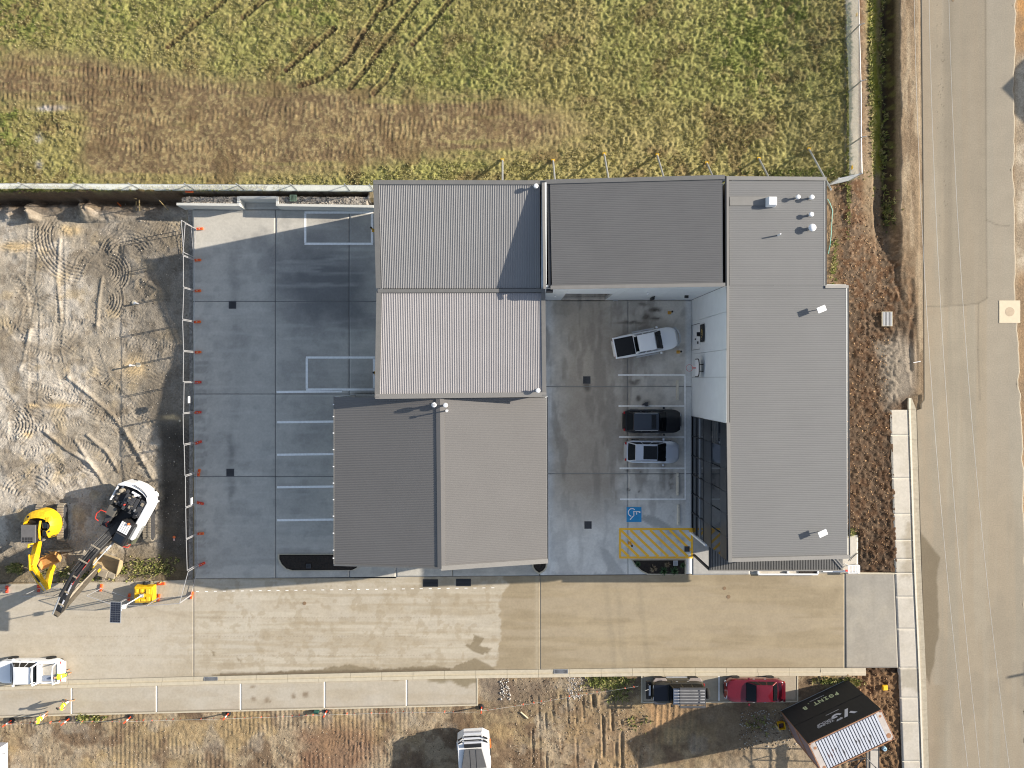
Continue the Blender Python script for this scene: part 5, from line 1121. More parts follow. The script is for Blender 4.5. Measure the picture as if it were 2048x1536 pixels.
# chain link fence on the east side
M_wire = mat('chain_wire', (.62, .63, .62, 1), .5, .4, .05, 4)
cf = thing('chain_link_fence', 'chain link fence between field and roadside, ending at the office block', 'fence', P(1694, 180, .4))
cpts = [(1689, -95), (1690, -30), (1692, 77), (1695, 185), (1696, 293), (1697, 362), (1652, 372)]
def cpt(i, h): a = cpts[i]; p = P(*a, .5); p.z = .5 + h; return p
for i in range(len(cpts)):
    m = MB(); m.tube(cpt(i, -.3), cpt(i, 2.25), .06, 8); m.build('post', M_galv, cf, world=True)
    if 1 < i < 5: m = MB(); m.tube(cpt(i, 2.25), cpt(i, 2.5) + Vector((.25, 0, 0)), .03, 6); m.build('post_arm', M_galv, cf, world=True)
for i in range(len(cpts) - 1):
    a, b = cpt(i, 0), cpt(i + 1, 0); L = (b - a).length; u = (b - a) / L; HH = 2.15; m = MB(); st = .11; k = -HH
    while k < L:
        for sgn in (0, 1):
            s0, z0, s1, z1 = (k, 0, k + HH, HH) if sgn == 0 else (k + HH, 0, k, HH)
            lo, hi = 0.0, 1.0
            ds = s1 - s0
            for lim, side in ((0, 1), (L, -1)):
                t_ = (lim - s0) / ds
                if (ds > 0) == (side > 0): lo = max(lo, t_)
                else: hi = min(hi, t_)
            if hi - lo > .02:
                p = a + u * (s0 + ds * lo) + Vector((0, 0, z0 + (z1 - z0) * lo)); q = a + u * (s0 + ds * hi) + Vector((0, 0, z0 + (z1 - z0) * hi)); m.tube(p, q, .0075, 3, cap=False)
        k += st
    m.build('mesh_panel', M_wire, cf, world=True, recalc=False)
    m = MB(); m.tube(cpt(i, 2.16), cpt(i + 1, 2.16), .025, 6); m.build('rail', M_galv, cf, world=True)
# raking props north of the building
for k, (a, b, top) in enumerate(((1005, 320, 2.6), (1106, 321, 2.6), (1208, 308, 3.0), (1314, 310, 3.0), (1413, 326, 2.6), (1517, 317, 2.7), (1617, 298, 3.0))):
    f = onG(a, b, 1.0); yw = 14.0 if a < 1100 else 14.25; m = MB()
    t = thing('raking_prop', ['leftmost', 'second', 'third', 'fourth', 'fifth', 'sixth', 'rightmost'][k] + ' of the seven slanting steel props behind the building', 'wall prop', f, 0, 'slanting steel props leaning on the north wall')
    m.tube((0, 0, .05), (0, (yw - f.y), top - f.z + 1.6), .075, 8); m.build('strut', M_galv, t)
    m = MB(); m.box(-.12, .12, -.08, .08, 0, .12); m.build('foot', M_yellow, t)
# ------------------------------------------------------------------ vehicles
def wheel(parent, x, y, r, wd, rimc=None, side=1):
    m = MB(); m.lathe([(r * .55, -wd / 2), (r * .93, -wd / 2), (r, -wd * .36), (r, wd * .36), (r * .93, wd / 2), (r * .55, wd / 2)], (0, 0, 0), 22, 'y')
    t = m.build('tyre', M_rubber, None, smooth=True); w_ = bpy.data.objects.new('wheel', None); COL.objects.link(w_); w_.location = (x, y, r); w_.parent = parent; t.parent = w_
    m = MB(); m.lathe([(r * .56, side * wd * .44), (r * .5, side * wd * .40), (r * .15, side * wd * .36), (r * .15, side * wd * .45)], (0, 0, 0), 16, 'y')
    for k in range(5):
        a = k * 2 * math.pi / 5; T = Matrix.Rotation(a, 4, 'Y'); m.box(r * .12, r * .54, side * wd * .38 - .02, side * wd * .38 + .03, -.035, .035, T=T)
    o = m.build('rim', rimc or M_galv, None); o.parent = w_
def superprof(L, W, n=26, pw=2.6, tail=.55):
    xs = [-L / 2 + L * k / n for k in range(n + 1)]
    out = []
    for x in xs:
        u = abs(x) / (L / 2); f = (1 - max(0, (u - .62) / .38) ** pw * (.42 if x > 0 else .30)); out.append((x, W / 2 * f))
    return out
def body_loft(L, W, ztop, zbot=.28, n=26):
    secs = []
    for (x, hw) in superprof(L, W, n):
        zt = ztop(x); u = abs(x) / (L / 2); zb = zbot + .10 * max(0, (u - .8) / .2); zm = zb + (zt - zb) * .5
        if u > .97: zt = zb + (zt - zb) * .80
        if u > .995: zt = zb + (ztop(x) - zb) * .62
        secs.append([(x, -hw * .94, zb), (x, -hw, zm * .8 + zb * .2), (x, -hw, zm + (zt - zm) * .45), (x, -hw * .965, zt - .06), (x, -hw * .88, zt - .005), (x, -hw * .45, zt + .02), (x, 0, zt + .028),
                     (x, hw * .45, zt + .02), (x, hw * .88, zt - .005), (x, hw * .965, zt - .06), (x, hw, zm + (zt - zm) * .45), (x, hw, zm * .8 + zb * .2), (x, hw * .94, zb)])
    return secs
def car(name, label, cat, px, py, head, L, W, H, paint, zh, zbelt, cab, trim=None, group=None, roofc=None, glassroof=None, rear='suv', wr=.34, wb=None, rails=True, sunroof=None, lift=0.0, rimc=None):
    """cab: (x_base_front, x_roof_front, x_roof_rear, x_base_rear)"""
    t = thing(name, label, cat, P(px, py), R(head), group)
    bf, rf, rr_, br = cab
    def zt(x):
        if x > bf: return zh[0] + (zbelt - zh[0]) * (1 - ((x - bf) / (L / 2 - bf))) ** .6
        if x < br and rear == 'sedan': return zbelt + .02
        return zbelt
    m = MB(); m.loft(body_loft(L, W, lambda x: zt(x) + lift, .28 + lift)); m.build('body', paint, t, smooth=True)
    m = MB(); m.box(-L / 2 + .25, L / 2 - .3, -W / 2 + .15, W / 2 - .15, .2 + lift, .35 + lift); m.build('chassis', M_black, t)
    # greenhouse
    zb, zr = zbelt - .02 + lift, H + lift; wb_, wr_ = W / 2 * .9, W / 2 * .74
    base = [(bf, -wb_ * .96), (bf, wb_ * .96), (br, wb_ * .93), (br, -wb_ * .93)]; top = [(rf, -wr_), (rf, wr_), (rr_, wr_ * .96), (rr_, -wr_ * .96)]
    m = MB(); nS = 8; secs = []
    for k in range(nS + 1):
        pass
    m.hexa([(base[3][0], base[3][1], zb), (base[0][0], base[0][1], zb), (base[1][0], base[1][1], zb), (base[2][0], base[2][1], zb), (top[3][0], top[3][1], zr - .05), (top[0][0], top[0][1], zr - .05), (top[1][0], top[1][1], zr - .05), (top[2][0], top[2][1], zr - .05)])
    m.build('pillar_frame', paint, t, bevel=.05, seg=2)
    # roof panel, domed
    m = MB(); vs = []; nu, nv = 10, 8
    for i in range(nu + 1):
        for j in range(nv + 1):
            u, v = i / nu, j / nv; x = rr_ + (rf - rr_) * u; y = (-1 + 2 * v) * wr_ * (.96 + .04 * u); bulge = .05 * (1 - (2 * v - 1) ** 2) * (1 - (2 * u - 1) ** 4); vs.append((x, y, zr - .045 + bulge))
    m.add(vs, [(i * (nv + 1) + j, (i + 1) * (nv + 1) + j, (i + 1) * (nv + 1) + j + 1, i * (nv + 1) + j + 1) for i in range(nu) for j in range(nv)]); m.build('roof', roofc or paint, t, smooth=True, recalc=False)
    def pane(nm, a, b, c, d, k=.06, off=.012, curve=0, M_glass=mat('car_glass', (.006, .008, .010, 1), .08, 0, 0, 1, spec=.3)):
        A, B, C_, D = map(Vector, (a, b, c, d)); ce = (A + B + C_ + D) / 4; nrm = (B - A).cross(D - A).normalized()
        q = [p + (ce - p) * k for p in (A, B, C_, D)]; q = [p + nrm * off for p in q]; nn = 6; vs = []
        for i in range(nn + 1):
            u = i / nn; bl = nrm * curve * (1 - (2 * u - 1) ** 2); vs += [q[0].lerp(q[1], u) + bl, q[3].lerp(q[2], u) + bl]
        m = MB(); m.add(vs, [(2 * i, 2 * i + 2, 2 * i + 3, 2 * i + 1) for i in range(nn)]); return m.build(nm, M_glass, t, smooth=True, recalc=False)
    B = lambda i: (base[i][0], base[i][1], zb + .01); T = lambda i: (top[i][0], top[i][1], zr - .05)
    pane('windscreen', B(0), B(1), T(1), T(0), .07, .03, .05); pane('rear_window', B(2), B(3), T(3), T(2), .10, .02, .03)
    def side(s):
        bi = (B(3), B(0)) if s < 0 else (B(1), B(2)); ti = (T(3), T(0)) if s < 0 else (T(1), T(2))
        a0, a1 = Vector(bi[0]), Vector(bi[1]); c0, c1 = Vector(ti[0]), Vector(ti[1])
        for u0, u1 in ((.05, .34), (.37, .64), (.67, .96)): pane('side_window', a0.lerp(a1, u0), a0.lerp(a1, u1), c0.lerp(c1, u1), c0.lerp(c1, u0), .05, .012)
    side(-1); side(1)
    if sunroof: m = MB(); m.box(sunroof[0], sunroof[1], -wr_ * .78, wr_ * .78, zr + .006, zr + .014); m.build('sunroof', MATS['car_glass'], t, bevel=.01)
    if rails:
        for s in (-1, 1): m = MB(); m.tube((rr_ + .1, s * wr_ * .97, zr + .02), (rf - .1, s * wr_ * .97, zr + .02), .02, 6); m.build('roof_rail', M_galv, t)
    wb = wb or L * .29
    for x in (wb, -wb):
        for s in (-1, 1): wheel(t, x, s * (W / 2 - .10), wr, .22, rimc, s)
    for s in (-1, 1):
        m = MB(); m.box(bf - .28, bf - .12, s * (W / 2 + .02), s * (W / 2 + .2), zbelt + lift - .02, zbelt + .12 + lift); m.build('mirror', trim or paint, t, bevel=.03)
        m = MB(); m.box(L / 2 - .26, L / 2 - .10, s * W * .27 - .13, s * W * .27 + .13, zh[0] - .12 + lift, zh[0] - .02 + lift); m.build('headlight', MATS.get('lamp_clear') or mat('lamp_clear', (.6, .62, .65, 1), .1, 0, 0), t, bevel=.03)
        m = MB(); m.box(-L / 2 + .02, -L / 2 + .14, s * W * .36 - .1, s * W * .36 + .1, zbelt - .22 + lift, zbelt - .04 + lift); m.build('tail_light', MATS.get('tail_red') or mat('tail_red', (.35, .02, .02, 1), .2, 0, 0), t, bevel=.03)
        for dx in (.15, -.75): m = MB(); m.box(bf - .9 + dx, bf - .72 + dx, s * (W / 2 + .0), s * (W / 2 + .03), zbelt - .16 + lift, zbelt - .12 + lift); m.build('door_handle', trim or M_galv, t)
    m = MB(); m.box(L / 2 - .06, L / 2 + .015, -W * .2, W * .2, .42 + lift, .62 + lift); m.build('grille', M_black, t)
    m = MB(); m.box(bf - .005, bf + .05, -wb_ * .85, wb_ * .85, zb + .0, zb + .035); m.build('wiper_cowl', M_black, t)
    return t
PW = mat('car_white', (.86, .87, .88, 1), .3, 0, .02, 1, coat=.5); PB = mat('car_black', (.010, .011, .013, 1), .3, 0, .05, 1, spec=.3, coat=.35); PS = mat('car_silver', (.58, .61, .66, 1), .3, .5, .03, 1, coat=.6)
PR = mat('car_red', (.15, .008, .018, 1), .25, .3, .05, 1, coat=.8); PO = mat('car_olive', (.045, .04, .028, 1), .35, .3, .1, 2, coat=.4); M_cover = mat('tonneau_cover', (.01, .011, .014, 1), .8, 0, .1, 4)
suvb = car('parked_suv', 'black four wheel drive wagon parked nose to the glazed front, upper of the two', 'car', 1300.5, 841, 0, 4.75, 1.92, 1.72, PB, (.98, 1), 1.08, (1.05, .35, -1.65, -2.12), rails=True, sunroof=(-.25, .12), roofc=mat('car_roof_black', (.035, .045, .062, 1), .4, 0, .05, 1))
suvs = car('parked_suv', 'silver wagon with black glass roof parked below the black four wheel drive', 'car', 1300, 901.5, -1, 4.45, 1.84, 1.6, PS, (.92, 1), 1.0, (1.05, .25, -1.45, -1.98), sunroof=(-.85, .24))
def ute(px, py, head, label, paint, tray, group=None, name='pickup_truck'):
    L, W, H = 5.3, 1.86, 1.8
    t = car(name, label, 'pickup truck', px, py, head, L, W, H, paint, (1.0, 1), 1.1, (1.25, .62, -.72, -.92), rails=False, wr=.39, rimc=M_galv if tray == 'cover' else M_dark)
    b = t.children[0]
    # the load bed: raised rim round a sunken floor
    m = MB(); z0, z1 = 1.12, 1.20
    m.box(-2.62, -2.50, -.86, .86, z0 - .1, z1); m.box(-.98, -.90, -.88, .88, z0 - .1, z1)
    for s in (-1, 1): m.box(-2.50, -.98, s * .80 - .06, s * .80 + .06, z0 - .1, z1)
    m.build('tray_rim', paint, t, bevel=.02)
    if tray == 'cover':
        m = MB(); m.box(-2.49, -.99, -.73, .73, z0, z1 + .02); m.build('tonneau_cover', M_cover, t, bevel=.03)
        for s in (-1, 1):
            m = MB(); m.path([(-1.05, s * .78, 1.2), (-1.0, s * .74, 1.55), (-.86, s * .60, 1.72)], .045, 8); m.build('sports_bar', paint, t)
            m = MB(); m.box(-.85, 1.0, s * .98, s * 1.08, .42, .48); m.build('side_step', M_galv, t)
        m = MB(); m.box(2.45, 2.72, -.78, .78, .5, .72); m.path([(2.45, -.8, .8), (2.78, -.5, .85), (2.86, 0, .86), (2.78, .5, .85), (2.45, .8, .8)], .05, 8); m.build('bull_bar', M_galv, t, smooth=True)
    else:
        m = MB(); m.box(-2.49, -.99, -.73, .73, z0, z1 - .06); m.build('tray_floor', mat('tray_floor', K(196, 190, 178), .8, 0, .12, 3), t)
        m = MB(); m.box(-1.32, -1.0, -.70, .70, z1 - .06, z1 + .22); m.build('tool_box', M_white, t, bevel=.02)
        m = MB(); m.box(-2.3, -1.35, .2, .66, z1 - .06, z1 + .02); m.build('blue_sheet', mat('blue_grey_sheet', K(150, 160, 178), .7), t)
        for s in (-1, 1): m = MB(); m.path([(-2.45, s * .78, 1.2), (-2.5, s * .70, 1.75), (-2.48, 0, 1.80)], .05, 8); m.build('rear_hoop', M_white, t, smooth=True); m = MB(); m.path([(-.98, s * .8, 1.2), (-.95, s * .74, 1.85), (-.95, 0, 1.88)], .055, 8); m.build('front_hoop', M_white, t, smooth=True)
        m = MB(); m.box(-3.02, -2.66, -.82, .82, .82, .88); m.build('open_tailgate', paint, t, bevel=.01)
    return t
ute(1286.5, 686.3, 10.8, 'white dual cab pickup with black tray cover parked slanted in the courtyard', PW, 'cover')
uw = ute(71, 1334, 180, 'white pickup with open tray standing at the left end of the driveway', PW, 'open')
car('parked_sedan', 'dark red sedan with rear spoiler parked in the last bay beside the container', 'car', 1502.5, 1372.5, 180, 4.85, 1.86, 1.44, PR, (.9, 1), .98, (.75, .05, -1.25, -1.75), rear='sedan', rails=False, roofc=PR)
sed = bpy.data.objects['parked_sedan']; m = MB(); m.box(-2.36, -2.16, -.76, .76, 1.12, 1.16); m.box(-2.3, -2.2, -.7, -.64, .98, 1.12); m.box(-2.3, -2.2, .64, .7, .98, 1.12); m.build('spoiler', PR, sed, bevel=.02)
m = MB(); m.box(2.2, 2.36, -.72, -.45, .5, .62); m.box(2.2, 2.36, .45, .72, .5, .62); m.build('fog_light', M_vent, sed)
# tall four wheel drive with roof rack
j = car('off_road_wagon', 'tall olive off road wagon with slatted roof rack left of the red sedan', 'car', 1349.5, 1372, 180, 4.25, 1.72, 1.86, PO, (1.18, 1), 1.22, (.78, .58, -1.95, -2.02), rails=False, wr=.43, lift=.12, wb=1.4, roofc=mat('wagon_roof', (.30, .31, .34, 1), .6, 0, .1, 3))
bonnet = MB(); bonnet.box(.86, 2.0, -.66, .66, 1.25, 1.37); bonnet.build('black_bonnet', mat('bonnet_black', (.004, .006, .012, 1), .3, 0, .1, 2), j, bevel=.04)
for s in (-1, 1):
    for x in (1.4, -1.4): m = MB(); m.prism([(x - .62, s * .78), (x - .4, s * 1.06), (x + .4, s * 1.06), (x + .62, s * .78)], .92, 1.02); m.build('wheel_flare', mat('flare_grey', (.28, .24, .22, 1), .8), j, bevel=.03)
    m = MB(); m.tube((-.85, s * .98, .62), (.85, s * .98, .62), .07, 8); m.build('side_step', M_galv, j)
m = MB()
for x in (-1.9, .12): m.box(x - .03, x + .03, -.78, .78, 2.12, 2.17)
for s in (-1, 1): m.box(-1.9, .12, s * .78 - .03, s * .78 + .03, 2.12, 2.2)
rk_ = m.build('roof_rack', M_steel, j)
M_rack = mat('rack_grey', (.075, .075, .08, 1), .7)
for k in range(7): m = MB(); y = -.68 + k * .2267; m.box(-1.87, .1, y - .065, y + .065, 2.172, 2.2); o = m.build('rack_slat', M_rack, None); o.parent = rk_
for k in range(6): m = MB(); y = -.57 + k * .2267; m.lathe([(.03, 0), (.03, .03)], (.19, y, 2.14), 8); o = m.build('rack_light', M_vent, None); o.parent = rk_
m = MB(); m.lathe([(.16, -.12), (.38, -.12), (.41, -.06), (.41, .06), (.38, .12), (.16, .12)], (-2.32, .1, 1.15), 20, 'x'); m.build('spare_wheel', M_rubber, j, smooth=True)
m = MB(); m.box(2.12, 2.5, -.72, .72, .62, .85); m.box(2.35, 2.46, -.62, .62, .85, 1.1); m.build('bull_bar', M_black, j, bevel=.04)
m = MB(); m.tube((2.3, -.2, 1.05), (2.95, -.75, 2.6), .022, 6); m.build('whip_antenna', M_galv, j); m = MB(); m.box(2.2, 2.35, -.5, .3, 1.02, 1.1); m.build('winch_plate', M_galv, j)

# ---------------- containers and banners
ca = P(1562, 1423); cang = math.atan2(P(1700, 1358).y - ca.y, P(1700, 1358).x - ca.x); CL = 6.06
M_cont = mat('container_side', K(150, 132, 138), .6, .2, .15, 3); M_contT = mat('container_roof', K(214, 218, 228), .5, .1, .06, 1.2); M_rust = mat('rust', K(176, 128, 96), .85, 0, .3, 5); M_stain = mat('dark_stain', (.06, .03, .035, 1), .8, 0, .3, 5)
def container(z, label, roofgear):
    t = thing('shipping_container', label, 'container', (ca.x, ca.y, z), cang); h = 2.585; D = -2.44
    m = MB()
    for (x, y) in ((0, 0), (CL, 0), (CL, D), (0, D)):
        sx = 1 if x == 0 else -1; sy = -1 if y == 0 else 1; m.box(min(x, x + sx * .14), max(x, x + sx * .14), min(y, y + sy * .14), max(y, y + sy * .14), .01, h - .12)
    for y in (0, D): s = -1 if y == 0 else 1; m.box(.14, CL - .14, min(y, y + s * .07), max(y, y + s * .07), h - .1, h - .01); m.box(.14, CL - .14, min(y, y + s * .07), max(y, y + s * .07), .02, .16)
    for x in (0, CL): s = 1 if x == 0 else -1; m.box(min(x, x + s * .07), max(x, x + s * .07), D + .14, -.14, h - .1, h - .01); m.box(min(x, x + s * .07), max(x, x + s * .07), D + .14, -.14, .02, .16)
    m.build('frame', M_rust, t)
    for (x, y) in ((0, 0), (CL, 0), (CL, D), (0, D)):
        sx = 1 if x == 0 else -1; sy = -1 if y == 0 else 1; m = MB(); m.box(min(x, x + sx * .19), max(x, x + sx * .19), min(y, y + sy * .17), max(y, y + sy * .17), h - .12, h + .004)
        o = m.build('corner_casting', M_rust, t); m = MB(); m.box(x + sx * .06, x + sx * .13, y + sy * .05, y + sy * .12, h + .004, h + .008); q = m.build('casting_hole', M_black, None); q.parent = o
    def corr(axis, c, a0, a1, s, nm):
        n = int((a1 - a0) / .28); pts = []
        for i in range(n):
            u = a0 + (a1 - a0) * i / n; w_ = (a1 - a0) / n
            pts += [(u, 0), (u + w_ * .25, 0), (u + w_ * .5, -.04 * s), (u + w_ * .75, -.04 * s)]
        pts.append((a1, 0)); vs = []
        for (u, d) in pts:
            for z_ in (.16, h - .1): vs.append((u, c + d, z_) if axis == 'x' else (c + d, u, z_))
        m = MB(); m.add(vs, [(2 * i, 2 * i + 2, 2 * i + 3, 2 * i + 1) for i in range(len(pts) - 1)]); m.build(nm, M_cont, t, recalc=False)
    corr('x', -.04, .14, CL - .14, 1, 'side_panel'); corr('x', D + .04, .14, CL - .14, -1, 'side_panel'); corr('y', .04, D + .14, -.14, -1, 'end_panel'); corr('y', CL - .04, D + .14, -.14, 1, 'end_panel')
    for xa in (.08, CL - .52): m = MB(); m.box(xa, xa + .44, D + .08, -.08, h - .06, h - .015); m.build('roof_end_plate', mat('roof_end', K(206, 196, 188), .6, 0, .15, 4), t)
    n = 22
    for i in range(n):
        x0 = .52 + (CL - 1.04) * i / n; x1 = .52 + (CL - 1.04) * (i + 1) / n; w_ = x1 - x0
        m = MB(); m.hexa([(x0 + w_ * .22, D + .1, h - .06), (x1 - .002, D + .1, h - .06), (x1 - .002, -.1, h - .06), (x0 + w_ * .22, -.1, h - .06), (x0 + w_ * .30, D + .14, h - .012), (x1 - w_ * .06, D + .14, h - .012), (x1 - w_ * .06, -.14, h - .012), (x0 + w_ * .30, -.14, h - .012)]); m.build('roof_rib', M_contT, t)
    m = MB(); m.box(.5, CL - .5, D + .08, -.08, h - .1, h - .05); m.build('roof_groove', M_steel, t)
    if roofgear:
        rr = random.Random(3)
        for i in (2, 3, 4, 5, 7, 12, 13, 15, 16, 17): 
            x0 = .52 + (CL - 1.04) * (i + .2) / n; ln = rr.uniform(.4, 1.1); y0 = rr.uniform(-1.5, -.9); q = [(x0 - .03, y0), (x0 + rr.uniform(.05, .10), y0 - ln * .5), (x0 - .01, y0 - ln), (x0 - .06, y0 - ln * .5)]
            m = MB(); m.prism(q, h - .013, h - .008); m.build('dent_stain', M_stain if i in (2, 3, 4) else M_steel, t)
        for (x, y, r) in ((5.75, -.42, .10), (5.72, -2.0, .19), (.35, -.5, .12), (.35, -2.1, .13)): m = MB(); m.lathe([(r, h - .013), (r, h - .009)], (x, y, 0), 10); m.build('rust_patch', M_rust, t)
    return t
container(0.0, 'lower shipping container of the stack, hidden behind the black banners', False)
container(2.6, 'upper shipping container with white ribbed stained roof and rusty frame', True)
M_ban = mat('banner_black', (.022, .021, .020, 1), .85, 0, .1, 3); M_pale = mat('pale_green_print', (.60, .68, .42, 1), .7, 0, .05); M_wprint = mat('white_print', (.62, .63, .68, 1), .7, 0, .05)
def banner(z0, z1, label):
    t = thing('banner', label, 'banner', (ca.x, ca.y, 0), cang); m = MB(); n = 20; vs = []
    for i in range(n + 1):
        for k in range(4): vs.append((.02 + (CL - .04) * i / n, .06 + .012 * math.sin(i * 1.3 + k), z0 + (z1 - z0) * k / 3))
    m.add(vs, [(4 * i + k, 4 * i + 4 + k, 4 * i + 5 + k, 4 * i + 1 + k) for i in range(n) for k in range(3)]); m.build('fabric', M_ban, t, recalc=False)
    m = MB()
    m.tube((.02, .06, z1), (CL - .02, .06, z1), .015, 6); m.build('hem', M_black, t); m = MB(); m.tube((.02, .07, z0), (CL - .02, .07, z0), .02, 6); m.build('hem', M_black if z0 > 1 else M_galv, t); return t
def bT(x, z): return Matrix.Translation((x, .085, z)) @ Euler((R(90), 0, R(180))).to_matrix().to_4x4()
b1 = banner(.02, 2.56, 'black banner printed P0INT.B in pale green on the lower container')
m = MB(); step = .463
for k, ch in enumerate('P0INT.B'):
    x = 4.47 - k * step
    if ch == '0':
        text_into(m, 'O', .62, bT(x, 1.12), ext=.004, bold=.012, sx=.8); T = bT(x, 1.12) @ Matrix.Rotation(R(-35), 4, 'Z'); m.box(-.028, .028, -.13, .13, -.004, .004, T=T)
    elif ch == 'I':
        text_into(m, 'I', .62, bT(x, 1.12), ext=.004, bold=.012)
        T = bT(x, 1.12); m.box(-.15, .15, .14, .215, -.004, .004, T=T); m.box(-.15, .15, -.215, -.14, -.004, .004, T=T)
    else: text_into(m, ch, .62, bT(x, 1.12 if ch != '.' else .92), ext=.004, bold=.014, sx=.95)
m.build('lettering', M_pale, b1, recalc=False)
m = MB(); rr = random.Random(2); x = 3.55
while x > 2.35: w_ = rr.uniform(.03, .07); T = bT(x, .62); m.box(-w_ / 2, w_ / 2, -.03, .03, -.003, .003, T=T); x -= w_ + rr.uniform(.015, .05)
m.build('small_print', M_wprint, b1, recalc=False)
b2 = banner(2.62, 5.15, 'black banner with large pale YG logo and YOUNG GROUP on the upper container')
m = MB(); LT = bT(3.55, 3.92)
def lpoly(pts): n = len(pts); vs = [LT @ Vector((a, b, -.004)) for a, b in pts] + [LT @ Vector((a, b, .004)) for a, b in pts]; m.add(vs, [tuple(range(n)), tuple(range(2 * n - 1, n - 1, -1))] + [(i, (i + 1) % n, n + (i + 1) % n, n + i) for i in range(n)])
# Y: short left arm, long right stroke; G: open ring with a bar
lpoly([(-1.02, .42), (-.74, .42), (-.50, .08), (-.70, .0)]); lpoly([(-.22, .42), (.06, .42), (-.42, -.46), (-.70, -.46)])
def arc(c, r0, r1, a0, a1, n=12):
    for k in range(n):
        t0, t1 = R(a0 + (a1 - a0) * k / n), R(a0 + (a1 - a0) * (k + 1) / n); lpoly([(c[0] + r0 * math.cos(t0), c[1] + r0 * math.sin(t0)), (c[0] + r1 * math.cos(t0), c[1] + r1 * math.sin(t0)), (c[0] + r1 * math.cos(t1), c[1] + r1 * math.sin(t1)), (c[0] + r0 * math.cos(t1), c[1] + r0 * math.sin(t1))])
arc((.42, -.02), .26, .45, 200, 352, 14); arc((.42, -.02), .26, .45, 60, 128, 8); lpoly([(.40, -.02), (.86, -.02), (.86, -.17), (.40, -.17)]); lpoly([(.22, .42), (.72, .42), (.60, .24), (.30, .24)])
m.build('logo', M_wprint, b2, recalc=False)
m = MB(); text_into(m, 'YOUNG', .30, bT(2.05, 4.05), ext=.003, bold=.004, sx=1.25); text_into(m, 'GROUP', .30, bT(2.05, 3.80), ext=.003, bold=.004, sx=1.22); m.build('lettering', M_wprint, b2, recalc=False)
m = MB(); x = 3.6
while x > 2.5: w_ = rr.uniform(.03, .07); T = bT(x, 3.12); m.box(-w_ / 2, w_ / 2, -.03, .03, -.003, .003, T=T); x -= w_ + rr.uniform(.015, .04)
m.build('small_print', M_wprint, b2, recalc=False)
# access stair / scaffold behind the container
st = thing('access_scaffold', 'dark steel stair scaffold with pale decks behind the container stack', 'scaffold', P(1700, 1480))
o0 = P(1700, 1480)
def S(px, py, z): return P(px, py, z) - o0
m = MB(); q = [S(1741, 1495, 2.5), S(1757, 1490, 2.5), S(1757, 1580, 2.5), S(1741, 1580, 2.5)]; m.hexa([p + Vector((0, 0, -.05)) for p in q] + q); m.build('deck', mat('deck_plate', K(200, 194, 184), .8, 0, .1, 4), st)
m = MB(); q = [S(1733, 1497, 2.45), S(1741, 1495, 2.45), S(1741, 1580, 2.45), S(1733, 1580, 2.45)]; m.hexa([p + Vector((0, 0, -.05)) for p in q] + q); m.build('side_board', mat('deck_board', K(150, 142, 130), .8, 0, .15, 4), st)
for pts in ([S(1693, 1524, 2.6), S(1733, 1515, 2.6)], [S(1718, 1510, 2.2), S(1728, 1517, 2.2)], [S(1706, 1540, 1.8), S(1726, 1517, 2.0)], [S(1733, 1500, 2.6), S(1733, 1580, 2.6)], [S(1733, 1516, 3.4), S(1758, 1542, 3.4)], [S(1757.5, 1488, 3.5), S(1757.5, 1580, 3.5)], [S(1733, 1500, 2.5), S(1733, 1500, 0)], [S(1757, 1500, 3.5), S(1757, 1500, 0)], [S(1757, 1560, 3.5), S(1757, 1560, 0)], [S(1733, 1560, 3.5), S(1733, 1560, 0)], [S(1694, 1524, 2.6), S(1694, 1524, 0)]):
    m = MB(); m.tube(pts[0], pts[1], .045, 6); m.build('scaffold_tube', M_steel if pts[0].x < 1.4 or abs(pts[0].z) > 3 else M_galv, st)

# ---------------- excavators
def track_pair(t, cx, cy, ang, L, gauge, wd, H, parent_mat=M_cleat):
    """tracks in the thing's local frame"""
    T0 = Matrix.Translation((cx, cy, 0)) @ Matrix.Rotation(ang, 4, 'Z')
    for s in (-1, 1):
        y = s * gauge / 2; m = MB(); prof = []; n = 10; r = H / 2
        for k in range(n + 1): a = math.pi / 2 - math.pi * k / n; prof.append((L / 2 - r + r * math.cos(a), r + r * math.sin(a)))
        for k in range(n + 1): a = -math.pi / 2 - math.pi * k / n; prof.append((-L / 2 + r + r * math.cos(a), r + r * math.sin(a)))
        q = MB(); q.sideprism([(a * .985, .03 + b * .96) for a, b in prof], y - wd / 2 + .04, y + wd / 2 - .04); q.v = [tuple(T0 @ Vector(p)) for p in q.v]; o = q.build('track', M_steel, t)
        # shoes
        per = []; N = len(prof)
        for k in range(N):
            a, b = prof[k], prof[(k + 1) % N]; per.append((a, b, math.hypot(b[0] - a[0], b[1] - a[1])))
        tot = sum(p[2] for p in per); ns = int(tot / .2); 
        for i in range(ns):
            d = tot * i / ns; k = 0
            while d > per[k][2]: d -= per[k][2]; k += 1
            a, b, l = per[k]; u = d / l if l > 0 else 0; x = a[0] + (b[0] - a[0]) * u; z = a[1] + (b[1] - a[1]) * u; an = math.atan2(b[1] - a[1], b[0] - a[0])
            if z < .12: continue
            M_ = T0 @ Matrix.Translation((x, y, z)) @ Matrix.Rotation(-an, 4, 'Y'); mm = MB(); mm.box(-.085, .085, -wd / 2, wd / 2, -.03, .02, T=M_); mm.box(-.02, .02, -wd / 2, wd / 2, .02, .05, T=M_); mm.box(-.02, .02, -wd / 2, wd / 2, -.06, -.03, T=M_); p = mm.build('track_shoe', parent_mat, None, recalc=False); p.parent = o
    m = MB(); m.box(-L * .3, L * .3, -gauge / 2 + wd * .3, gauge / 2 - wd * .3, .35, H, T=T0); m.build('undercarriage', M_steel, t)
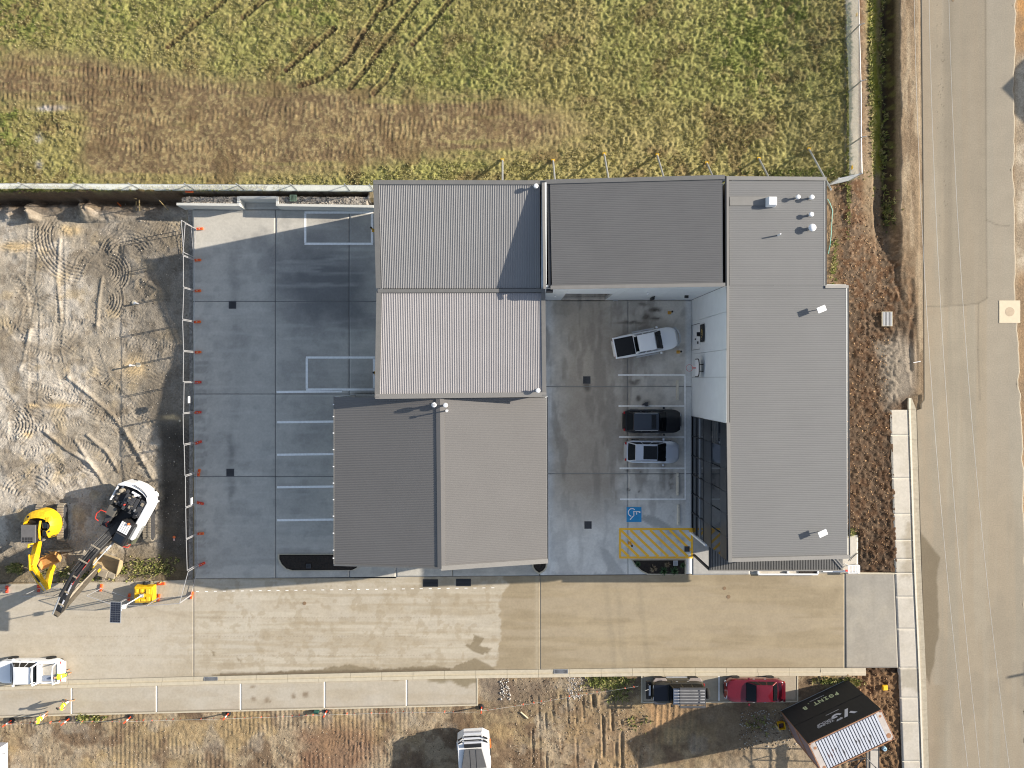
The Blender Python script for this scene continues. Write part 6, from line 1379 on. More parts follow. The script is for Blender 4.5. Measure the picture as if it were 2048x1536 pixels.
def limb(t, pts, w, d, material, name, par=None):
    """box section limb through local points, width w (sideways), depth list d"""
    secs = []; n = len(pts); side = (Vector(pts[-1]) - Vector(pts[0])).cross(Vector((0, 0, 1))).normalized()
    for i, p in enumerate(pts):
        p = Vector(p); a = Vector(pts[max(0, i - 1)]); b = Vector(pts[min(n - 1, i + 1)]); dr = (b - a).normalized(); up = side.cross(dr).normalized()
        if up.z < 0 and abs(dr.z) < .99: up = -up
        h = d[i] / 2; secs.append([p - side * w / 2 - up * h, p + side * w / 2 - up * h, p + side * w / 2 + up * h, p - side * w / 2 + up * h])
    m = MB(); m.loft(secs); o = m.build(name, material, None if par else t, bevel=.02)
    if par: o.parent = par
    return o
# -- white excavator
so_ = P(272, 1028, -.45); hd = math.atan2(-.875, -.485)
ex = thing('excavator', 'large white and black crawler excavator with its arm folded over the driveway edge', 'excavator', (so_.x, so_.y, -.42), hd)
track_pair(ex, -.15, .05, -hd + R(-90), 4.4, 2.5, .6, .95)
m = MB(); m.lathe([(1.0, .9), (1.0, 1.15)], (0, 0, 0), 24); m.build('slew_ring', M_steel, ex)
M_xw = mat('machine_white', (.74, .75, .76, 1), .35, 0, .04, 2, coat=.2); M_xk = mat('machine_charcoal', (.055, .056, .06, 1), .5, .1, .15, 4); M_xk2 = mat('machine_black', (.02, .02, .022, 1), .55, .1, .2, 4)
m = MB(); m.prism([(-3.0, -.9), (-2.55, -1.5), (1.5, -1.5), (1.5, 1.55), (-2.55, 1.55), (-3.0, .9)], 1.15, 1.4); m.build('house_deck', M_xk2, ex)
m = MB()
outer = [(-2.4, -1.56), (-2.85, -1.2), (-3.06, -.5), (-3.12, .1), (-3.05, .7), (-2.85, 1.25), (-2.3, 1.62)]; inner = [(-2.4, -1.30), (-2.58, -.95), (-2.7, -.4), (-2.74, .1), (-2.68, .6), (-2.52, 1.0), (-2.25, 1.2)]
for i in range(len(outer) - 1): m.hexa([(outer[i][0], outer[i][1], 1.2), (outer[i + 1][0], outer[i + 1][1], 1.2), (inner[i + 1][0], inner[i + 1][1], 1.2), (inner[i][0], inner[i][1], 1.2), (outer[i][0] * .985, outer[i][1], 2.35), (outer[i + 1][0] * .985, outer[i + 1][1], 2.35), (inner[i + 1][0], inner[i + 1][1], 2.45), (inner[i][0], inner[i][1], 2.45)])
m.build('counterweight', M_xw, ex, smooth=True)
m = MB(); m.box(-2.35, 1.0, 1.18, 1.62, 1.35, 2.42); m.build('side_cover', M_xw, ex, bevel=.06); m = MB(); m.box(-2.3, -.95, -1.56, -1.46, 1.35, 2.3); m.build('side_rail_panel', M_xw, ex, bevel=.02)
m = MB(); m.path([(-2.98, -.35, 2.47), (-2.95, .3, 2.48), (-2.8, .75, 2.47), (-2.62, 1.05, 2.46)], .03, 6); m.build('guard_rail', M_xk2, ex)
m = MB(); m.box(-2.5, -.8, -1.3, 1.18, 1.4, 2.15); m.build('engine_bay', M_xk2, ex, bevel=.04)
for (x0, x1, y0, y1, z1) in ((-2.1, -1.05, -.55, -.15, 2.42), (-2.1, -1.05, -.12, .3, 2.45), (-2.1, -1.15, .33, .62, 2.4), (-2.2, -.75, .68, 1.12, 2.38), (-1.75, -1.45, -.08, .22, 2.5)):
    m = MB(); m.box(x0, x1, y0, y1, 2.1, z1); m.build('bonnet_panel', M_xk, ex, bevel=.03)
for (x, y, r, z1, mt) in ((-2.1, -1.0, .16, 2.6, M_cleat), (-1.75, -1.15, .12, 2.45, M_cleat), (-1.25, -.25, .06, 2.55, M_red), (-2.25, .1, .12, 2.4, M_xw), (-2.3, .5, .1, 2.4, M_xk)): m = MB(); m.lathe([(r, 2.1), (r, z1), (r * .6, z1 + .04)], (x, y, 0), 12); m.build('engine_part', mt, ex)
rr = random.Random(12)
for _ in range(34):
    x, y = rr.uniform(-2.35, -.2), rr.uniform(-1.3, 1.15); s1, s2 = rr.uniform(.03, .14), rr.uniform(.03, .12); z_ = 2.46 if -.55 < y < 1.12 and x < -.75 else (2.17 if x < -.8 else 1.42); m = MB(); m.box(x - s1, x + s1, y - s2, y + s2, z_ - .04, z_ + rr.uniform(.03, .14)); m.build('engine_part', rr.choice([M_xk, M_xk, M_cleat, M_galv, M_xk2, M_steel]), ex)
m = MB(); m.box(-2.42, -2.25, -.3, .45, 2.12, 2.34); m.build('white_duct', M_xw, ex, bevel=.04)
m = MB(); m.box(-.55, .25, -1.42, -.72, 1.4, 2.2); m.build('tool_locker', mat('tank_grey', (.10, .095, .085, 1), .8), ex, bevel=.05)
for k in range(5): m = MB(); m.tube((-1.5 + k * .2, -1.35, 1.9), (-.9 + k * .22, -1.6, 1.5), .05, 8); m.build('hose', M_cleat, ex)
m = MB(); m.path([(.05, -1.3, 2.3), (.1, -1.75, 2.3), (.55, -1.95, 2.25), (.95, -1.85, 2.2), (1.0, -1.55, 2.2)], .035, 8); m.build('red_handrail', M_red, ex); m = MB(); m.path([(.7, -.85, 2.1), (.95, -.95, 2.15), (1.15, -.8, 2.0)], .03, 8); m.build('red_handrail', M_red, ex)
m = MB(); m.box(.3, 1.1, -1.3, -.85, 1.4, 1.9); m.build('fuel_tank', M_xk, ex, bevel=.05)
# cab
m = MB(); m.box(-.35, 1.55, .36, 1.42, 1.4, 3.0); m.build('cab', M_xk2, ex, bevel=.08)
for k in range(5): m = MB(); m.box(-.28, .55, .42 + k * .17, .56 + k * .17, 3.0, 3.05); m.build('cab_roof_panel', M_xw, ex, bevel=.015)
m = MB(); m.box(.78, 1.38, .5, 1.2, 3.0, 3.02); m.build('roof_hatch', M_glass, ex, bevel=.01); m = MB(); m.box(.68, .76, .45, 1.25, 3.0, 3.04); m.build('hatch_frame', M_xk, ex)
m = MB(); m.box(-.2, 1.45, 1.425, 1.44, 1.9, 2.85); m.build('side_window', M_glass, ex); m = MB(); m.box(1.555, 1.57, .46, 1.32, 1.6, 2.9); m.build('front_window', M_glass, ex)
m = MB(); m.box(-.2, 1.5, 1.44, 1.62, 1.35, 2.0); m.build('step_panel', mat('olive_grey', (.10, .105, .07, 1), .5), ex, bevel=.04)
m = MB(); m.path([(1.4, .75, 2.2), (1.75, .8, 2.2), (1.85, 1.15, 2.2), (1.75, 1.5, 2.1), (1.45, 1.55, 2.1)], .035, 8); m.build('red_handrail', M_red, ex)
m = MB(); m.lathe([(.09, 3.02), (.09, 3.14), (.05, 3.18)], (-.32, 1.0, 0), 12); m.build('beacon', M_orange, ex)
# boom, stick, rams
def dr(x, z, y=-.05): return (x, y, z)
bm1 = limb(ex, [dr(.6, 1.7), dr(2.4, 3.6), dr(4.4, 4.6), dr(6.2, 4.5), dr(7.6, 4.1)], .5, [.55, .75, .8, .6, .4], M_xk2, 'boom')
limb(ex, [dr(4.8, 4.99, .12), dr(7.0, 4.65, .12)], .12, [.02, .02], M_wprint, 'boom_marking', bm1)
limb(ex, [dr(2.9, 4.42, .2), dr(4.9, 5.03, .2)], .05, [.02, .02], M_red, 'boom_stripe', bm1)
for y in (-.5, .42): m = MB(); m.tube((.9, y, 1.6), (2.4, y, 3.0), .10, 10); m.tube((2.4, y, 3.0), (3.4, y, 3.9), .055, 8, k=0); m.build('boom_ram', M_xk2 if y < 0 else M_galv, ex)
m = MB(); m.tube((3.9, -.12, 5.15), (6.0, -.12, 5.2), .12, 10); m.build('arm_ram', M_xk2, ex); m = MB(); m.tube((6.0, -.12, 5.2), (7.7, -.12, 4.75), .06, 10); m.build('ram_rod', M_galv, ex)
for k, y in enumerate((-.38, -.27, -.16, .05, .28)): m = MB(); m.path([(1.3, y, 2.9), (2.4, y, 4.15), (4.2, y, 5.12), (5.2, y, 5.1)], .022, 5); m.build('hydraulic_hose', M_black if k % 2 else M_xk, ex)
for x, z in ((2.1, 3.9), (3.1, 4.7), (4.2, 5.14), (5.6, 5.0), (6.8, 4.7)): m = MB(); m.box(x - .05, x + .05, -.45, .3, z, z + .06); m.build('hose_clamp', M_cleat, ex)
limb(ex, [dr(7.95, 4.35), dr(7.3, 3.7), dr(5.6, 2.2), dr(4.45, 1.3)], .38, [.35, .62, .5, .34], mat('dusty_black', (.09, .075, .055, 1), .85, 0, .3, 4), 'stick')
m = MB(); m.tube((7.2, -.05, 4.2), (5.6, -.05, 2.85), .1, 8); m.tube((5.6, -.05, 2.85), (4.7, -.05, 1.75), .05, 8); m.build('bucket_ram', M_cleat, ex)
for k in range(4): m = MB(); m.path([(7.4, -.42 - .05 * k, 4.0 - .1 * k), (6.6, -.55 - .05 * k, 3.3), (5.9, -.42, 2.6)], .025, 5); m.build('hydraulic_hose', M_black, ex)
m = MB(); m.lathe([(.16, -.27), (.16, .27)], (4.75, -.05, 1.55), 14, 'y'); m.build('yellow_pin', M_yellow, ex)
# wide tilting bucket, open side up
bk = thing('bucket', 'wide dusty excavator bucket lying open below the white excavator arm', 'bucket', P(222, 1124, 0), math.atan2(-15, 44))
m = MB(); W2 = 1.0; prof = [(.82, .95), (.55, .35), (.05, .08), (-.45, .18), (-.78, .62)]
M_bk = mat('bucket_steel', K(190, 168, 130), .85, 0, .15, 4)
for i in range(len(prof) - 1):
    (a, b), (c, d) = prof[i], prof[i + 1]; m.hexa([(-W2, a, b), (W2, a, b), (W2, c, d), (-W2, c, d), (-W2, a, b + .04), (W2, a, b + .04), (W2, c, d + .04), (-W2, c, d + .04)])
m.build('shell', M_bk, bk)
for s in (-1, 1):
    m = MB(); n = len(prof); x0, x1 = s * W2, s * (W2 + .05); vs = [(x0, a, b) for a, b in prof] + [(x1, a, b) for a, b in prof]; m.add(vs, [tuple(range(n)), tuple(range(2 * n - 1, n - 1, -1))] + [(i, n + i, n + (i + 1) % n, (i + 1) % n) for i in range(n)]); m.build('side_plate', M_bk, bk)
m = MB(); m.box(-W2, W2, .80, .90, .9, 1.02); m.build('cutting_edge', M_bk, bk)
m = MB(); m.box(-.35, .35, -1.05, -.5, .5, .82); m.box(.36, .95, -.98, -.55, .45, .7); m.build('hitch_block', M_cleat, bk, bevel=.03)
# -- yellow excavator, built in world directions
yo = P(110, 1042, -.45); ey = thing('excavator', 'compact yellow excavator with folded arm at the left edge of the dirt lot', 'excavator', (yo.x, yo.y, -.42), 0)
track_pair(ey, 0, 0, R(90), 3.0, 1.75, .5, .7)
c = P(104, 1043, -.42) - yo; cx, cy = c.x, c.y + .0
m = MB(); ring = [(cx + 1.34 * math.cos(a) * (1.0 if math.sin(a) > -.2 else .98), cy + 1.30 * math.sin(a)) for a in [R(-52 + 284 * k / 22) for k in range(23)]]
inn = [(cx + 1.08 * math.cos(a), cy + .62 * math.sin(a) + .05) for a in [R(-52 + 284 * k / 22) for k in range(23)]]
for i in range(22): m.hexa([(ring[i][0], ring[i][1], .75), (ring[i + 1][0], ring[i + 1][1], .75), (inn[i + 1][0], inn[i + 1][1], .75), (inn[i][0], inn[i][1], .75), (ring[i][0] * .97 + cx * .03, ring[i][1] * .96 + cy * .04, 1.65), (ring[i + 1][0] * .97 + cx * .03, ring[i + 1][1] * .96 + cy * .04, 1.65), (inn[i + 1][0], inn[i + 1][1], 1.95), (inn[i][0], inn[i][1], 1.95)])
m.build('body_shell', M_yellow, ey, smooth=True)
m = MB(); m.box(cx - .95, cx + .95, cy - .95, cy + .5, .7, 1.5); m.build('deck', M_xk2, ey, bevel=.05)
m = MB(); m.box(cx - .92, cx + .22, cy - 1.2, cy + .2, 1.5, 2.35); cb_ = m.build('cab', M_xk2, ey, bevel=.06)
m = MB(); m.box(cx - .94, cx + .22, cy - 1.22, cy + .2, 2.35, 2.42); m.build('cab_roof', mat('cab_grey', (.13, .125, .125, 1), .7), ey, bevel=.03)
for k in range(3):
    for q_i in range(4): m = MB(); m.box(cx - .82 + q_i * .22, cx - .66 + q_i * .22, cy - 1.15 + k * .14, cy - 1.06 + k * .14, 2.42, 2.435); m.build('roof_slot', M_black, ey)
m = MB(); m.path([(cx + .34, cy + .45, 2.0), (cx + .36, cy - .2, 2.2), (cx + .26, cy - .85, 2.0), (cx + .02, cy - 1.3, 1.6)], .09, 8); m.build('boom_guard', M_yellow, ey, smooth=True)
for (x0, x1, y0, y1, z, mt) in ((.45, .78, -.15, .3, 2.0, M_glass), (.45, .75, -.75, -.3, 1.95, M_glass), (.8, 1.0, -.5, .2, 1.9, M_xk), (.7, 1.0, .35, .7, 1.95, M_yellow)): m = MB(); m.box(cx + x0, cx + x1, cy + y0, cy + y1, 1.5, z); m.build('cover_plate', mt, ey, bevel=.03)
for (x, y) in ((-.75, .75), (-.5, .62)): m = MB(); m.lathe([(.09, 1.80), (.09, 1.86)], (cx + x, cy + y, 0), 10); m.build('filler_cap', M_black, ey)
def wv(px, py, z): p = P(px, py, z) ; return (p.x - yo.x, p.y - yo.y, z + .42)
f0, f1, f2, f3, f4 = wv(76, 1084, 1.0), wv(70, 1112, 2.4), wv(64, 1134, 2.9), wv(80, 1160, 2.9), wv(94, 1178, 2.5)
bmy = limb(ey, [f0, f1, f2], .46, [.34, .46, .40], M_yellow, 'boom'); limb(ey, [f2, f3, f4], .42, [.40, .36, .28], M_yellow, 'boom_head')
limb(ey, [f4, wv(97, 1160, 2.0), wv(100, 1146, 1.6), wv(106, 1132, .9)], .36, [.28, .38, .34, .26], M_yellow, 'stick')
m = MB(); m.tube(wv(58, 1110, 2.6), wv(60, 1140, 3.2), .07, 8); m.build('boom_ram', M_yellow, ey); m = MB(); m.tube(wv(63, 1142, 3.2), wv(79, 1164, 3.2), .07, 8); m.build('arm_ram', M_xk2, ey); m = MB(); m.tube(wv(79, 1164, 3.2), wv(91, 1181, 2.8), .045, 8); m.build('ram_rod', M_galv, ey)
m = MB(); m.path([wv(60, 1092, 1.6), wv(56, 1095, 1.7), wv(57, 1089, 1.8), wv(68, 1087, 1.6)], .06, 6); m.build('hose_loop', M_yellow, ey)
m = MB(); a = wv(84, 1103, .3); m.box(a[0], a[0] + 2.15, a[1] - .07, a[1] + .07, .05, .5); m.build('dozer_blade', M_cleat, ey, bevel=.02)
m = MB(); b0 = wv(86, 1128, .2); b1_ = wv(126, 1108, .2)
bo = thing('bucket', 'toothed sandy yellow bucket tucked under the compact excavator arm', 'bucket', P(104, 1118, -.42), R(24)); prof = [(.45, .75), (.5, .3), (.2, .06), (-.25, .1), (-.5, .45)]
m = MB()
for i in range(len(prof) - 1):
    (a, b), (c_, d) = prof[i], prof[i + 1]; m.hexa([(-.8, a, b), (.8, a, b), (.8, c_, d), (-.8, c_, d), (-.8, a, b + .05), (.8, a, b + .05), (.8, c_, d + .05), (-.8, c_, d + .05)])
m.build('shell', mat('bucket_sand', K(206, 156, 92), .8, 0, .2, 5), bo)
for s in (-1, 1): m = MB(); n = len(prof); vs = [(s * .8, a, b) for a, b in prof] + [(s * .85, a, b) for a, b in prof]; m.add(vs, [tuple(range(n)), tuple(range(2 * n - 1, n - 1, -1))] + [(i, n + i, n + (i + 1) % n, (i + 1) % n) for i in range(n)]); m.build('side_plate', MATS['bucket_sand'], bo)
for k in range(5): m = MB(); x = -.68 + k * .34; m.hexa([(x - .07, .4, .72), (x + .07, .4, .72), (x + .07, .52, .76), (x - .07, .52, .76), (x - .03, .62, .98), (x + .03, .62, .98), (x + .03, .66, 1.0), (x - .03, .66, 1.0)]); m.build('tooth', MATS['bucket_sand'], bo)
# -- white loader at the lower frame edge
ld = thing('wheel_loader', 'white wheel loader with slatted rear grille and black bonnet at the lower frame edge', 'loader', P(947, 1445, 0), R(-86.5))
# local: x forward (down the picture), rear at x=0
m = MB(); m.loft([[(0.0, -.75, .9), (0.0, .75, .9), (.25, .78, 1.75), (.25, -.78, 1.75)], [(.35, -1.28, .8), (.35, 1.28, .8), (.55, 1.22, 2.2), (.55, -1.22, 2.2)], [(3.0, -1.28, .8), (3.0, 1.28, .8), (3.0, 1.22, 2.35), (3.0, -1.22, 2.35)]]); m.build('engine_cover', M_xw, ld, bevel=.04)
for k in range(3):
    x0 = .06 + k * .2; z0 = 1.3 + k * .32; m = MB(); m.hexa([(x0, -.7, z0), (x0, .7, z0), (x0 + .12, .7, z0 + .03), (x0 + .12, -.7, z0 + .03), (x0 + .0, -.7, z0 + .28), (x0 + .0, .7, z0 + .28), (x0 + .12, .7, z0 + .30), (x0 + .12, -.7, z0 + .30)]); m.build('grille_slat', M_contT, ld)
for (x0, x1) in ((.16, .24), (.36, .44), (.58, .82)): m = MB(); m.box(x0, x1, -.68, .68, 1.72 + x0 * .9, 1.76 + x0 * .9 + (.12 if x0 > .5 else 0)); m.build('grille_gap', M_black, ld)
for s in (-1, 1):
    for k in range(2): m = MB(); x0 = .18 + k * .18; m.hexa([(x0, s * .82, 1.9 + k * .2), (x0 + .18, s * 1.18, 1.9 + k * .2), (x0 + .26, s * 1.18, 1.92 + k * .2), (x0 + .08, s * .82, 1.92 + k * .2), (x0, s * .82, 2.0 + k * .2), (x0 + .18, s * 1.18, 2.0 + k * .2), (x0 + .26, s * 1.18, 2.02 + k * .2), (x0 + .08, s * .82, 2.02 + k * .2)]); m.build('corner_slot', M_black, ld)
m = MB(); m.prism([(.95, -.68), (2.45, -1.0), (2.45, 1.0), (.95, .68)], 2.33, 2.42); m.build('bonnet', mat('bonnet_charcoal', (.10, .10, .102, 1), .7, 0, .1, 3), ld, bevel=.03)
for y in (-.25, .22): m = MB(); m.box(1.0, 2.42, y - .012, y + .012, 2.42, 2.435); m.build('bonnet_seam', M_black, ld)
m = MB(); m.box(2.5, 2.68, -1.12, 1.12, 2.35, 2.5); m.build('cross_bar', M_xw, ld); m = MB(); m.box(2.72, 2.92, -1.0, -.03, 2.36, 2.44); m.box(2.72, 2.92, .03, 1.0, 2.36, 2.44); m.build('rear_glass', mat('tinted', (.16, .12, .05, 1), .3), ld)
m = MB(); m.box(2.98, 5.2, -1.12, 1.12, 1.6, 3.0); m.build('cab', M_xw, ld, bevel=.08)
for (x, y, l) in ((3.2, -.72, .5), (3.2, .55, .6), (3.1, -.1, .2), (3.1, .12, .2)): m = MB(); m.box(x, x + l, y - .03, y + .03, 3.0, 3.04); m.build('roof_strip', M_black, ld)
for y in (-.2, 0, .2): m = MB(); m.box(3.32, 3.4, y - .06, y + .06, 3.0, 3.05); m.build('roof_lamp', M_red, ld)
for s in (-1, 1):
    for x in (1.6, 4.9): wheel(ld, x, s * 1.05, .75, .5, M_xw, s)
    m = MB(); m.box(.9, 1.5, s * 1.3 - .06, s * 1.3 + .08, 1.0, 1.3); m.build('side_box', M_orange if s > 0 else M_xw, ld)
m = MB(); m.box(.6, 6.4, -.5, .5, .6, 1.1); m.build('frame', M_steel, ld); m = MB(); m.box(6.4, 7.2, -1.35, 1.35, .1, 1.2); m.build('front_bucket', M_cleat, ld, bevel=.05)
# white skip at the lower left
sk = thing('waste_skip', 'white metal skip with black strap cut off by the left frame edge', 'skip', P(-3, 1508, 0)); m = MB()
o_ = [(-1.5, -1.9), (.95, -1.9), (.95, 1.15), (-1.5, 1.15)]; i_ = [(a * .94, b * .94) for a, b in o_]
for k in range(4): q = (k + 1) % 4; m.hexa([(o_[k][0] * .85, o_[k][1] * .85, .05), (o_[q][0] * .85, o_[q][1] * .85, .05), (i_[q][0] * .85, i_[q][1] * .85, .05), (i_[k][0] * .85, i_[k][1] * .85, .05), (*o_[k], 1.3), (*o_[q], 1.3), (*i_[q], 1.3), (*i_[k], 1.3)])
m.build('side_wall', M_contT, sk); m = MB(); m.box(-1.3, .85, -1.7, 1.0, .9, .95); m.build('lid', mat('skip_lid', K(214, 222, 220), .5), sk); m = MB(); m.path([(-1.0, -1.0, 1.35), (.2, .1, 1.36), (.75, .35, 1.34)], .03, 5); m.build('strap', M_black, sk)
for y in (.55, -.85): m = MB(); m.box(.9, 1.2, y - .05, y + .05, .9, 1.0); m.build('lifting_lug', M_galv, sk)

# ---------------- temporary fence of mesh panels on orange feet
ffeet = [(396, 458), (391.5, 520.5), (391.5, 582), (391, 644), (392, 704.5), (392, 764.5), (392, 824.5), (393, 885), (394.5, 945), (397, 1006), (397, 1067), (400, 1128), (384, 1190), (318, 1195), (259, 1194), (203, 1175), (141, 1176), (78, 1176), (15, 1178), (-48, 1180)]
reds = {3: 0, 5: 1, 6: 1, 7: 1, 9: 1, 11: 1, 16: 0, 17: 1, 18: 1}
def foot(px, py, label, rz, material, name='barrier_block'):
    t = thing(name, label, 'fence foot', P(px, py, 0), rz, 'orange feet of the temporary fence'); m = MB(); m.box(-.30, .30, -.10, .10, .003, .14); m.build('base', material, t, bevel=.03); m = MB(); m.lathe([(.035, .14), (.035, .2)], (0, 0, 0), 8); m.build('socket', M_galv, t)
    for s in (-1, 1): m = MB(); m.box(s * .16 - .05, s * .16 + .05, -.05, .05, .14, .155); m.build('hand_slot', M_red if material == M_orange else M_orange, t)
    return t
ords = ['first', 'second', 'third', 'fourth', 'fifth', 'sixth', 'seventh', 'eighth', 'ninth', 'tenth', 'eleventh', 'twelfth', 'thirteenth']
for i, (a, b) in enumerate(ffeet[:-1]):
    along = i < 12
    lb = (ords[i] + ' fence foot counted down from the retaining wall') if i < 12 else ['orange foot at the fence corner on the driveway edge', 'orange foot right below the yellow trailer', 'orange foot at the lower left corner of the yellow trailer', 'orange foot right of the excavator stick tip', 'foot hidden by the black excavator arm', 'orange foot under the tip of the yellow excavator arm', 'dark red foot nearest the left frame edge'][i - 12]
    foot(a + (4 if along else 0), b, lb, R({8: 80, 7: 20, 11: 25, 9: -12}.get(i, 3)) if along else R(80 if i < 16 else 90), M_red if reds.get(i) else M_orange)
M_fence = mat('fence_tube', (.44, .44, .45, 1), .45, .4, .05, 5)
def fence_panel(a, b, label, lean=0.0):
    p, q = P(*a), P(*b); d = q - p; L = d.length - .06; t = thing('mesh_barrier', label, 'temporary fence', (p.x, p.y, .12), math.atan2(d.y, d.x), 'temporary fence panels'); H_ = 2.05
    m = MB()
    for x in (.03, L): m.tube((x, 0, 0), (x, lean, H_), .036, 6)
    m.tube((.03, 0, .06), (L, 0, .06), .018, 6); m.tube((.03, lean, H_), (L, lean, H_), .026, 6); m.build('frame', M_fence, t)
    m = MB(); n = int(L / .10)
    for k in range(1, n): x = .03 + L * k / n; m.tube((x, 0, .06), (x, lean, H_), .0035, 3, cap=False)
    for k in range(1, 11): z_ = H_ * k / 11; m.tube((.03, lean * k / 11, z_), (L, lean * k / 11, z_), .0035, 3, cap=False)
    o = m.build('wire_mesh', M_steel, t, recalc=False); return t
for i in range(len(ffeet) - 1):
    if i in (15, 17): continue
    a, b = ffeet[i], ffeet[i + 1]
    if i < 12: a = (a[0] - 2 + (i % 3), a[1]); b = (b[0] - 2 + (i % 2), b[1])
    lab = (ords[i] + ' mesh panel counted down from the retaining wall') if i < 12 else 'mesh panel ' + ['right of the yellow trailer at the corner', 'in front of the yellow trailer', 'between yellow trailer and black excavator arm', '', 'between the two excavator arms', '', 'at the left frame edge of the driveway'][i - 12]
    fence_panel(a, b, lab)
fence_panel((384, 452), (389, 516), 'short loose mesh panel doubled at the upper fence end', .1)
# orange fence blocks lying loose
def block(px, py, z, rz, label):
    t = thing('barrier_block', label, 'fence foot', P(px, py, z), rz); m = MB(); m.box(-.32, .32, -.11, .11, .003, .13); m.build('base', M_orange, t, bevel=.03)
    for k in range(4): m = MB(); x = -.22 + k * .14; m.box(x - .045, x + .045, -.06, .06, .13, .145); m.build('moulded_rib', M_red, t)
block(379.5, 383, onG(379.5, 383).z, 0, 'orange foot lying alone at the bank edge above the yard'); block(323, 1167, 0, R(2), 'orange foot lying loose above the yellow trailer')
# yellow trailer with camera mast and solar panel
tr = thing('mast_trailer', 'yellow tub trailer carrying a mast with a large solar panel', 'trailer', P(297, 1183, 0), 0)
m = MB(); m.prism([(-.78, -.72), (.85, -.72), (.85, .72), (-.78, .72)], .35, .95, poly1=[(-.7, -.66), (.78, -.66), (.78, .66), (-.7, .66)]); m.build('tub', M_yellow, tr, bevel=.07)
for (x, y, w_, h_) in ((-.45, .35, .12, .3), (-.05, .35, .12, .3), (.45, .3, .16, .4), (-.4, -.42, .2, .3), (.05, -.42, .2, .2), (.45, -.3, .14, .36)): m = MB(); m.box(x - w_, x + w_, y - h_ / 2, y + h_ / 2, .95, 1.03); m.build('moulded_lid', mat('yellow_light', (.85, .52, .03, 1), .45), tr, bevel=.04)
m = MB(); m.box(-.2, .12, -.15, .12, .95, 1.15); m.build('mast_base', M_galv, tr, bevel=.02)
m = MB(); m.tube((-.02, 0, .9), (-.02, 0, 4.85), .05, 10, .035); m.build('mast', M_white, tr); m = MB(); m.path([(-.4, -.2, 1.05), (-.1, .05, 1.1), (.3, .3, 1.05)], .03, 5); m.build('cable', M_black, tr)
m = MB(); m.box(-.12, .1, -.18, .12, 3.6, 3.9); m.build('camera_box', M_vent, tr, bevel=.02)
pc = P(232, 1224, 4.9) - P(297, 1183, 0); T = Matrix.Translation((pc.x, pc.y, 4.92)) @ Matrix.Rotation(R(-2), 4, 'Z')
m = MB(); m.box(-.41, .41, -.79, .79, 0, .05, T=T); pn = m.build('solar_panel', M_galv, tr); m = MB(); m.box(.41, -pc.x + .05, .1, .25, -.05, 0, T=T); m.build('panel_arm', M_white, tr)
M_cell = mat('solar_cell', (.03, .035, .05, 1), .2, .2, .1, 8)
for i in range(4):
    for k in range(9): m = MB(); x = -.37 + i * .187; y = -.75 + k * .167; m.box(x, x + .175, y, y + .155, .051, .055, T=T); o = m.build('cell', M_cell, None); o.parent = pn
for s in (-1, 1): wheel(tr, 0, s * .8, .3, .18, M_galv, s)
# ---------------- delineator posts and bunting
posts = [(24, 1440), (139, 1437), (262, 1433), (457, 1426.5), (654, 1421), (963, 1413.5)]
M_refl = mat('reflective_white', (.8, .8, .8, 1), .4)
dlab = ['red and white post at the left frame edge', 'post right beside the walking worker on the dirt edge', 'post between second and third parallel bay line', 'post left of the small green case', 'post just right of the small green case', 'post at the right end of the parking strip']
for i, (a, b) in enumerate(posts):
    t = thing('traffic_post', 'orange ' + dlab[i] if i else dlab[i], 'traffic post', P(a, b, -.05), 0, 'orange traffic posts along the dirt edge')
    m = MB(); m.lathe([(.24, 0), (.24, .05), (.12, .10)], (0, 0, 0), 8); m.build('rubber_base', M_rubber, t)
    m = MB(); m.lathe([(.055, .08), (.05, 1.1), (.035, 1.14)], (0, 0, 0), 12); m.build('tube', mat('post_red', (.8, .07, .02, 1), .5), t)
    m = MB(); m.lathe([(.0575, .5), (.0555, .75)], (0, 0, 0), 12); m.build('reflective_band', M_refl, t)
def bunting(pts, nfl, label, seed):
    P0 = [P(a, b, z) for a, b, z in pts]; t = thing('flag_bunting', label, 'bunting', P0[0], 0, 'orange flag buntings'); rr = random.Random(seed)
    m = MB(); m.path([p - P0[0] for p in P0], .008, 4); m.build('string', mat('pale_string', (.6, .6, .55, 1), .8), t)
    seg = [(P0[i + 1] - P0[i]).length for i in range(len(P0) - 1)]; tot = sum(seg); fm = None
    for k in range(nfl):
        d = tot * (k + .5 + rr.uniform(-.12, .12)) / nfl; i = 0
        while i < len(seg) - 1 and d > seg[i]: d -= seg[i]; i += 1
        p = P0[i].lerp(P0[i + 1], min(1, d / seg[i])) - P0[0]; m = MB(); s_ = rr.uniform(.10, .16); w_ = rr.uniform(-.12, .12); m.add([(0, 0, 0), (s_ * 1.1, .02, 0), (s_ * .6, w_, -.2), (s_ * .5 + .004, w_ + .004, -.2)], [(0, 1, 2), (0, 1, 3)])
        o = m.build('flag', M_orange if 'flag_orange' not in MATS else MATS['flag_orange'], t, recalc=False); o.location = p; o.rotation_euler = (0, 0, rr.uniform(-.5, .5))
mat('flag_orange', (.85, .13, .05, 1), .6)
bz = .85
bunting([(10, 1449, bz), (128, 1444.5, bz)], 6, 'orange flag string at the lower left, passing the two workers', 1)
bunting([(128, 1444.5, bz), (185, 1443.5, .6), (248, 1443.5, bz)], 6, 'orange flag string between second and third traffic post', 2)
bunting([(248, 1443.5, bz), (340, 1440.5, .4), (445, 1438, bz)], 14, 'orange flag string below the second and third bay line', 3)
bunting([(445, 1438, bz), (540, 1434.5, .4), (648, 1430, bz)], 13, 'orange flag string passing the small green case', 4)
bunting([(648, 1430, bz), (800, 1425.5, .3), (960, 1424, bz)], 19, 'orange flag string running to the end of the parking strip', 5)
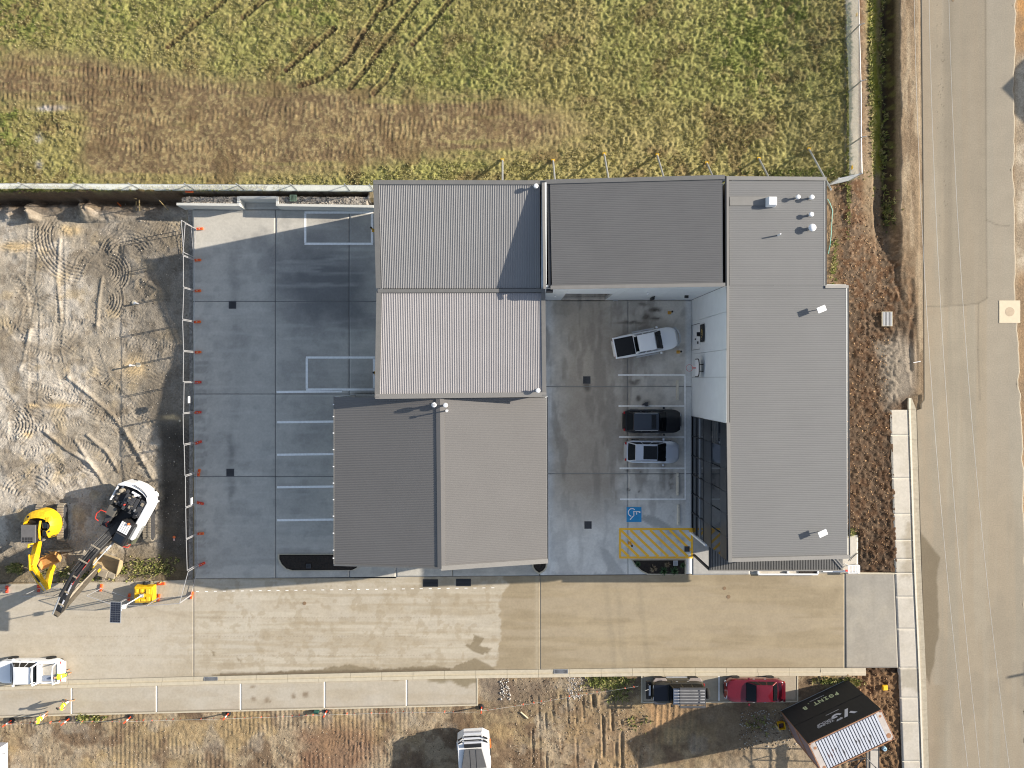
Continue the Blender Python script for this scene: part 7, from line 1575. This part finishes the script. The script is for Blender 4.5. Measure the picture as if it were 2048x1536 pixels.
bunting([(963, 1422, bz), (1060, 1408, .4), (1170, 1389, .5), (1276, 1373, 1.0)], 17, 'orange flag string rising right towards the off road wagon', 6)
# ---------------- small things
def simple(name, label, cat, p, rz=0.0, group=None): return thing(name, label, cat, p, R(rz), group)
for k, (a, y0, y1) in enumerate(((1355, 760, 800), (1355.5, 946, 991), (1357, 1009, 1050))):
    t = simple('wheel_stop', ['grey concrete wheel stop in the empty top bay', 'pale wheel stop in the empty bay below the silver wagon', 'pale wheel stop in the accessible bay'][k], 'wheel stop', P(a, (y0 + y1) / 2)); L = (y1 - y0) / G; m = MB(); m.loft([[(-.11, s * L / 2, .003), (.11, s * L / 2, .003), (.07, s * (L / 2 - .03), .12), (-.07, s * (L / 2 - .03), .12)] for s in (-1, 1)]); m.build('beam', M_kerbL, t, bevel=.015)
    for q in (-.35, .35): m = MB(); m.lathe([(.025, .12), (.025, .125)], (0, L * q, 0), 8); m.build('bolt', M_black, t)
for k, (a, b, z1, lb) in enumerate(((1338.5, 625.5, 1.0, 'yellow bollard with black cap above the white pickup'), (1356, 704, 1.0, 'yellow bollard with black cap at the nose of the white pickup'), (1259.5, 1086, 1.0, 'yellow bollard with black cap standing in the yellow hatching'), (747, 461, 1.1, 'yellow bollard with black cap beside the upper painted rectangle of the yard'), (752, 745.5, 1.1, 'yellow bollard with black cap beside the lower painted rectangle of the yard'))):
    t = simple('bollard', lb, 'bollard', P(a, b), 0, 'yellow bollards'); m = MB(); m.lathe([(.08, .003), (.08, z1)], (0, 0, 0), 14); m.build('post', M_bollard, t, smooth=True); m = MB(); m.lathe([(.085, z1), (.085, z1 + .06), (.04, z1 + .09)], (0, 0, 0), 14); m.build('cap', M_black, t); m = MB(); m.box(-.13, .13, -.13, .13, .003, .02); m.build('base_plate', M_bollard, t)
t = simple('equipment_case', 'small dark green case on the dirt edge between two traffic posts', 'case', P(634, 1421.5, -.08), -8); m = MB(); m.box(-.2, .2, -.11, .11, 0, .38); m.build('case', mat('case_green', (.02, .09, .07, 1), .5), t, bevel=.03); m = MB(); m.path([(-.12, 0, .38), (-.1, 0, .45), (.1, 0, .45), (.12, 0, .38)], .015, 6); m.build('handle', M_black, t)
t = simple('pit_cover', 'yellow square cover in the soil right of the container stack', 'pit cover', onG(1768.5, 1374) + Vector((0, 0, .12)), 3); m = MB(); m.box(-.2, .2, -.2, .2, -.1, .08); m.build('box', M_yellow, t, bevel=.02); m = MB(); m.box(-.15, .15, -.15, .15, .08, .09); m.build('lid', MATS['yellow_light'], t)
t = simple('round_cover', 'pale blue round cover in the soil right of the scaffold', 'pit cover', onG(1767, 1496) + Vector((0, 0, .12))); m = MB(); m.lathe([(.18, -.1), (.18, .08), (.14, .12)], (0, 0, 0), 20); m.build('ring', mat('pale_blue', (.30, .48, .62, 1), .5), t); m = MB(); m.box(-.06, .06, -.02, .02, .12, .14); m.build('handle', M_dark, t)
t = simple('yellow_tub', 'yellow plastic tub with rubbish and cardboard beside the banner corner', 'tub', onG(1560, 1448), 8); m = MB(); q = [(-.25, -.25), (.25, -.25), (.25, .25), (-.25, .25)]
for k in range(4):
    n_ = (k + 1) % 4; m.hexa([(*q[k], 0), (*q[n_], 0), (q[n_][0] * .88, q[n_][1] * .88, 0), (q[k][0] * .88, q[k][1] * .88, 0), (*[v * 1.15 for v in q[k]], .4), (*[v * 1.15 for v in q[n_]], .4), (*[v * 1.05 for v in q[n_]], .4), (*[v * 1.05 for v in q[k]], .4)])
m.build('tub', M_yellow, t); m = MB(); m.box(-.2, .2, -.2, .2, .02, .25); m.build('rubbish', M_stain, t, bevel=.06); m = MB(); m.box(-.42, -.28, -.3, .3, .1, .38, T=Matrix.Rotation(R(30), 4, 'Z')); m.build('cardboard', mat('cardboard', K(200, 180, 140), .9), t)
# timber and pipes in the dirt lot
for k, (a, b, c, d, r, mt, nm, lb, ct) in enumerate(((273.5, 397, 273.5, 421, .05, M_wood, 'timber_post', 'left of the twin pale timber posts lying near the bank', 'timber'), (279.5, 400, 280, 422, .05, M_wood, 'timber_post', 'right of the twin pale timber posts lying near the bank', 'timber'),
    (236, 406, 243, 413, .05, M_orange, 'marker_stake', 'short orange stake lying left of the timber posts', 'stake'), (319, 401, 337, 420, .03, M_wood, 'marker_stake', 'thin brown stake lying right of the timber posts', 'stake'), (265, 395, 273, 398, .03, M_wood, 'marker_stake', 'small timber offcut at the head of the twin posts', 'stake'),
    (1041, 1423, 1056, 1436, .06, mat('pale_timber', K(214, 200, 168), .8), 'timber_post', 'pale timber piece lying on the southern dirt', 'timber'), (1826, 725.5, 1841, 722.5, .03, M_vent, 'marker_stake', 'thin white stake across the roadside ruts', 'stake'))):
    p0, p1 = onG(a, b), onG(c, d); t = simple(nm, lb, ct, p0); m = MB(); z_ = r + .02; m.tube((0, 0, z_), (p1.x - p0.x, p1.y - p0.y, p1.z - p0.z + z_), r, 6); m.build('pole', mt, t)
def standpipe(px, py, h, dx, label, mt=M_vent):
    p = onG(px, py); t = simple('standpipe', label, 'pipe', p); m = MB(); m.tube((0, 0, 0), (0, 0, h), .06, 10); m.build('pipe', mt, t); m = MB(); m.lathe([(.085, h), (.085, h + .06)], (0, 0, 0), 10); m.build('cap', mt, t)
    m = MB(); m.lathe([(.2, .0), (.2, .06), (.15, .07)], (dx, .06, 0), 14); m.build('pit_ring', M_kerb, t)
standpipe(270, 731, .75, .3, 'white upright pipe with a ring beside it in the sandy patch of the lot'); standpipe(276, 607, .5, -.3, 'short pipe with rubble in the shallow trench of the lot')
t = simple('orange_cap', 'orange cap lying in the building shadow right of the white excavator', 'cap', onG(349, 1074)); m = MB(); m.lathe([(.1, .02), (.12, .08), (.05, .14)], (0, 0, 0), 10); m.build('cap', M_orange, t); m = MB(); m.box(-.06, .04, -.3, -.1, .02, .07); m.build('tag', mat('pale_pink', (.7, .45, .4, 1), .7), t)
t = simple('concrete_lump', 'pale round lump in the shaded strip beside the yard fence', 'rubble', onG(360, 841.5)); m = MB(); m.lathe([(.07, 0), (.1, .05), (.05, .1)], (0, 0, 0), 8); m.build('lump', M_kerb, t)
t = simple('garden_hose', 'teal hose lying along the office block in the garden soil', 'hose', onG(1658, 400)); b0 = t.location; m = MB(); m.path([onG(a, b) + Vector((0, 0, .05)) - b0 for a, b in ((1654.5, 398), (1660, 408), (1664.5, 421), (1663, 445), (1662, 466), (1660, 488), (1656, 508))], .028, 6); m.build('hose', mat('teal_hose', (.12, .38, .33, 1), .5), t)
for k, (a, b, lb) in enumerate(((1713, 30, 'yellow tag near the top of the chain link fence'), (1704, 335, 'yellow tag near the lower corner of the chain link fence'))): t = simple('warning_tag', lb, 'sign', P(a, b, 1.9)); m = MB(); m.box(-.02, .02, -.14, .14, -.1, .12); m.build('plate', M_yellow, t)
t = simple('tyre_litter', 'grey crushed object lying on the bay line above the black wagon', 'rubbish', P(1291, 807.5)); m = MB(); rr = random.Random(9)
for _ in range(9): x, y = rr.uniform(-.2, .2), rr.uniform(-.14, .14); m.box(x - .08, x + .08, y - .06, y + .06, .003, rr.uniform(.05, .2), T=Matrix.Rotation(rr.uniform(0, 3), 4, 'Z'))
m.build('crumpled_sheet', M_steel, t)
for k, (a, b, lb) in enumerate(((378, 799.5, 'white notice plate on the sixth mesh panel'), (383.5, 1002, 'white notice plate on the lower mesh panels'))): t = simple('notice_plate', lb, 'sign', P(a, b, 1.5)); m = MB(); m.box(-.012, .012, -.26, .26, -.18, .18); m.build('plate', M_vent, t)
# ---------------- overhead wires and things standing east of the frame
for k, pts in enumerate((((1828, 0), (1842, 400), (1865, 800), (1897, 1180), (1936, 1536)), ((1858, 0), (1871, 400), (1892.5, 800), (1924, 1180), (1960, 1536)), ((1897.5, 0), (1914, 400), (1940, 800), (1976, 1180), (2019, 1536)))):
    xs_ = [p[1] for p in pts]; co_ = np.polyfit(xs_, [p[0] for p in pts], 2); t = thing('power_line', ['left', 'middle', 'right'][k] + ' of the three thin overhead wires above the road', 'wire', P(pts[0][0], 0, 9.2), 0, 'overhead wires'); pp = []
    for q in range(41): y = -700 + 3000 * q / 40; pp.append(P(float(np.polyval(co_, y)), y, 9.2) - Vector(t.location))
    m = MB(); m.path(pp, .0095, 5); m.build('conductor', mat('wire_aluminium', (.78, .76, .72, 1), .5, 0, .02), t)
bx = P(2367, 105); t = thing('roadside_shed', 'grey shed standing just outside the right frame edge whose shadow reaches the road', 'building', (bx.x, bx.y, 0), R(45)); m = MB(); m.box(0, 9, -9, 0, 0, 6); m.build('wall', M_precast, t); m = MB(); m.box(-.2, 9.2, -9.2, .2, 6, 6.1); m.build('roof', M_roofE, t)
pp = P(2485, 1261); t = thing('timber_pole', 'power pole east of the frame whose thin shadow tip lies on the road', 'pole', (pp.x, pp.y, 0)); m = MB(); m.tube((0, 0, 0), (0, 0, 8), .15, 10, .11); m.build('pole', M_wood, t); m = MB(); m.box(-.06, .06, -1.0, 1.0, 7.3, 7.42); m.build('cross_arm', M_wood, t)

# ---------------- people
M_skin = mat('skin', (.46, .24, .16, 1), .6, 0, .05); M_hv = mat('hi_vis', (.55, .80, .02, 1), .7, 0, .08, 5); M_short = mat('light_shorts', (.55, .58, .62, 1), .8); M_short2 = mat('dark_shorts', (.04, .05, .07, 1), .8); M_boot = mat('tan_boots', (.32, .17, .07, 1), .8); M_hair = mat('brown_hair', (.05, .03, .02, 1), .8); M_tape = mat('silver_tape', (.8, .82, .8, 1), .4)
def skin_mesh(name, verts, edges, radii, material_fn, parent, mats, sub=2):
    me = bpy.data.meshes.new(name); me.from_pydata(verts, edges, []); o = bpy.data.objects.new(name, me); COL.objects.link(o)
    md = o.modifiers.new('s', 'SKIN'); md.use_smooth_shade = True
    for v, r in zip(me.skin_vertices[0].data, radii): v.radius = (r, r)
    me.skin_vertices[0].data[0].use_root = True
    s = o.modifiers.new('u', 'SUBSURF'); s.levels = sub; s.render_levels = sub
    dg = bpy.context.evaluated_depsgraph_get(); ev = o.evaluated_get(dg); m2 = bpy.data.meshes.new_from_object(ev); o.modifiers.clear(); o.data = m2; bpy.data.meshes.remove(me)
    for mt in mats: m2.materials.append(mt)
    for p in m2.polygons: p.material_index = material_fn(p.center); p.use_smooth = True
    o.parent = parent; return o
def person(label, loc, rz, J, hat, shorts, hatm):
    """J: joints dict in local coordinates, x = facing direction"""
    t = thing('person', label, 'person', loc, rz)
    names = ['pelvis', 'belly', 'chest', 'neck', 'headb', 'headt', 'shL', 'elL', 'wrL', 'haL', 'shR', 'elR', 'wrR', 'haR', 'hipL', 'knL', 'anL', 'toL', 'hipR', 'knR', 'anR', 'toR']
    rad = dict(pelvis=.155, belly=.145, chest=.165, neck=.062, headb=.095, headt=.09, shL=.075, elL=.05, wrL=.034, haL=.035, shR=.075, elR=.05, wrR=.034, haR=.035, hipL=.10, knL=.066, anL=.045, toL=.045, hipR=.10, knR=.066, anR=.045, toR=.045)
    E = [('pelvis', 'belly'), ('belly', 'chest'), ('chest', 'neck'), ('neck', 'headb'), ('headb', 'headt'), ('chest', 'shL'), ('shL', 'elL'), ('elL', 'wrL'), ('wrL', 'haL'), ('chest', 'shR'), ('shR', 'elR'), ('elR', 'wrR'), ('wrR', 'haR'), ('pelvis', 'hipL'), ('hipL', 'knL'), ('knL', 'anL'), ('anL', 'toL'), ('pelvis', 'hipR'), ('hipR', 'knR'), ('knR', 'anR'), ('anR', 'toR')]
    ix = {n: i for i, n in enumerate(names)}; V = [Vector(J[n]) for n in names]
    def seg(p, a, b): a, b = Vector(J[a]), Vector(J[b]); d = b - a; u = max(0, min(1, (p - a).dot(d) / d.length_squared)); return (p - a - d * u).length, u
    def mf(p):
        best = min(((seg(p, a, b)[0] / max(.03, rad[b]), a, b, seg(p, a, b)[1]) for a, b in E), key=lambda q: q[0]); a, b, u = best[1:]
        if (a, b) in (('pelvis', 'belly'), ('belly', 'chest'), ('chest', 'shL'), ('chest', 'shR')): return 1
        if a in ('shL', 'shR') and u < .75: return 1
        if a == 'pelvis' or (a in ('hipL', 'hipR') and u < .75): return 2
        if a in ('anL', 'anR') or (a in ('knL', 'knR') and u > .7): return 3
        if (a, b) == ('chest', 'neck') and u < .5: return 1
        return 0
    skin_mesh('body', V, [(ix[a], ix[b]) for a, b in E], [rad[n] for n in names], mf, t, [M_skin, M_hv, shorts, M_boot])
    # hands
    for s in 'LR':
        w_, h_ = Vector(J['wr' + s]), Vector(J['ha' + s]); d = (h_ - w_).normalized(); side = d.orthogonal().normalized(); up = d.cross(side); vs = [tuple(h_ - d * .03)]; es = []; rd = [.03]
        for f in range(5):
            o_ = side * (-.032 + .021 * f) if f < 4 else side * .05; ln = (.07, .08, .075, .06, .05)[f]; b_ = h_ + o_ + d * (.02 if f < 4 else -.02); c1 = b_ + d * ln * .5 + (side * .02 if f == 4 else Vector()); c2 = c1 + d * ln * .35 - up * ln * .4
            n0 = len(vs); vs += [tuple(b_), tuple(c1), tuple(c2)]; es += [(0, n0), (n0, n0 + 1), (n0 + 1, n0 + 2)]; rd += [.0105, .0095, .008]
        skin_mesh('hand', vs, es, rd, lambda p: 0, t, [M_skin], 1)
    hb, ht = Vector(J['headb']), Vector(J['headt']); ax = (ht - hb).normalized(); fw = Vector((1, 0, 0)); fw = (fw - ax * fw.dot(ax)).normalized(); sd_ = ax.cross(fw); c = hb.lerp(ht, .6)
    MX = Matrix((fw, sd_, ax)).transposed().to_4x4(); MX.translation = c
    def hp(prof_s, nm, mt, sx=1.0, sy=1.0):
        m = MB(); n = 16; vs = []
        for (r, h) in prof_s:
            for k in range(n): a = 2 * math.pi * k / n; vs.append(MX @ Vector((r * sx * math.cos(a), r * sy * math.sin(a), h)))
        m.add(vs, [(j_ * n + k, j_ * n + (k + 1) % n, (j_ + 1) * n + (k + 1) % n, (j_ + 1) * n + k) for j_ in range(len(prof_s) - 1) for k in range(n)] + [tuple(range((len(prof_s) - 1) * n, len(prof_s) * n))]); return m.build(nm, mt, t, smooth=True)
    hp([(.100, .0), (.108, .03), (.10, .08), (.065, .115), (.01, .128)], 'hair' if not hat else 'cap', hatm, 1.08, .95)
    if hat: m = MB(); m.prism([(.08, -.07), (.19, -.05), (.21, 0), (.19, .05), (.08, .07)], .03, .045); m.v = [tuple(MX @ Vector(p)) for p in m.v]; m.build('cap_peak', hatm, t)
    m = MB(); m.loft([[(.098, -.012, -.02), (.098, .012, -.02), (.098, .0, .02)], [(.128, -.004, -.018), (.128, .004, -.018), (.12, 0, -.005)]]); m.v = [tuple(MX @ Vector(p)) for p in m.v]; m.build('nose', M_skin, t)
    for s in (-1, 1):
        m = MB(); m.lathe([(.011, .094), (.008, .102)], (0, 0, 0), 8, 'x'); m.v = [tuple(MX @ (Vector(p) + Vector((0, s * .034, .01)))) for p in m.v]; m.build('eye', M_black, t)
        m = MB(); m.box(-.02, .015, s * .092 - .008, s * .092 + .014, -.03, .03); m.v = [tuple(MX @ Vector(p)) for p in m.v]; m.build('ear', M_skin, t, bevel=.006)
    m = MB(); m.box(.094, .102, -.022, .022, -.052, -.045); m.v = [tuple(MX @ Vector(p)) for p in m.v]; m.build('mouth', mat('lips', (.35, .12, .1, 1), .6), t)
    # reflective tape round the chest
    ch, pe = Vector(J['chest']), Vector(J['belly']); a2 = (ch - pe).normalized(); e1 = Vector((0, 1, 0)); e1 = (e1 - a2 * e1.dot(a2)).normalized(); e2 = a2.cross(e1); c2 = pe.lerp(ch, .35); m = MB(); n = 18; vs = []
    for h in (-.025, .025):
        for k in range(n): a = 2 * math.pi * k / n; vs.append(c2 + a2 * h + e1 * .168 * math.cos(a) + e2 * .150 * math.sin(a))
    m.add(vs, [(k, (k + 1) % n, n + (k + 1) % n, n + k) for k in range(n)]); m.build('reflective_tape', M_tape, t)
    return t
stand = dict(pelvis=(0, 0, .95), belly=(.01, 0, 1.12), chest=(.02, 0, 1.34), neck=(.03, 0, 1.50), headb=(.05, 0, 1.60), headt=(.06, 0, 1.70), shL=(.01, .19, 1.40), elL=(-.04, .27, 1.13), wrL=(.08, .27, .90), haL=(.12, .27, .82), shR=(.01, -.19, 1.40), elR=(.0, -.27, 1.12), wrR=(.14, -.24, .92), haR=(.19, -.23, .85),
             hipL=(0, .10, .88), knL=(.05, .12, .50), anL=(-.02, .13, .09), toL=(.13, .14, .05), hipR=(0, -.10, .88), knR=(.0, -.12, .50), anR=(.0, -.13, .09), toR=(.15, -.14, .05))
walk = dict(stand); walk.update(knL=(.22, .11, .52), anL=(.34, .12, .12), toL=(.49, .12, .11), knR=(-.05, -.11, .50), anR=(-.30, -.12, .14), toR=(-.18, -.13, .05), elL=(-.16, .26, 1.16), wrL=(-.12, .26, .93), haL=(-.08, .26, .86), elR=(.08, -.26, 1.15), wrR=(.28, -.22, 1.0), haR=(.35, -.2, .95))
lean = dict(stand); lean.update(pelvis=(-.12, 0, .90), belly=(.02, 0, 1.04), chest=(.22, 0, 1.20), neck=(.36, 0, 1.28), headb=(.45, 0, 1.33), headt=(.54, 0, 1.38), shL=(.22, .19, 1.25), elL=(.42, .25, 1.08), wrL=(.62, .2, 1.0), haL=(.70, .19, .97), shR=(.22, -.19, 1.25), elR=(.42, -.25, 1.06), wrR=(.62, -.22, .98), haR=(.70, -.2, .96),
            hipL=(-.12, .1, .84), knL=(-.06, .12, .48), anL=(-.12, .13, .09), toL=(.03, .14, .05), hipR=(-.12, -.1, .84), knR=(.04, -.12, .48), anR=(.0, -.13, .09), toR=(.15, -.14, .05))
person('worker in yellow shirt and dark shorts leaning over the open tray of the white pickup', P(141, 1341), R(184), lean, False, M_short2, M_hair)
person('worker in yellow vest and pale shorts walking across the parking strip, dark cap', P(143.5, 1399), R(158), walk, True, M_short, mat('dark_cap', (.06, .05, .045, 1), .8))
person('worker in yellow vest standing on the dirt edge below the walking worker', P(97, 1426), R(170), stand, False, M_short, M_hair)
